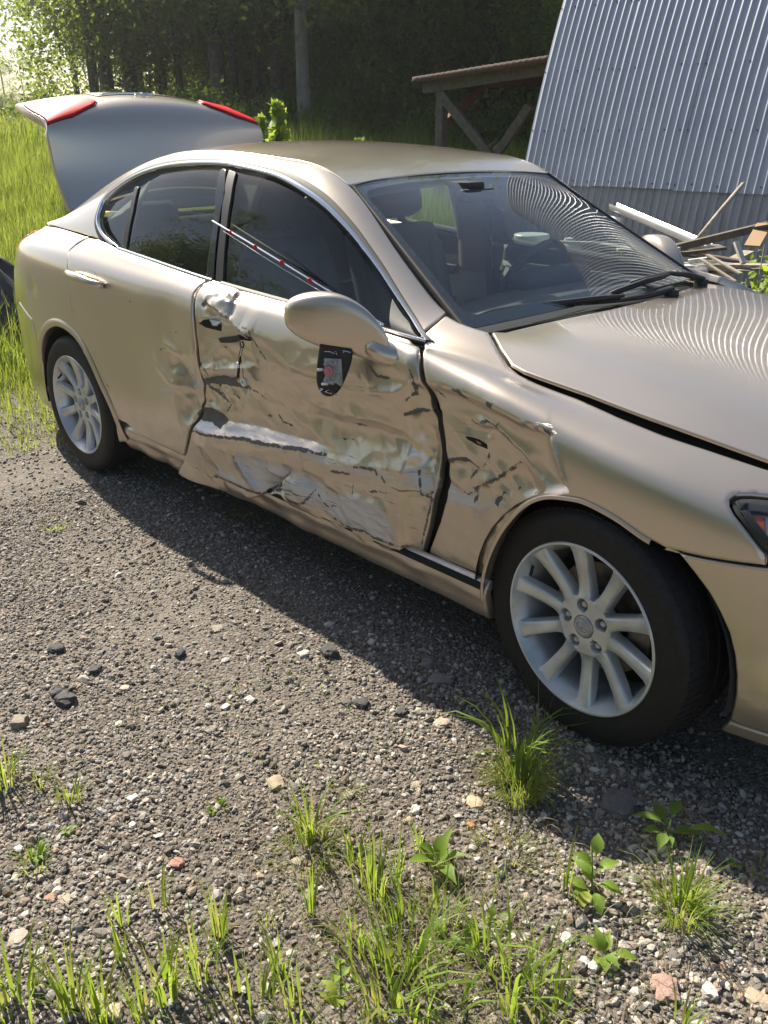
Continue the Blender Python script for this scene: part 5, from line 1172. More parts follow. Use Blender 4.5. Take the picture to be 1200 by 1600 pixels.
def stones(name, xy, size, m, zoff=.25):
    n = len(xy); var = IV[None]*(1+rng.uniform(-.28, .28, (24, 12, 1))); base = var[rng.integers(0, 24, n)]
    sc = np.stack([rng.uniform(.8, 1.35, n), rng.uniform(.65, 1.1, n), rng.uniform(.45, .85, n)], 1)
    P_ = base*sc[:, None, :]; P_ = np.einsum('nij,nkj->nki', randrot(n), P_); P_[:, :, 2] *= .75; P_ *= size[:, None, None]*.5
    P_[:, :, 0] += xy[:, 0:1]; P_[:, :, 1] += xy[:, 1:2]; P_[:, :, 2] += (gh(xy[:, 0], xy[:, 1])+size*zoff*.5)[:, None]
    F = (IF[None]+(np.arange(n)*12)[:, None, None]).reshape(-1, 3)
    o = link(name, mesh_np(name, P_.reshape(-1, 3), F, m, False, {'tone': np.repeat(rng.random(n), 12), 'hue': np.repeat(rng.random(n), 12)}))
    return tag(o, kind='stuff')
def stone_mat():
    m = bpy.data.materials.new('mixed_gravel'); m.use_nodes = True; t = m.node_tree; b = t.nodes['Principled BSDF']
    a = node(t, 'ShaderNodeAttribute', attribute_name='tone'); h = node(t, 'ShaderNodeAttribute', attribute_name='hue')
    r = node(t, 'ShaderNodeValToRGB'); c = r.color_ramp; c.elements[0].color = (.10, .085, .072, 1); c.elements[1].color = (.62, .58, .52, 1)
    for p, k in ((.22, (.17, .148, .125)), (.45, (.26, .23, .20)), (.72, (.38, .345, .30)), (.90, (.52, .48, .43))): e = c.elements.new(p); e.color = (*k, 1)
    t.links.new(a.outputs['Fac'], r.inputs[0])
    r2 = node(t, 'ShaderNodeValToRGB'); c = r2.color_ramp; c.elements[0].color = (.80, .90, 1.0, 1); c.elements[1].color = (1, .72, .56, 1); e = c.elements.new(.35); e.color = (1, 1, 1, 1); e = c.elements.new(.8); e.color = (1, .92, .80, 1)
    t.links.new(h.outputs['Fac'], r2.inputs[0])
    mx = t.nodes.new('ShaderNodeMix'); mx.data_type = 'RGBA'; mx.blend_type = 'MULTIPLY'; mx.inputs[0].default_value = .85
    t.links.new(r.outputs[0], mx.inputs[6]); t.links.new(r2.outputs[0], mx.inputs[7])
    tc = t.nodes.new('ShaderNodeTexCoord'); n = node(t, 'ShaderNodeTexNoise', iScale=400., iDetail=3.); t.links.new(tc.outputs['Object'], n.inputs['Vector'])
    c3 = mixc(t, mth(t, 'MULTIPLY', n.outputs['Fac'], .45), mx.outputs[2], (.16, .135, .11)); t.links.new(c3, b.inputs['Base Color'])
    b.inputs['Roughness'].default_value = .8; bp = node(t, 'ShaderNodeBump', iDistance=.0015); t.links.new(n.outputs['Fac'], bp.inputs['Height']); t.links.new(bp.outputs[0], b.inputs['Normal'])
    return m
MT['stone'] = stone_mat()
def scatter(n, x0, x1, y0, y1, dens=None):
    p = np.stack([rng.uniform(x0, x1, n), rng.uniform(y0, y1, n)], 1)
    if dens is not None: p = p[rng.random(len(p)) < dens(p[:, 0], p[:, 1])]
    return p
def inview(p, m=90):
    q = proj(np.column_stack([p, np.zeros(len(p))])); d = (np.column_stack([p, np.zeros(len(p))])-CAMLOC)@CF
    return (d > .2) & (q[:, 0] > -m) & (q[:, 0] < 1200+m) & (q[:, 1] < 1600+m)
_d = lambda x, y: (1-.75*np.exp(-(((x+.95)/.55)**2+((y+1.35)/.22)**2))-.5*np.exp(-(((x+1.9)/.6)**2+((y+1.25)/.2)**2)))*np.clip(smst(-.3, .2, road_edge(x, y))*1.2*(.55+.45*np.sin(x*3.1+y*1.3)*np.sin(y*2.7-x*.8)+.3), .12, 1)*(road_edge(x, y) > -.3)*(1-.55*np.clip(1.1-np.hypot((x-.12)/.75, (y+1.72)/.42), 0, 1))
p1 = scatter(96000, -2.6, 1.25, -2.75, -.72, _d); p1 = p1[inview(p1, 60)]
s1 = np.clip(rng.lognormal(0, .42, len(p1))*(.0072+.0036*smst(-1.2, .8, p1[:, 0]-.5*p1[:, 1]-.9)), .0038, .026); stones('gravel', p1, s1, MT['stone'])
p2 = scatter(15000, -4.8, 1.3, -2.6, .8, _d); p2 = p2[inview(p2, 60)]; s2 = np.clip(rng.lognormal(math.log(.0115), .35, len(p2)), .005, .028); stones('gravel', p2, s2, MT['stone'])
p3 = scatter(2300, -3.2, 1.1, -2.7, -.8, lambda x, y: (road_edge(x, y) > 0)*1.); s3 = np.clip(rng.lognormal(math.log(.0175), .28, len(p3)), .012, .034); stones('gravel', p3, s3, MT['stone'], .15)

# ---------------------------------------------------------------- single rocks
def rock(px, py, wpx, col, label, flat=.45, group=None, asp=1., tilt=0.):
    c = at(px, py, z=0.); dist = np.linalg.norm(c-CAMLOC); wd = wpx*dist/FPX
    bm = bmesh.new(); bmesh.ops.create_icosphere(bm, subdivisions=3, radius=.5)
    sd_ = rnd.uniform(0, 100); an = rnd.uniform(0, 3.1)
    for v in bm.verts:
        p = v.co.normalized(); k = 1+.42*mnoise.noise(p*1.5+Vector((sd_, 0, 0)))+.22*mnoise.noise(p*3.1+Vector((0, sd_, 0)))+.10*mnoise.noise(p*8.+Vector((0, 0, sd_)))
        q = p*.5*k; q = Vector([math.copysign(min(abs(a_), l_), a_) for a_, l_ in zip(q, (.45, .42, .40))]); v.co = q
    bmesh.ops.scale(bm, vec=(wd*asp, wd/asp*.85, wd*flat), verts=bm.verts)
    me = bpy.data.meshes.new('rock'); bm.to_mesh(me); bm.free(); me.polygons.foreach_set('use_smooth', np.full(len(me.polygons), True)); me.set_sharp_from_angle(angle=R(28))
    mm = mat('rock_'+('%d' % len(bpy.data.materials)), col, .85, noise=(70, .6, tuple(x*.6 for x in col)), bump=(180, .002)); me.materials.append(mm)
    o = link('rock', me, None, (c[0], c[1], float(gh(c[0], c[1]))+wd*flat*.14), (0, 0, an if tilt == 0 else tilt)); tag(o, label, 'rock', group or 'loose rocks on the gravel'); return o
TAN, DK, WH, GY, PK = (.40, .32, .22), (.075, .070, .068), (.62, .58, .52), (.22, .205, .19), (.42, .27, .22)
RK_ = [(30, 1128, 30, (.30, .25, .20), 'rounded brown rock at the left edge beside a grass tuft', .7), (88, 1016, 26, DK, 'black crumbly lump high on the left, alone on the gravel', .6), (103, 1095, 34, DK, 'larger of two touching black lumps on the left gravel', .6), (90, 1083, 22, DK, 'smaller of two touching black lumps on the left gravel', .6),
  (150, 1050, 24, DK, 'low black lump to the right of the touching black pair', .5), (282, 1028, 19, (.06, .065, .075), 'small blue black stone on bare pale sand', .8), (514, 1020, 34, DK, 'rough black lump near the edge of the car shadow', .6), (581, 1004, 16, WH, 'white pebble lying just inside the car shadow', .6),
  (690, 1062, 42, GY, 'wide grey slab half sunk in the car shadow', .3), (668, 1037, 26, GY, 'grey stone just above the sunken slab in the shadow', .35), (430, 1221, 32, TAN, 'square tan flagstone chip left of the bright grass clump', .3), (651, 1226, 20, TAN, 'narrow upright tan chip in mid gravel', .3),
  (741, 1252, 32, (.50, .40, .26), 'broad yellow tan chip left of the clump by the wheel', .3), (690, 1130, 28, (.45, .39, .30), 'pale tan stone above mid gravel near the wheel clump', .4), (566, 1097, 30, DK, 'flat black lump, right one of a pair below the shadow', .5), (541, 1094, 22, (.14, .12, .11), 'brown black lump, left one of a pair below the shadow', .4),
  (628, 1112, 22, DK, 'small black stone between the dark pair and the pale tan stone', .6), (649, 1263, 19, WH, 'rounded white pebble under the narrow tan chip', .6), (639, 1279, 15, (.42, .34, .22), 'small yellowish pebble beside the rounded white one', .6), (735, 1286, 15, (.45, .20, .08), 'little orange brown stone below the broad tan chip', .5),
  (968, 1250, 62, (.15, .14, .13), 'big flat grey rock half buried at the tip of the shadow', .4), (30, 1468, 32, (.46, .38, .30), 'flat pale rock near the left edge low in the photo', .3), (102, 1406, 20, (.42, .34, .24), 'slim tan splinter of stone low on the left', .3), (80, 1403, 18, (.36, .22, .14), 'reddish tan chip beside the slim splinter', .3),
  (276, 1345, 24, (.42, .22, .17), 'pinkish red stone in the middle of the lower gravel', .5), (178, 1580, 28, (.48, .40, .30), 'wedge shaped tan rock at the bottom edge of the photo', .5), (208, 1248, 17, WH, 'oval white pebble on the left of the lower gravel', .5), (179, 1285, 13, WH, 'tiny white pebble, left of its twin', .6), (207, 1288, 13, WH, 'tiny white pebble, right of its twin', .6),
  (1040, 1538, 46, PK, 'long pink jagged stone at the lower right', .4), (884, 1466, 24, (.60, .55, .48), 'whitish angular stone below the round grass tuft', .5), (928, 1507, 18, WH, 'round white pebble under the small leafy plant', .8), (914, 1499, 16, (.50, .50, .50), 'pale grey pebble left of the round white pebble', .7), (1088, 1525, 17, (.52, .44, .34), 'rounded cream pebble right of the long pink stone', .6),
  (1110, 1543, 24, WH, 'large white pebble right of the long pink stone', .6), (1122, 1536, 15, PK, 'pink pebble touching the large white pebble', .6), (56, 1254, 0, WH, '', .5), (29, 1326, 15, (.5, .5, .46), 'grey white pebble beside the tiny weed on the left', .6), (352, 1103, 16, WH, 'flat white pebble in the middle of the sunlit gravel', .4),
  (196, 1078, 18, (.46, .40, .30), 'cream stone right of the black lumps', .4), (330, 1140, 20, (.28, .24, .2), 'grey brown stone below the flat white pebble', .5), (186, 1132, 14, (.5, .47, .38), 'yellowish white pebble in the left gravel', .5), (390, 1092, 18, WH, 'upright white chip left of the black lump pair', .5), (1185, 1555, 34, (.46, .36, .26), 'pale tan rock at the lower right edge', .4),
  (475, 1023, 22, (.50, .46, .40), 'pale stone left of the rough black lump', .4), (340, 985, 24, (.32, .28, .23), 'flat light brown stone high on the bare gravel', .25), (296, 1119, 0, DK, '', .5), (150, 1175, 0, DK, '', .5)]
for a in RK_:
    if a[2]: rock(*a[:5], flat=a[5])

# ---------------------------------------------------------------- blades
def blades(base, height, lean, az, width, seg=4, curl=.6, tw=0.):
    """strips of grass: arrays of n roots -> verts, faces"""
    n = len(base); t = np.linspace(0, 1, seg+1); out = np.zeros((n, seg+1, 2, 3))
    la = lean[:, None]*(t[None]**(1+curl)); hz = height[:, None]*t[None]
    d = np.stack([np.cos(az), np.sin(az), np.zeros(n)], 1); s = np.stack([-np.sin(az+tw), np.cos(az+tw), np.zeros(n)], 1)
    c = base[:, None, :]+d[:, None, :]*(height[:, None]*np.sin(np.minimum(la, 2.4)))[:, :, None]*t[None, :, None]
    c[:, :, 2] = base[:, 2:3]+hz*np.cos(np.minimum(la, 2.1)*.8)
    w_ = width[:, None]*(1-t[None]**2.2)*.5+1e-5
    w_ = w_*np.minimum(1, .55+t[None]*2)
    out[:, :, 0] = c-s[:, None, :]*w_[:, :, None]; out[:, :, 1] = c+s[:, None, :]*w_[:, :, None]
    out[:, :, 1, 2] += w_*.35; out[:, :, 0, 2] += w_*.35
    V = out.reshape(-1, 3); k = np.arange(n)[:, None]*(seg+1)*2; j = np.arange(seg)[None]*2; b = (k+j).ravel()
    return V, np.stack([b, b+1, b+3, b+2], 1)
def tuft(px, py, hgt, n, spread, label, kind='grass', wid=.0045, lean=(.15, .9), az=None, ground=None, straw=.25, cat='grass tuft', name='grass_tuft', group='grass tufts in the gravel', azs=3.2):
    hgt *= 1.14; wid *= 1.3; n = int(n*.88)
    c = at(px, py, z=0.) if ground is None else np.array(ground)
    r = spread*np.sqrt(rng.random(n)); an = rng.uniform(0, 2*np.pi, n); B = np.stack([c[0]+r*np.cos(an), c[1]+r*np.sin(an), np.zeros(n)], 1); B[:, 2] = gh(B[:, 0], B[:, 1])-.003
    H_ = hgt*rng.uniform(.35, 1., n)**.8; L_ = rng.uniform(*lean, n); A_ = (an if az is None else az+rng.uniform(-azs, azs, n)*.5)
    V, F = blades(B, H_, L_, A_, wid*rng.uniform(.5, 1.15, n)); sh = rng.random(n)*.46+.16; 
    dry = rng.random(n) < straw; sh[dry] = rng.uniform(.7, 1., dry.sum())
    tall = 10
    o = link(name, mesh_np(name, V-np.array([c[0], c[1], 0]), F, MT['grass'], True, {'shade': np.repeat(sh, 10)}), None, (c[0], c[1], 0)); 
    return tag(o, label, cat, group)
GT = [
 (160, 1590, .15, 22, .035, 'tuft between the big bottom left fan and the bright spread tuft', .006, (.05, .7), .2), (345, 1470, .13, 16, .025, 'slim tuft right of the spiky one, standing alone', .0055, (.05, .6), .2), (440, 1520, .11, 14, .02, 'thin tuft in the gap left of the lime shoot', .005, (.05, .7), .3), (560, 1480, .13, 26, .035, 'soft tuft right above the lime shoot', .0055, (.1, .9), .2),
 (600, 1600, .14, 20, .05, 'tuft on the bottom edge right of the lime shoot', .006, (.1, .9), .25), (700, 1590, .14, 22, .06, 'loose tuft on the bottom edge at the bottom centre', .006, (.1, 1.1), .25), (760, 1500, .14, 26, .035, 'tuft under the straw mat, leaning right', .0055, (.2, 1.1), .2), (555, 1350, .10, 16, .02, 'short tuft left above the upright one', .0055, (.05, .6), .2),
 (690, 1440, .10, 26, .04, 'thin tuft just below the broad leaved plant', .005, (.1, .8), .3), (40, 1540, .12, 18, .03, 'small tuft above the cut off corner tuft', .0055, (.1, .7), .2), (225, 1590, .13, 20, .03, 'tuft below the bright spread tuft on the bottom edge', .0055, (.1, .8), .25), (790, 1330, .06, 90, .07, 'dark root mat at the foot of the clump by the wheel', .002, (.5, 1.5), .7),
 (70, 660, .05, 160, .16, 'thin green patch beside the rear wheel', .0035, (.3, 1.3), .25), (40, 690, .04, 120, .14, 'thin green patch left of the rear wheel patch', .0035, (.3, 1.3), .35), (115, 690, .04, 80, .08, 'small green patch touching the rear tyre', .0035, (.3, 1.3), .2), (30, 640, .05, 100, .12, 'ragged grass where the gravel meets the meadow', .004, (.3, 1.2), .3),
 (812, 1232, .105, 460, .062, 'dense fine grass clump at the front wheel, thickest of all', .0022, (.2, 1.3), .45), (808, 1185, .19, 40, .055, 'broad bladed bright grass arching beside the front tyre', .0078, (.4, 1.9), .03), (842, 1165, .20, 12, .03, 'thin dry seed stalks standing before the alloy wheel', .0014, (.0, .35), 1.),
 (486, 1300, .16, 42, .035, 'tall grass tuft with one long blade reaching left', .0055, (.1, 1.4), .25), (480, 1330, .07, 130, .07, 'low brownish mat under the tall middle tuft', .002, (.5, 1.6), .7), (487, 1428, .17, 14, .010, 'narrow bright sheaf of blades below the tall middle tuft', .006, (.02, .35), .1),
 (583, 1392, .14, 52, .045, 'upright grass tuft left of the broad leaved plant', .005, (.05, .6), .2), (622, 1385, .15, 10, .012, 'thin sheaf between upright tuft and broad leaved plant', .005, (.02, .3), .1), (655, 1330, .10, 9, .012, 'short spiky sheaf touching the broad leaved plant', .0055, (.02, .3), .1),
 (192, 1500, .14, 10, .012, 'slim column of blades on the left, upper one', .0055, (.02, .35), .15), (188, 1440, .12, 9, .02, 'short sparse tuft just over the slim column', .005, (.05, .5), .2), (250, 1425, .14, 10, .022, 'slim tuft above the three spread tufts', .0055, (.02, .4), .15), (262, 1550, .15, 26, .03, 'bright spread tuft at lower left centre', .006, (.05, .8), .15), (312, 1520, .13, 30, .035, 'spiky tuft right of the bright spread tuft', .005, (.05, .7), .2),
 (115, 1585, .17, 26, .03, 'big fan of blades at the bottom left', .0065, (.05, .6), .2), (22, 1590, .15, 22, .04, 'cut off tuft in the bottom left corner', .006, (.1, .8), .2), (395, 1590, .13, 26, .06, 'loose tuft on the bottom edge left of the leafy shoot', .005, (.05, .7), .4), (470, 1598, .12, 24, .045, 'small tuft on the bottom edge right of the loose one', .005, (.05, .7), .4),
 (620, 1560, .16, 56, .08, 'tangled tall grass at the bottom centre', .006, (.1, 1.2), .1), (640, 1470, .11, 44, .08, 'fresh grass above the tangled bottom grass', .005, (.2, 1.0), .12), (720, 1440, .07, 60, .10, 'straw mat right of the broad leaved plant', .0018, (.8, 1.7), .95), (800, 1560, .19, 32, .05, 'long arching grass right of the bottom centre', .006, (.3, 1.5), .1), (850, 1520, .14, 14, .035, 'upright tuft behind the long arching grass', .005, (.1, .7), .2),
 (860, 1590, .13, 24, .04, 'tuft on the bottom edge under the upright one', .005, (.1, .8), .3), (882, 1390, .17, 9, .015, 'tall thin sheaf beside the row leaved plant', .0055, (.05, .4), .05), (1062, 1425, .12, 190, .05, 'round pale green cushion of grass on the right', .0024, (.3, 1.5), .35), (1072, 1400, .12, 28, .04, 'longer blades rising from the round cushion', .004, (.1, .8), .05), (1062, 1600, .10, 12, .03, 'short tuft on the bottom edge at the right', .005, (.1, .8), .1),
 (110, 1252, .08, 42, .03, 'small fuzzy tuft on the left gravel', .003, (.1, 1.), .3), (62, 1228, .06, 24, .025, 'tiny yellow tuft next to the small fuzzy tuft', .003, (.2, 1.2), .4), (6, 1222, .12, 50, .04, 'grass tuft cut by the left edge of the photo', .004, (.1, .9), .3), (52, 1352, .05, 34, .03, 'little weed mat low on the left', .004, (.4, 1.4), .2), (1190, 1360, .05, 10, .03, 'few dim blades in the shadow at the right edge', .004, (.3, 1.), .3),
 (375, 812, .03, 30, .05, 'tiny green patch near the rim of the car shadow', .003, (.3, 1.3), .2), (85, 820, .03, 60, .07, 'sparse green patch on the far left gravel', .003, (.3, 1.3), .3), (340, 1260, .03, 12, .02, 'tiny seedling in the middle of the lower gravel', .006, (.6, 1.3), 0.), (415, 1440, .05, 26, .02, 'small mossy tuft left of the narrow sheaf', .002, (.3, 1.2), .5), (540, 1230, .04, 30, .03, 'small dry tuft above the tall middle tuft', .002, (.4, 1.4), .8)]
for px, py, h_, n_, sp, lb, wd, ln, st_ in GT: tuft(px, py, h_, n_, sp, lb, wid=wd, lean=ln, straw=st_)
# creeping litter of dead stalks
pc_ = at(660, 1460, z=0); n_ = 1700; B = np.stack([pc_[0]+rng.normal(0, .26, n_), pc_[1]+rng.normal(0, .17, n_), np.full(n_, .004)], 1)
V, F = blades(B, rng.uniform(.015, .06, n_), np.full(n_, 1.5), rng.uniform(0, 6.28, n_), np.full(n_, .0015)); tag(link('dead_stalks', mesh_np('dead_stalks', V, F, MT['straw'], True, {'shade': np.repeat(rng.random(n_), 10)})), kind='stuff')
n_ = 1500; B = np.stack([rng.uniform(-.95, .75, n_), rng.uniform(-2.5, -1.15, n_), np.full(n_, .003)], 1); B = B[(np.sin(B[:, 0]*5+1)*np.sin(B[:, 1]*6)+rng.random(n_)) > .55]; n_ = len(B)
V, F = blades(B, rng.uniform(.008, .035, n_), rng.uniform(.6, 1.6, n_), rng.uniform(0, 6.28, n_), rng.uniform(.001, .0028, n_)); tag(link('sprouting_grass', mesh_np('sprouting_grass', V, F, MT['grass'], True, {'shade': np.repeat(rng.random(n_), 10)})), kind='stuff')

# ---------------------------------------------------------------- broad leaved weeds
def leafblade(root, d, up_, L, W, bend=.35, stalk=.35):
    """one ovate leaf on a stalk"""
    root, d, up_ = Vector(root), Vector(d).normalized(), Vector(up_).normalized(); s = d.cross(up_).normalized(); V = []; F = []
    prof = [(0, .05), (stalk*.6, .05), (stalk, .14), (stalk+.12, .55), (stalk+.28, .95), (stalk+.45, .85), (min(stalk+.58, .97), .45), (1.02, .03)]
    for t, w_ in prof:
        c = root+d*L*t+up_*L*(.18*math.sin(t*2.4)-bend*t*t)
        V += [c-s*W*w_*.5+up_*W*w_*.16, c, c+s*W*w_*.5+up_*W*w_*.16]
    for i in range(len(prof)-1):
        for j in range(2): a_ = i*3+j; F.append((a_, a_+1, a_+4, a_+3))
    return V, F
def weed(px, py, leaves, label, stem=None, name='leafy_weed', ground=None, mt='weed', cat='weed', group='broad leaved weeds in the gravel'):
    c = at(px, py, z=0.) if ground is None else np.array(ground); t = thing(name, label, cat, (c[0], c[1], float(gh(c[0], c[1]))), group=group)
    if stem: b = MB(); b.tube([(x, y, z) for x, y, z in stem], [.0022]*len(stem), 5); b.build('stem', MT['stemgreen'], t, smooth=True)
    for r0, az_, el, L, W, tone in leaves:
        az_, el = R(az_), R(el); d = (math.cos(az_)*math.cos(el), math.sin(az_)*math.cos(el), math.sin(el)); u = (-math.cos(az_)*math.sin(el), -math.sin(az_)*math.sin(el), math.cos(el))
        V, F = leafblade(r0, d, u, L, W, rnd.uniform(.1, .45), rnd.uniform(.12, .4)); o = link('leaf', mesh_np('leaf', V, F, MT[mt], True, {'shade': np.full(len(V), tone)}), t)
    return t
MT['stemgreen'] = mat('weed_stem', (.13, .19, .05), .6)
def rosette(n, L, W, el=(15, 60), z=0.): return [((0, 0, z), rnd.uniform(0, 360) if n > 9 else k*360/n+rnd.uniform(-22, 22), rnd.uniform(*el), L*rnd.uniform(.6, 1.1), W*rnd.uniform(.75, 1.1), rnd.uniform(.1, .6)) for k in range(n)]
weed(682, 1352, rosette(8, .085, .036, (10, 70)), 'broad leaved plant with one raised leaf in the centre foreground')
weed(925, 1390, [((0, 0, z), a_, e_, .06, .030, t_) for z, a_, e_, t_ in ((.0, 200, 10, .3), (.0, 250, 8, .4), (.01, 320, 12, .5), (.02, 20, 20, .4), (.035, 170, 25, .3), (.05, 60, 30, .5), (.065, 210, 40, .3), (.08, 120, 55, .4), (.012, 280, 5, .95), (.02, 150, 15, .4))], 'weed with a row of oval leaves along a leaning stem', stem=[(0, 0, 0), (-.01, .01, .05), (-.025, .02, .10)])
weed(942, 1490, rosette(7, .055, .026, (25, 75)), 'small lit up weed with folded leaves above white pebbles')
weed(1042, 1305, [((.0, 0, .03), 150, 20, .07, .032, .1), ((0, 0, .04), 190, 10, .08, .030, .2), ((0, 0, .02), 230, 15, .06, .026, .3), ((0, 0, .03), 280, 0, .06, .028, .2), ((0, 0, .05), 100, 30, .07, .03, .1), ((.0, 0, .02), 40, 10, .09, .028, .2), ((.02, .02, .03), 20, 20, .10, .026, .3), ((0, 0, .02), 310, 10, .05, .02, .2)], 'sprawling wilted weed growing in the tip of the car shadow', stem=[(0, 0, 0), (.0, .01, .06)])
weed(1150, 1350, rosette(5, .03, .014), 'tiny weed lost in the shadow at the right')
weed(533, 1590, [((0, 0, z), a_, e_, L_, W_, t_) for z, a_, e_, L_, W_, t_ in ((.02, 210, 50, .055, .026, .75), (.045, 330, 55, .04, .018, .7), (.05, 190, 40, .045, .020, .75), (.075, 20, 50, .03, .014, .6), (.085, 200, 50, .03, .016, .6), (.10, 90, 40, .028, .013, .55), (.11, 300, 50, .028, .014, .6), (.125, 180, 60, .03, .015, .65), (.135, 30, 70, .022, .010, .6), (.14, 250, 75, .03, .014, .7))], 'upright lime green leafy shoot at the bottom centre', stem=[(0, 0, 0), (.002, 0, .07), (0, .003, .15)], name='leafy_shoot')
weed(735, 1470, rosette(6, .05, .022, (5, 50)), 'low grey green weed under the straw mat')
weed(700, 1470, rosette(5, .04, .018, (5, 50)), 'smaller weed left of the low grey green one')
weed(770, 1440, rosette(5, .045, .02, (15, 60)), 'reddish tipped weed right of the straw mat')
weed(620, 1430, rosette(6, .03, .015, (20, 70)), 'fresh small weed with pleated leaves in the middle grass')
weed(60, 1335, rosette(7, .035, .016, (10, 50)), 'flat yellow green weed low on the left')
weed(105, 1298, rosette(4, .025, .018, (5, 30)), 'tiny clover like weed on the left gravel')
weed(330, 1265, rosette(5, .022, .015, (5, 30)), 'tiny clover like weed in the middle of the gravel')

# ---------------------------------------------------------------- meadow grass behind and beside the car (tiles share their meshes)
def meadow_mesh(w_, n, h0, h1, wid, seed=0):
    B = np.stack([rng.uniform(-w_/2, w_/2, n), rng.uniform(-w_/2, w_/2, n), np.zeros(n)], 1); cl = .75+.25*np.sin(B[:, 0]*4+seed)*np.sin(B[:, 1]*3.3+seed*2)
    V, F = blades(B, rng.uniform(h0, h1, n)*cl, rng.uniform(.05, .75, n), rng.uniform(0, 6.28, n), wid*rng.uniform(.5, 1.2, n), seg=3); sh = rng.random(n)**1.3
    return mesh_np('meadow_grass', V, F, MT['meadow'], True, {'shade': np.repeat(sh, 8)})
near = [meadow_mesh(1.1, 1500, .22, .52, .0075, k) for k in range(3)]; short = [meadow_mesh(.8, 520, .05, .17, .005, k) for k in range(2)]
farm = [meadow_mesh(2.6, 1700, .45, .95, .019, k) for k in range(3)]
def tile(me, x, y, s=1.): o = link('meadow_grass', rnd.choice(me), None, (x, y, float(gh(x, y))-.02), (0, 0, rnd.choice((0, 1, 2, 3))*math.pi/2+rnd.uniform(-.2, .2))); o.scale = (1, 1, s); tag(o, kind='stuff')
for x in np.arange(-12.5, -3.6, .95):
    for y in np.arange(-4.5, 6.8, .95):
        e = float(road_edge(x, y))
        dd = math.hypot(x-.97, y+2.5); 
        if abs(y) < 1.25 and x > -4.3: continue
        q = proj([[x, y, .3]])[0]
        if q[0] < -260 or q[0] > 500: continue
        if e < -.35: tile(near, x, y, .75+.35*min(1, (-e)/1.5))
        elif e < .15: tile(short, x, y)
for x, y in ((-3.95, -.9), (-3.7, -.55), (-3.55, -1.0), (-4.2, -.2), (-3.9, .1), (-4.3, -.9), (-4.5, -.4)): tile(short, x, y, .6 if x > -3.8 else 1.2)
for x in np.arange(-34, 2, 2.2):
    for y in np.arange(-8, 24, 2.2):
        if -12.4 < x and y < 6.3 and x < -3: 
            continue
        if x > -5.6 and y < 9.5: continue
        q = proj([[x, y, .5]])[0]; d = (np.array([x, y, .5])-CAMLOC)@CF
        if d < 1 or q[0] < -150 or q[0] > 1250: continue
        tile(farm, x, y, rnd.uniform(.75, 1.1))
for x in np.arange(-4.8, 3.5, .95):                                   # between the car and the shed
    for y in (2.3, 3.2, 4.3): 
        if rnd.random() < .6: tile(short, x, y, .8)
# ================================================================== forest
def leafcloud(name, cen, size, m, shade, elong=1.7):
    n = len(cen); Rm = randrot(n); q = np.array([(-.5*elong, 0, 0), (0, -.42, .06), (.5*elong, 0, 0), (0, .42, .06)])
    P_ = np.einsum('nij,kj->nki', Rm, q)*size[:, None, None]+cen[:, None, :]
    F = np.arange(n*4).reshape(n, 4); return mesh_np(name, P_.reshape(-1, 3), F, m, False, {'shade': np.repeat(shade, 4)})
def crown_mesh(h, r, n, z0=.5, dense_low=.55, seed=0, size=(.055, .105), m='leaf', sparse=1.):
    nc = int(60+h*7); z = np.where(rng.random(nc) < dense_low, rng.uniform(z0, min(4.8, h), nc), rng.uniform(z0, h, nc))
    rr = r*np.clip(1.05-((z/h-.45)/.62)**2, .15, 1)*np.sqrt(rng.random(nc)); an = rng.uniform(0, 6.283, nc)
    C_ = np.stack([rr*np.cos(an), rr*np.sin(an), z], 1); k = rng.integers(0, nc, n); sp = rng.uniform(.22, .60, nc)[k]
    P_ = C_[k]+rng.normal(size=(n, 3))*sp[:, None]*np.array([1, 1, .75]); P_[:, 2] = np.abs(P_[:, 2])+.1
    P_[:, 2] -= rng.random(n)*.25*sp
    return leafcloud('crown', P_, rng.uniform(*size, n), MT[m], np.clip(rng.normal(.42, .22, n)+.25*(rng.random(nc)[k]-.5), 0, 1))
def trunk_mesh(h, r, lean=0., mt='bark', limbs=9):
    b = MB(); pts = [(lean*h*t*t+.05*math.sin(t*7+lean*30), .04*math.sin(t*5+h), h*t-.15) for t in np.linspace(0, 1, 9)]
    b.tube(pts, [r*(1.25 if i == 0 else 1)*(1-.8*i/8) for i in range(9)], 9)
    for k in range(limbs):
        t = rnd.uniform(.12, .9); i = t*8; p = Vector(pts[int(i)]).lerp(Vector(pts[min(8, int(i)+1)]), i % 1); a_ = rnd.uniform(0, 6.28); L = rnd.uniform(.8, 2.2)*(1.1-t*.6)
        b.tube([p, p+Vector((math.cos(a_)*L*.5, math.sin(a_)*L*.5, L*.22)), p+Vector((math.cos(a_)*L, math.sin(a_)*L, L*.6))], [r*.28, r*.18, r*.06], 5)
    me = bpy.data.meshes.new('trunk'); me.from_pydata(b.v, [], b.f); me.materials.append(MT[mt]); me.polygons.foreach_set('use_smooth', np.full(len(me.polygons), True)); return me
CROWNS = [crown_mesh(rnd.uniform(10, 12.5), rnd.uniform(1.6, 2.3), 14500, z0=.4, seed=k) for k in range(4)]
HIGHC = [crown_mesh(11.5, 1.9, 8500, z0=2.4, dense_low=.35) for k in range(2)]
THIN = crown_mesh(10.5, 1.9, 6500, z0=.8, dense_low=.5); THINH = crown_mesh(10.5, 1.7, 6000, z0=1.9, dense_low=.4)
TRUNKS = [trunk_mesh(rnd.uniform(9, 11.5), r_, l_) for r_, l_ in ((.14, .0), (.18, .02), (.11, -.03), (.20, .01))]; PALE = trunk_mesh(11, .15, .005, 'palebark')
def dirpt(px, d):
    v = at(px, 190, y=1)-CAMLOC; v = v/np.hypot(v[0], v[1])*d+CAMLOC; return v[0], v[1]
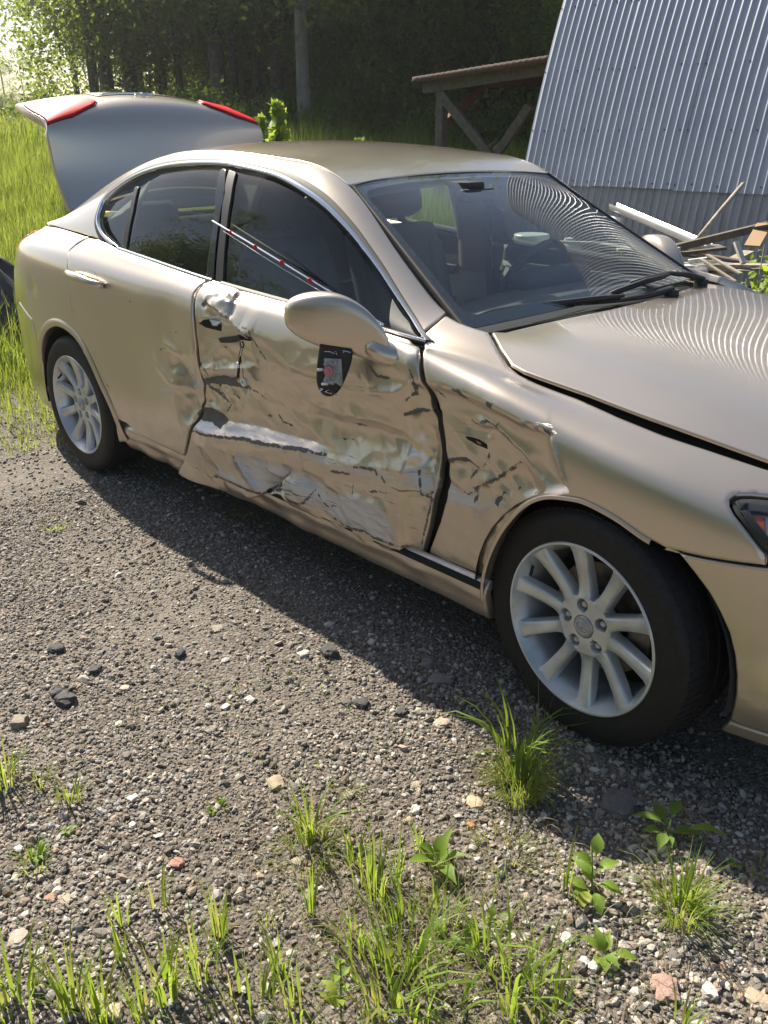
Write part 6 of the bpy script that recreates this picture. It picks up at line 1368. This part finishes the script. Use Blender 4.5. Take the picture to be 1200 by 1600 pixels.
def tree(px, d, crown, trunk, label, s=1., name='forest_tree', rz=None, group='trees at the edge of the forest', xy=None):
    x, y = dirpt(px, d) if xy is None else xy; z = float(gh(x, y))
    t = thing(name, label, 'tree', (x, y, z), (0, 0, rnd.uniform(0, 6.28) if rz is None else rz), group); t.scale = (s, s, s)
    if trunk is not None: link('trunk', trunk, t)
    if crown is not None: link('crown', crown, t)
    return t
FT = [(128, 33, 6, 2, 'slender high crowned tree nearest the bright sky at the left'), (152, 24, 7, 0, 'thin dark leaning trunk, left one of the close pair at left'), (172, 24.6, 7, 1, 'thicker dark trunk, right one of the close pair at left'),
      (214, 25, 7, 3, 'thick dark trunk above the boot lid, left of its twin'), (226, 26, 6, 2, 'dark trunk close behind its thicker twin above the boot lid'), (262, 26, 6, 0, 'leafy tree left of the centre of the boot lid'), (288, 24, 7, 2, 'thin straight trunk over the badge of the boot lid'), (345, 22, 4, 3, 'stout dark trunk right of the boot badge'),
      (372, 22.5, 5, 2, 'slim trunk beside the stout dark one'), (384, 26, 4, 4, 'slight pale trunk leaning behind the slim dark ones'), (408, 23, 4, 0, 'dark trunk over the right end of the boot lid'), (437, 22, 5, 1, 'dark thick trunk left of the pale aspen'), (480, 19, 5, 4, 'pale grey aspen trunk standing clear of the others'), (500, 24, 2, 3, 'stubby dark trunk just right of the pale aspen'),
      (535, 22, 0, 1, 'dark leafy tree above the middle of the car roof'), (580, 23, 1, 0, 'tree with a low bent branch left of the lean-to'), (620, 21, 2, 2, 'sunlit leafy tree touching the lean-to roof from the left'), (668, 20, 3, 3, 'dark spreading tree right behind the lean-to post'), (715, 21, 0, 0, 'leafy tree over the middle of the lean-to roof'), (770, 20, 1, 1, 'bright leaved tree over the right part of the lean-to roof'), (825, 21, 2, 3, 'tree rising right behind the shed corner')]
for px, d, c, k, lb in FT: tree(px, d, (CROWNS+HIGHC+[THIN, THINH])[c], PALE if k == 4 else TRUNKS[k], lb, rnd.uniform(.92, 1.08))
_seen = {}
def DEEP(row, px):
    marks_ = [(300, 'over the right half of the boot lid'), (400, 'over the right end of the boot lid'), (470, 'left of the pale aspen'), (560, 'right of the pale aspen'), (660, 'left of the lean-to'), (760, 'over the lean-to roof'), (900, 'by the shed corner'), (2000, 'hidden behind the shed')]
    w_ = next(t for m_, t in marks_ if px < m_ or m_ == 2000); n_ = _seen[(row, w_)] = _seen.get((row, w_), 0)+1
    return 'dark %s tree %s, %s from left' % (row, w_, ('first', 'second', 'third', 'fourth', 'fifth', 'sixth', 'seventh', 'eighth', 'ninth')[min(n_-1, 8)])
for k in range(13):                                                     # second and third rows close the gaps
    px = 330+k*44+rnd.uniform(-14, 14); tree(px, rnd.uniform(26, 31), rnd.choice(CROWNS), rnd.choice(TRUNKS), DEEP('second row', px), rnd.uniform(1., 1.2), group='trees deep in the forest')
for k in range(9): tree(330+k*62+rnd.uniform(-14, 14), rnd.uniform(34, 40), rnd.choice(CROWNS), rnd.choice(TRUNKS), DEEP('farthest row', 330+k*62), rnd.uniform(1.1, 1.35), group='trees deep in the forest')
tree(14, 70, CROWNS[0], TRUNKS[1], 'hazy distant tree at the left edge of the photo', .55, group='distant trees'); tree(-12, 66, CROWNS[1], TRUNKS[1], 'distant tree cut by the left edge of the photo', .62, group='distant trees'); tree(44, 70, CROWNS[2], TRUNKS[0], 'small hazy tree between the left edge and the forest', .50, group='distant trees')

# bushes at the foot of the forest
def bush_mesh(n, w_, h, size=(.05, .10)):
    c = rng.normal(size=(26, 3))*np.array([w_*.35, w_*.35, h*.28])+np.array([0, 0, h*.45]); k = rng.integers(0, 26, n); P_ = c[k]+rng.normal(size=(n, 3))*.16; P_[:, 2] = np.abs(P_[:, 2]); return leafcloud('foliage', P_, rng.uniform(*size, n), MT['leaf2'], rng.random(n))
BUSH = [bush_mesh(2600, 1.9, 1.3), bush_mesh(2200, 1.5, 1.0)]
blab = ['bush under the forest edge, %s']
where = ['left of the boot lid', 'behind the left lamp of the boot lid', 'over the boot lid centre', 'over the boot badge', 'at the right end of the boot lid', 'right of the boot lid', 'left of the pale aspen', 'right of the pale aspen', 'over the middle of the roof', 'left of the lean-to', 'under the lean-to, left part', 'under the lean-to, right part', 'beside the shed corner']
for k, wv in enumerate(where):
    x, y = dirpt(70+k*61, rnd.uniform(18.5, 20.5)); t = thing('bush', 'leafy bush under the forest edge, '+wv, 'bush', (x, y, float(gh(x, y))), (0, 0, rnd.uniform(0, 6)), 'bushes at the foot of the forest'); link('foliage', BUSH[k % 2], t); t.scale = (.9, .9, .75)
# a young bright sapling right of the lid, and scrub beside it
def sapling(px, d, h, n, label):
    x, y = dirpt(px, d); t = thing('sapling', label, 'sapling', (x, y, float(gh(x, y))), group='bright saplings in the meadow'); b = MB(); b.tube([(0, 0, 0), (.04, 0, h*.5), (.02, .02, h)], [.014, .010, .004], 5); b.build('stem', MT['stemgreen'], t)
    z = rng.uniform(.15, 1, n)**.8*h; r_ = (.34*(1-z/h)+.05); a_ = rng.uniform(0, 6.28, n); P_ = np.stack([r_*np.cos(a_)*rng.random(n), r_*np.sin(a_)*rng.random(n), z], 1); link('foliage', leafcloud('foliage', P_, rng.uniform(.05, .10, n), MT['weed'], rng.random(n)), t)
sapling(434, 9.5, 1.62, 420, 'tall bright sapling just right of the boot lid'); sapling(420, 9.3, 1.05, 380, 'lower bright sapling at the foot of the tall one'); sapling(460, 10.2, 1.15, 320, 'bright sapling between the tall one and the aspen'); sapling(560, 12, 1.1, 260, 'small bright sapling over the middle of the roof'); sapling(408, 11, 1.35, 300, 'sapling partly behind the boot lid corner')
# trees behind camera: low ones mirrored in glass, tall row added to darken shed
for k, (x, y, s, nm) in enumerate(((-24, -13, .50, 'left end of the low row mirrored in the glass'), (-20.5, -13.5, .42, 'second of the low row mirrored in the glass'), (-17.5, -13, .46, 'third of the low row mirrored in the glass'), (-15, -17.5, 1.05, 'first of the tall row added to darken the shed'), (-12, -17, 1.15, 'second of the tall row added to darken the shed'), (-9, -17.5, 1.1, 'third of the tall row added to darken the shed'), (-6, -17, 1.15, 'fourth of the tall row added to darken the shed'), (-3, -17.5, 1.05, 'fifth of the tall row added to darken the shed'), (0, -17, 1.1, 'sixth of the tall row added to darken the shed'), (3.5, -17.5, 1.1, 'right end of the tall row added to darken the shed'))):
    tree(0, 0, CROWNS[k % 4], TRUNKS[k % 4], 'tree behind the camera, '+nm, s, group='trees behind the photographer', xy=(x, y))
tree(0, 0, CROWNS[1], TRUNKS[1], 'large near tree mirrored in the rear door window', .72, group='trees behind the photographer', xy=(-13.5, -8.0))

for px in range(392, 860, 17):                            # tall sunlit meadow right behind the car
    for d in (9.6, 11.4, 13.2):
        x, y = dirpt(px+rnd.uniform(-8, 8), d+rnd.uniform(-.5, .5))
        if px > 700 and d < 13: continue
        o = link('meadow_grass', rnd.choice(farm), None, (x, y, float(gh(x, y))-.03), (0, 0, rnd.uniform(0, 6.28))); o.scale = (.45, .45, rnd.uniform(.95, 1.3)); tag(o, kind='stuff')
# ================================================================== metal shed
def tin_mat(name, c1, c2, rough, rust=.0, metal=.85):
    m = bpy.data.materials.new(name); m.use_nodes = True; t = m.node_tree; b = t.nodes['Principled BSDF']; tc = t.nodes.new('ShaderNodeTexCoord')
    mp = node(t, 'ShaderNodeMapping'); mp.inputs['Scale'].default_value = (7, 7, .9); t.links.new(tc.outputs['Object'], mp.inputs[0])
    n = node(t, 'ShaderNodeTexNoise', iScale=1.6, iDetail=7.); t.links.new(mp.outputs[0], n.inputs['Vector'])
    c = mixc(t, node_range(t, n.outputs['Fac'], .35, .7, 0, 1), c1, c2)
    n2 = node(t, 'ShaderNodeTexNoise', iScale=9., iDetail=8., iRoughness=.7); t.links.new(mp.outputs[0], n2.inputs['Vector'])
    if rust: c = mixc(t, node_range(t, n2.outputs['Fac'], .52, .70, 0, rust), c, (.17, .12, .08))
    t.links.new(c, b.inputs['Base Color']); b.inputs['Metallic'].default_value = metal
    t.links.new(node_range(t, n.outputs['Fac'], .3, .7, rough-.06, rough+.12), b.inputs['Roughness']); return m
MT['tin'] = tin_mat('galvanised_sheet', (.42, .45, .53), (.35, .38, .46), .38, .0, .0); MT['tinold'] = tin_mat('weathered_sheet', (.34, .35, .38), (.26, .26, .28), .5, .45, .0)
MT['screw'] = mat('dark_screw', (.05, .045, .04), .6)
SHED = thing('metal_shed', 'tall corrugated metal shed with a slightly curved wall behind the car', 'shed', (-4.72, 4.8, 0))
S0 = Vector((-4.72, 4.8, 0))
def wallpt(s, out=0.):
    th0, k = R(7.0), R(5.6)
    th = th0+k*s; y = 4.78+(math.cos(th0)-math.cos(th))/k; z = (math.sin(th)-math.sin(th0))/k
    return y-out*math.cos(th), z+out*math.sin(th)
PITCH_ = .0762
def sheet(x0, nr, s0, s1, m, out, rows=12, amp=.0078, name='metal_sheet', jit=0.):
    us = []
    for r_ in range(nr):
        for f, hgt in ((0, 0), (.26, 0), (.29, .04), (.33, .18), (.50, .92), (.54, 1.), (.60, 1.), (.64, .90), (.74, .08), (.78, 0)): us.append((x0+(r_+f)*PITCH_, hgt))
    us.append((x0+nr*PITCH_, 0)); G = []
    for s in np.linspace(s0, s1, rows):
        G.append([(x, *wallpt(s, out+amp*h_*1.6+.0015*math.sin(x*7+s*3)+jit*(x-x0))) for x, h_ in us])
    b = MB(); b.grid(G); o = b.build(name, m, SHED, smooth=True, angle=30); o.location = -S0; return o
nr = 11; x = -4.72; k = 0
while x < 4.6:
    vis = x < 1.2
    sheet(x-.01, nr, -.05, 1.04+rnd.uniform(-.01, .01), MT['tinold'], .0, 6, name='lower_sheet'); o = sheet(x, nr, .985+rnd.uniform(-.012, .012), 3.9, MT['tin'], .016+.003*(k % 2), 14, jit=.0)
    b = MB()
    for s in (1.03, 1.48, 2.02, 2.62, 3.3):
        for r_ in (0, 2, 5, 8, 10):
            if rnd.random() < .15: continue
            xx = x+(r_+.15)*PITCH_+rnd.uniform(-.008, .008); yy, zz = wallpt(s+rnd.uniform(-.008, .008), .022); b.box((xx, yy, zz), (.011, .010, .011), bev=.003)
    so = b.build('screws', MT['screw'], o); so['kind'] = 'stuff'
    sheet(x, nr, 3.85, 8.5, MT['tin'], .008, 10, name='roof_sheet')
    x += nr*PITCH_; k += 1
XE = x
ywall, zt_ = wallpt(8.5)
b = MB(); G = [[(xx, *wallpt(s, -.02)) for s in np.linspace(0, 8.5, 14)] for xx in (-4.70, XE)]; b.grid(G); o = b.build('inner_frame', MT['dark'], SHED); o.location = -S0
b = MB(); P_ = [(-4.71, *wallpt(s, -.01)) for s in np.linspace(-.05, 8.5, 14)]; P2 = [(p[0], 2*ywall-p[1], p[2]) for p in reversed(P_)]; b.add(P_+P2, [tuple(range(len(P_+P2)))]); b.build('gable_wall', mat('old_boards', (.13, .10, .075), .9, noise=(14, .7, (.2, .17, .14))), SHED).location = -S0
b = MB(); G = [[(xx, 2*ywall-wallpt(s)[0], wallpt(s)[1]) for s in np.linspace(0, 8.5, 10)] for xx in (-4.72, XE)]; b.grid(G); o = b.build('back_roof', MT['tin'], SHED); o.location = -S0

# ================================================================== lean-to
MT['oldwood'] = mat('grey_old_wood', (.085, .075, .065), .85, noise=(16, .8, (.15, .135, .12)), bump=(60, .003)); MT['redwood'] = mat('reddish_wood', (.16, .075, .045), .85, noise=(12, .6, (.10, .05, .03)))
MT['rust'] = mat('rusty_roofing', (.11, .065, .05), .85, noise=(6, .7, (.10, .06, .05)), bump=(40, .004))
LT = thing('lean_to', 'open wooden lean-to with a rusty brown roof left of the shed', 'lean-to', (-6.5, 6, 0)); L0 = Vector((-6.5, 6, 0))
def lt(b, name, m, **k): o = b.build(name, m, LT, **k); o.location = -L0; return o
def beam(a, c, w_=.10, h_=.10): 
    a, c = Vector(a), Vector(c); d = (c-a); L = d.length; rot = d.to_track_quat('X', 'Z').to_matrix(); b = MB(); b.box((a+c)/2, (L, w_, h_), rot, bev=.006); return b
fa = Vector(at(663, 134, y=5.9)); fb_ = Vector(at(850, 106, y=5.9)); dz = Vector((0, 0, 0)); bk = Vector((0, 3.0, .12))
lt(beam(fa+Vector((0, 0, -.01)), fb_+Vector((.3, 0, .02)), .05, .15), 'fascia', MT['oldwood']); 
rb_ = []
for k in range(9): 
    t = k/8; p = fa.lerp(fb_, t*1.05); rb_.append(p); lt(beam(p+Vector((0, .03, -.0)), p+bk+Vector((0, .1, -.0)), .05, .09), 'rafter', MT['redwood'])
G = []
for u in np.linspace(-.03, 1.10, 70): 
    p = fa+(fb_-fa)*u+Vector((0, -.10, .065+.006*math.sin(u*130))); G.append([tuple(p+bk*f+Vector((0, 0, 0))) for f in np.linspace(-.02, 1.1, 4)])
b = MB(); b.grid(G); o = lt(b, 'roofing', MT['rust'], smooth=True, solid=.06)
pb = Vector(at(691, 140, y=5.95)); gz = lambda p: float(gh(p.x, p.y))
pA = Vector((pb.x, pb.y, pb.z)); lt(beam((pA.x, pA.y, gz(pA)-.1), (pA.x, pA.y, pA.z+.05), .10, .11), 'post', MT['oldwood'])
lt(beam((pA.x+.03, pA.y-.06, pA.z-.05), tuple(at(775, 255, y=5.9)), .05, .11), 'brace', MT['oldwood']); lt(beam(tuple(at(828, 165, y=5.95)), tuple(at(765, 258, y=5.95)), .05, .10), 'brace', MT['oldwood'])
pB = pA+Vector((0, 2.9, .3)); lt(beam((pB.x, pB.y, gz(pB)-.1), pB, .10, .10), 'post', MT['redwood']); lt(beam(pA+Vector((0, .1, -.35)), pA+Vector((0, .75, .06)), .08, .10), 'brace', MT['redwood'])
lt(beam(pB+Vector((-.2, 0, 0)), pB+Vector((2.2, 0, .05)), .07, .12), 'back_beam', MT['redwood']); pC = Vector((-4.85, 6.0, 2.0)); lt(beam((-4.95, 8.6, 0.2), (-4.95, 8.6, 2.4), .1, .1), 'post', MT['redwood'])
# firewood under it
MT['log'] = mat('split_log', (.20, .15, .10), .85, noise=(20, .7, (.32, .25, .17)), bump=(60, .003)); LOGM = []
for k in range(3):
    b = MB(); b.tube([(0, 0, 0), (.42, 0, .01)], [.06, .055], 7); me = bpy.data.meshes.new('log'); me.from_pydata(b.v, [], b.f); me.materials.append(MT['log']); LOGM.append(me)
q0 = Vector(at(800, 235, y=6.6)); ORD = ('first', 'second', 'third', 'fourth', 'fifth', 'sixth', 'seventh', 'eighth', 'ninth')
for r_ in range(9):
    for c_ in range(6):
        o = link('log', rnd.choice(LOGM), None, (q0.x-.22+c_*.115+(r_ % 2)*.05+rnd.uniform(-.01, .01), 6.55, .06+r_*.112), (rnd.uniform(0, 3), 0, math.pi/2+rnd.uniform(-.08, .08))); tag(o, 'split log, %s from the left in the %s layer of the firewood stack' % (ORD[c_], ORD[r_]), 'log', 'split logs stacked under the lean-to')
b = beam(at(768, 232, y=6.2), at(812, 195, y=6.2), .12, .05); tag(b.build('board', MT['trim']), 'dark board leaning on the firewood under the lean-to', 'board')

# ================================================================== scrap by the wall
MT['plank'] = mat('weathered_plank', (.30, .25, .19), .8, noise=(22, .8, (.46, .41, .34)), bump=(80, .002)); MT['plankw'] = mat('flaking_white_plank', (.62, .60, .55), .7, noise=(14, .7, (.36, .32, .26))); MT['plankd'] = mat('dark_plank', (.09, .075, .06), .85, noise=(22, .8, (.16, .13, .10)))
base_ = Vector((-2.22, 3.75, 0))
def plank(c, L, w_, h_, rz, ry, m, label, name='plank', cat='board', group='boards in the scrap pile'):
    b = MB(); b.box((0, 0, 0), (L, w_, h_), bev=min(.003, h_*.3)); o = b.build(name, m, None, loc=c, rot=(0, ry, rz)); return tag(o, label, cat, group)
cnt_ = {}
for k in range(46):
    z = .04+.60*(k/46.); wv = 1-.35*k/46; m_, mn = rnd.choice(((MT['plank'], 'grey brown'), (MT['plank'], 'grey brown'), (MT['plankd'], 'dark brown'), (MT['plankw'], 'flaking white'), (MT['plankd'], 'dark brown')))
    L_, W_, H_ = rnd.uniform(.45, 1.25), rnd.uniform(.05, .13), rnd.uniform(.014, .035); lay = ('bottom', 'lower', 'middle', 'upper', 'top')[k*5//46]; dx_ = rnd.uniform(-.50, .42)*wv
    lb = '%s %s %s board in the %s of the scrap pile, %s' % ('long' if L_ > .95 else 'short' if L_ < .65 else 'middling', 'wide' if W_ > .09 else 'narrow', mn, lay+(' layer' if lay != 'top' else ' layer'), 'left side' if dx_ < -.12 else 'right side' if dx_ > .12 else 'centre')
    cnt_[lb] = cnt_.get(lb, 0)+1; lb = lb if cnt_[lb] == 1 else lb+' too'
    plank((base_.x+dx_, base_.y+rnd.uniform(-.38, .38)*wv, z), L_, W_, H_, rnd.uniform(-.9, .9) if rnd.random() < .7 else rnd.uniform(1, 2), rnd.uniform(-.16, .16), m_, lb)
def stick(a, c, w_, h_, m, label, name='plank', cat='board', n=None, group=None):
    a, c = Vector(a), Vector(c); b = MB()
    if n: b.tube([a, a.lerp(c, .5)+Vector((0, 0, .006)), c], [w_, w_*.9, w_*.75], n)
    else:
        d = c-a; b.box((a+c)/2, (d.length, w_, h_), d.to_track_quat('X', 'Z').to_matrix(), bev=.002)
    return tag(b.build(name, m, None, smooth=bool(n)), label, cat, group)
A_ = lambda px, py, y: tuple(at(px, py, y=y))
MT['gutter'] = mat('white_gutter', (.74, .75, .78), .3, .2, coat=.4)
# a gutter: an open half pipe with a rolled edge
g0, g1 = Vector(A_(957, 322, 4.45)), Vector(A_(1105, 385, 3.95)); d = (g1-g0); ax_ = d.normalized(); sd_ = ax_.cross(Vector((0, 0, 1))).normalized(); up_ = sd_.cross(ax_)
G = [[tuple(p+sd_*x_+up_*z_) for x_, z_ in [(a_*.68, b_*.68) for a_, b_ in ((-.060, .03), (-.066, .036), (-.060, .020), (-.052, -.02), (-.03, -.045), (.0, -.052), (.03, -.045), (.052, -.02), (.056, .03), (.050, .03), (.048, -.015), (.028, -.038), (0, -.045), (-.028, -.038), (-.048, -.015), (-.054, .022))]] for p in (g0, g0.lerp(g1, .5), g1)]
b = MB(); b.grid(G, closed=True); gt = b.build('gutter', MT['gutter'], None, smooth=True, angle=50); tag(gt, 'white gutter leaning along the shed wall, highest of the scrap', 'gutter')
b = MB(); b.tube([g0+Vector((-.02, -.02, -.10)), g0+Vector((.12, -.03, -.11))], .024, 10); tag(b.build('downpipe', MT['gutter'], None, smooth=True, angle=40), 'short white pipe piece under the upper end of the gutter', 'pipe')
stick(A_(1083, 383, 3.9), A_(1161, 287, 4.55), .020, 0, MT['plank'], 'round brown pole leaning steeply against the shed wall', 'pole', 'pole', 8)
stick(A_(1057, 387, 3.55), A_(1200, 352, 3.9), .07, .05, MT['plankd'], 'long dark beam lying on top of the scrap pile'); stick(A_(1075, 380, 3.62), A_(1185, 353, 3.85), .05, .012, MT['plankw'], 'white strip lying along the long dark beam')
stick(A_(1040, 397, 3.4), A_(1062, 385, 3.6), .09, .04, MT['plankw'], 'white board end sticking out at the left of the scrap pile'); stick(A_(1150, 378, 3.25), A_(1162, 412, 3.2), .035, .02, MT['plankw'], 'short white lath standing at the right of the scrap pile')
stick(A_(1062, 418, 3.2), A_(1106, 415, 3.3), .09, .03, MT['white'], 'bright white plastic board low in the scrap pile'); stick(A_(1075, 408, 3.25), A_(1105, 404, 3.3), .05, .02, MT['plankw'], 'thin pale board above the bright plastic one'); stick(A_(1175, 385, 3.3), A_(1195, 350, 3.5), .10, .015, mat('curved_veneer', (.42, .27, .14), .6), 'orange brown veneer strip curling over the pile')
stick(A_(1183, 356, 3.5), A_(1240, 346, 3.5), .14, .02, MT['plankd'], 'brown board lying over the veneer strip')
for (a0, b0, lb) in (((1085, 415), (1140, 452), 'thin lath of the slatted frame, upper one'), ((1095, 405), (1150, 440), 'thin lath of the slatted frame, middle one'), ((1105, 398), (1158, 428), 'thin lath of the slatted frame, lower one')): stick(A_(*a0, 3.1), A_(*b0, 3.0), .03, .012, MT['plank'], lb, group='laths in front of the scrap pile')
# tubs seen through the car's glass
bk_ = Vector(A_(830, 385, 4.0)); t = thing('bucket', 'white plastic tub with a lid seen through the windshield', 'bucket', (bk_.x, bk_.y, bk_.z-.20))
b = MB(); b.lathe([(0, 0), (.12, 0), (.145, .26), (.152, .262), (.152, .285), (.145, .285)], 28, 'z'); b.build('tub', MT['white'], t, smooth=True, angle=40); b = MB(); b.lathe([(.158, .27), (.160, .300), (.150, .308), (0, .304)], 28, 'z'); b.build('lid', MT['white'], t, smooth=True, angle=40)
crate = Vector((bk_.x, bk_.y, 0)); b = MB(); 
hz = bk_.z-.20
t = thing('crate', 'low wooden crate under the white tub behind the car', 'crate', (bk_.x+.3, bk_.y, 0))
for k in range(3): b = MB(); b.box((0, -.24, .04+k*(hz-.06)/2.6), (1.3, .02, (hz-.06)/3.2), bev=.003); b.build('slat', MT['plank'], t)
for k in range(3): b = MB(); b.box((0, .24, .04+k*(hz-.06)/2.6), (1.3, .02, (hz-.06)/3.2), bev=.003); b.build('slat', MT['plank'], t)
b = MB(); b.box((0, 0, hz-.03), (1.3, .5, .02)); b.box((-.64, 0, hz/2-.02), (.02, .46, hz-.04)); b.box((.64, 0, hz/2-.02), (.02, .46, hz-.04)); b.build('body', MT['plank'], t)
jg = Vector(A_(905, 372, 4.0)); b = MB(); b.lathe([(0, 0), (.13, 0), (.15, .05), (.15, .18), (.11, .25), (.05, .28), (.04, .32), (.0, .33)], 24, 'z'); tag(b.build('canister', MT['white'], None, smooth=True, angle=50, loc=(jg.x-.1, jg.y, hz-.02)), 'rounded white plastic canister right of the tub', 'canister')
b = MB(); b.lathe([(0, .08), (.09, .08), (.11, 0), (.12, 0), (.10, .09), (0, .095)], 24, 'z'); tag(b.build('basin', MT['white'], None, smooth=True, angle=50, loc=(bk_.x+.42, bk_.y-.12, hz-.02)), 'small upturned white bowl in front of the tub', 'bowl')
stick(A_(868, 378, 3.75), A_(935, 380, 3.75), .06, .02, MT['plankw'], 'pale board lying before the white canister')
bp_ = Vector(A_(765, 350, 4.6)); b = MB(); b.box((bp_.x, 4.62, .45), (.75, .03, .95), Matrix.Rotation(R(-8), 3, 'X')); tag(b.build('plywood_sheet', mat('brown_plywood', (.16, .075, .045), .8, noise=(8, .6, (.22, .12, .08)))), 'brown wooden sheet leaning left of the shed corner', 'plywood')
# the flowering weed by the bonnet
t = thing('flowering_weed', 'tall weed with violet bell flowers beyond the bonnet', 'weed', (*at(1178, 480, y=2.55)[:2], 0)); X0 = t.location
MT['violet'] = leafmat('violet_petal', (.20, .08, .45), (.28, .12, .55), (.36, .2, .62), .4)
b = MB()
for k, (dx, dy, h_) in enumerate(((0, 0, .86), (.10, .04, .80), (-.08, .02, .66), (.16, -.04, .60))):
    c = MB(); c.tube([(dx*.3, dy*.3, 0), (dx*.8, dy*.8, h_*.6), (dx, dy, h_)], [.006, .005, .002], 5); c.build('stem', MT['stemgreen'], t, smooth=True)
    for j in range(16):
        f = .2+.8*j/16; V, F = leafblade((dx*f, dy*f, h_*f), (math.cos(j*2.4), math.sin(j*2.4), .4), (0, 0, 1), .10*(1.15-f*.6), .04*(1.15-f*.6)); link('leaf', mesh_np('leaf', V, F, MT['weed'], True, {'shade': np.full(len(V), rnd.random()*.7)}), t)
    if k in (1, 3):
        for j in range(7):
            f = .72+.04*j; V = []; F = []
            for q_ in range(5): a_ = q_*1.257; V2_, F2_ = leafblade((dx*f+.02*math.cos(j*2), dy*f-.02, h_*f+.02), (math.cos(a_), math.sin(a_)*.6-.4, .35), (0, 0, 1), .026, .016, .1, .1); F += [tuple(i+len(V) for i in ff_) for ff_ in F2_]; V += V2_
            link('flower', mesh_np('flower', V, F, MT['violet'], True, {'shade': np.full(len(V), rnd.random())}), t)
def herb(px, py, y, h_, n, label):
    c = at(px, py, y=y); t = thing('wild_plant', label, 'weed', (c[0], c[1], 0), group='wild plants round the scrap pile'); z = rng.uniform(.15, 1, n)*h_; a_ = rng.uniform(0, 6.28, n); r_ = rng.random(n)*.14
    link('foliage', leafcloud('foliage', np.stack([r_*np.cos(a_), r_*np.sin(a_), z], 1), rng.uniform(.02, .06, n), MT['weed'], rng.random(n)), t); b = MB(); b.tube([(0, 0, 0), (.01, 0, h_)], .004, 4); b.build('stem', MT['stemgreen'], t)
herb(1165, 470, 2.7, .52, 260, 'leafy weed left of the violet flowers'); herb(1195, 470, 2.4, .60, 320, 'leafy weed below the violet flowers'); herb(1130, 455, 2.7, .40, 200, 'thin weed before the slatted laths'); herb(1205, 440, 3.0, .75, 260, 'leafy weed at the right edge beyond the bonnet'); herb(768, 375, 4.3, .78, 60, 'single green sprig before the brown plywood')
# black sheeting in the grass behind the car
def cloth(name, c, sx, sy, h_, label, m, cat):
    G = []; 
    for u in np.linspace(-1, 1, 34):
        row = []
        for v in np.linspace(-1, 1, 26):
            r_ = max(abs(u), abs(v)); e = max(0, 1-r_**2.2); z = h_*e**.6*(.70+.5*mnoise.noise(Vector((u*1.7+3, v*1.9, .3))))+.10*abs(mnoise.noise(Vector((u*4, v*5, 7))))*e+.03*mnoise.noise(Vector((u*10, v*11, 2)))*e
            row.append((c[0]+u*sx*(1+.15*mnoise.noise(Vector((v*2, 1, u)))), c[1]+v*sy*(1+.15*mnoise.noise(Vector((u*2, 5, v)))), max(z, .0)+float(gh(c[0], c[1]))))
        G.append(row)
    b = MB(); b.grid(G); return tag(b.build(name, m, None, smooth=True), label, cat)
MT['sheet'] = mat('black_sheeting', (.030, .030, .032), .55, noise=(12, .5, (.055, .052, .05)), bump=(50, .004))
cloth('black_sheeting', (-5.75, -.05), .50, .42, .60, 'crumpled black sheeting heaped in the grass behind the rear bumper', MT['sheet'], 'plastic sheeting')
# the leaf stuck to the windshield
st_ = WIND.pk(970, 405); c = WIND.P(st_)[0]; n_ = WIND.Nn(st_)[0]; V, F = leafblade(tuple(c+n_*.004), (-.5, .5, .5), tuple(n_), .035, .012, 0., .1); tag(link('fallen_leaf', mesh_np('fallen_leaf', V, F, MT['straw'], True, {'shade': np.full(len(V), .9)})), 'small dry leaf stuck on the far side of the windshield', 'leaf')

# ================================================================== thin volume added to lift the darks as lens glare does
bm = bmesh.new(); bmesh.ops.create_cube(bm, size=1.); me = bpy.data.meshes.new('glare_haze')
bmesh.ops.scale(bm, vec=(130, 110, 24), verts=bm.verts); bmesh.ops.translate(bm, vec=(-30, 15, 10.9), verts=bm.verts); bm.to_mesh(me); bm.free()
m = bpy.data.materials.new('glare_haze'); m.use_nodes = True; t = m.node_tree; t.nodes.clear(); o = t.nodes.new('ShaderNodeOutputMaterial'); v = t.nodes.new('ShaderNodeVolumePrincipled')
v.inputs['Color'].default_value = (.92, .94, 1, 1); v.inputs['Density'].default_value = .0009; v.inputs['Anisotropy'].default_value = .5; t.links.new(v.outputs[0], o.inputs['Volume']); me.materials.append(m)
tag(link('glare_haze', me), kind='stuff')
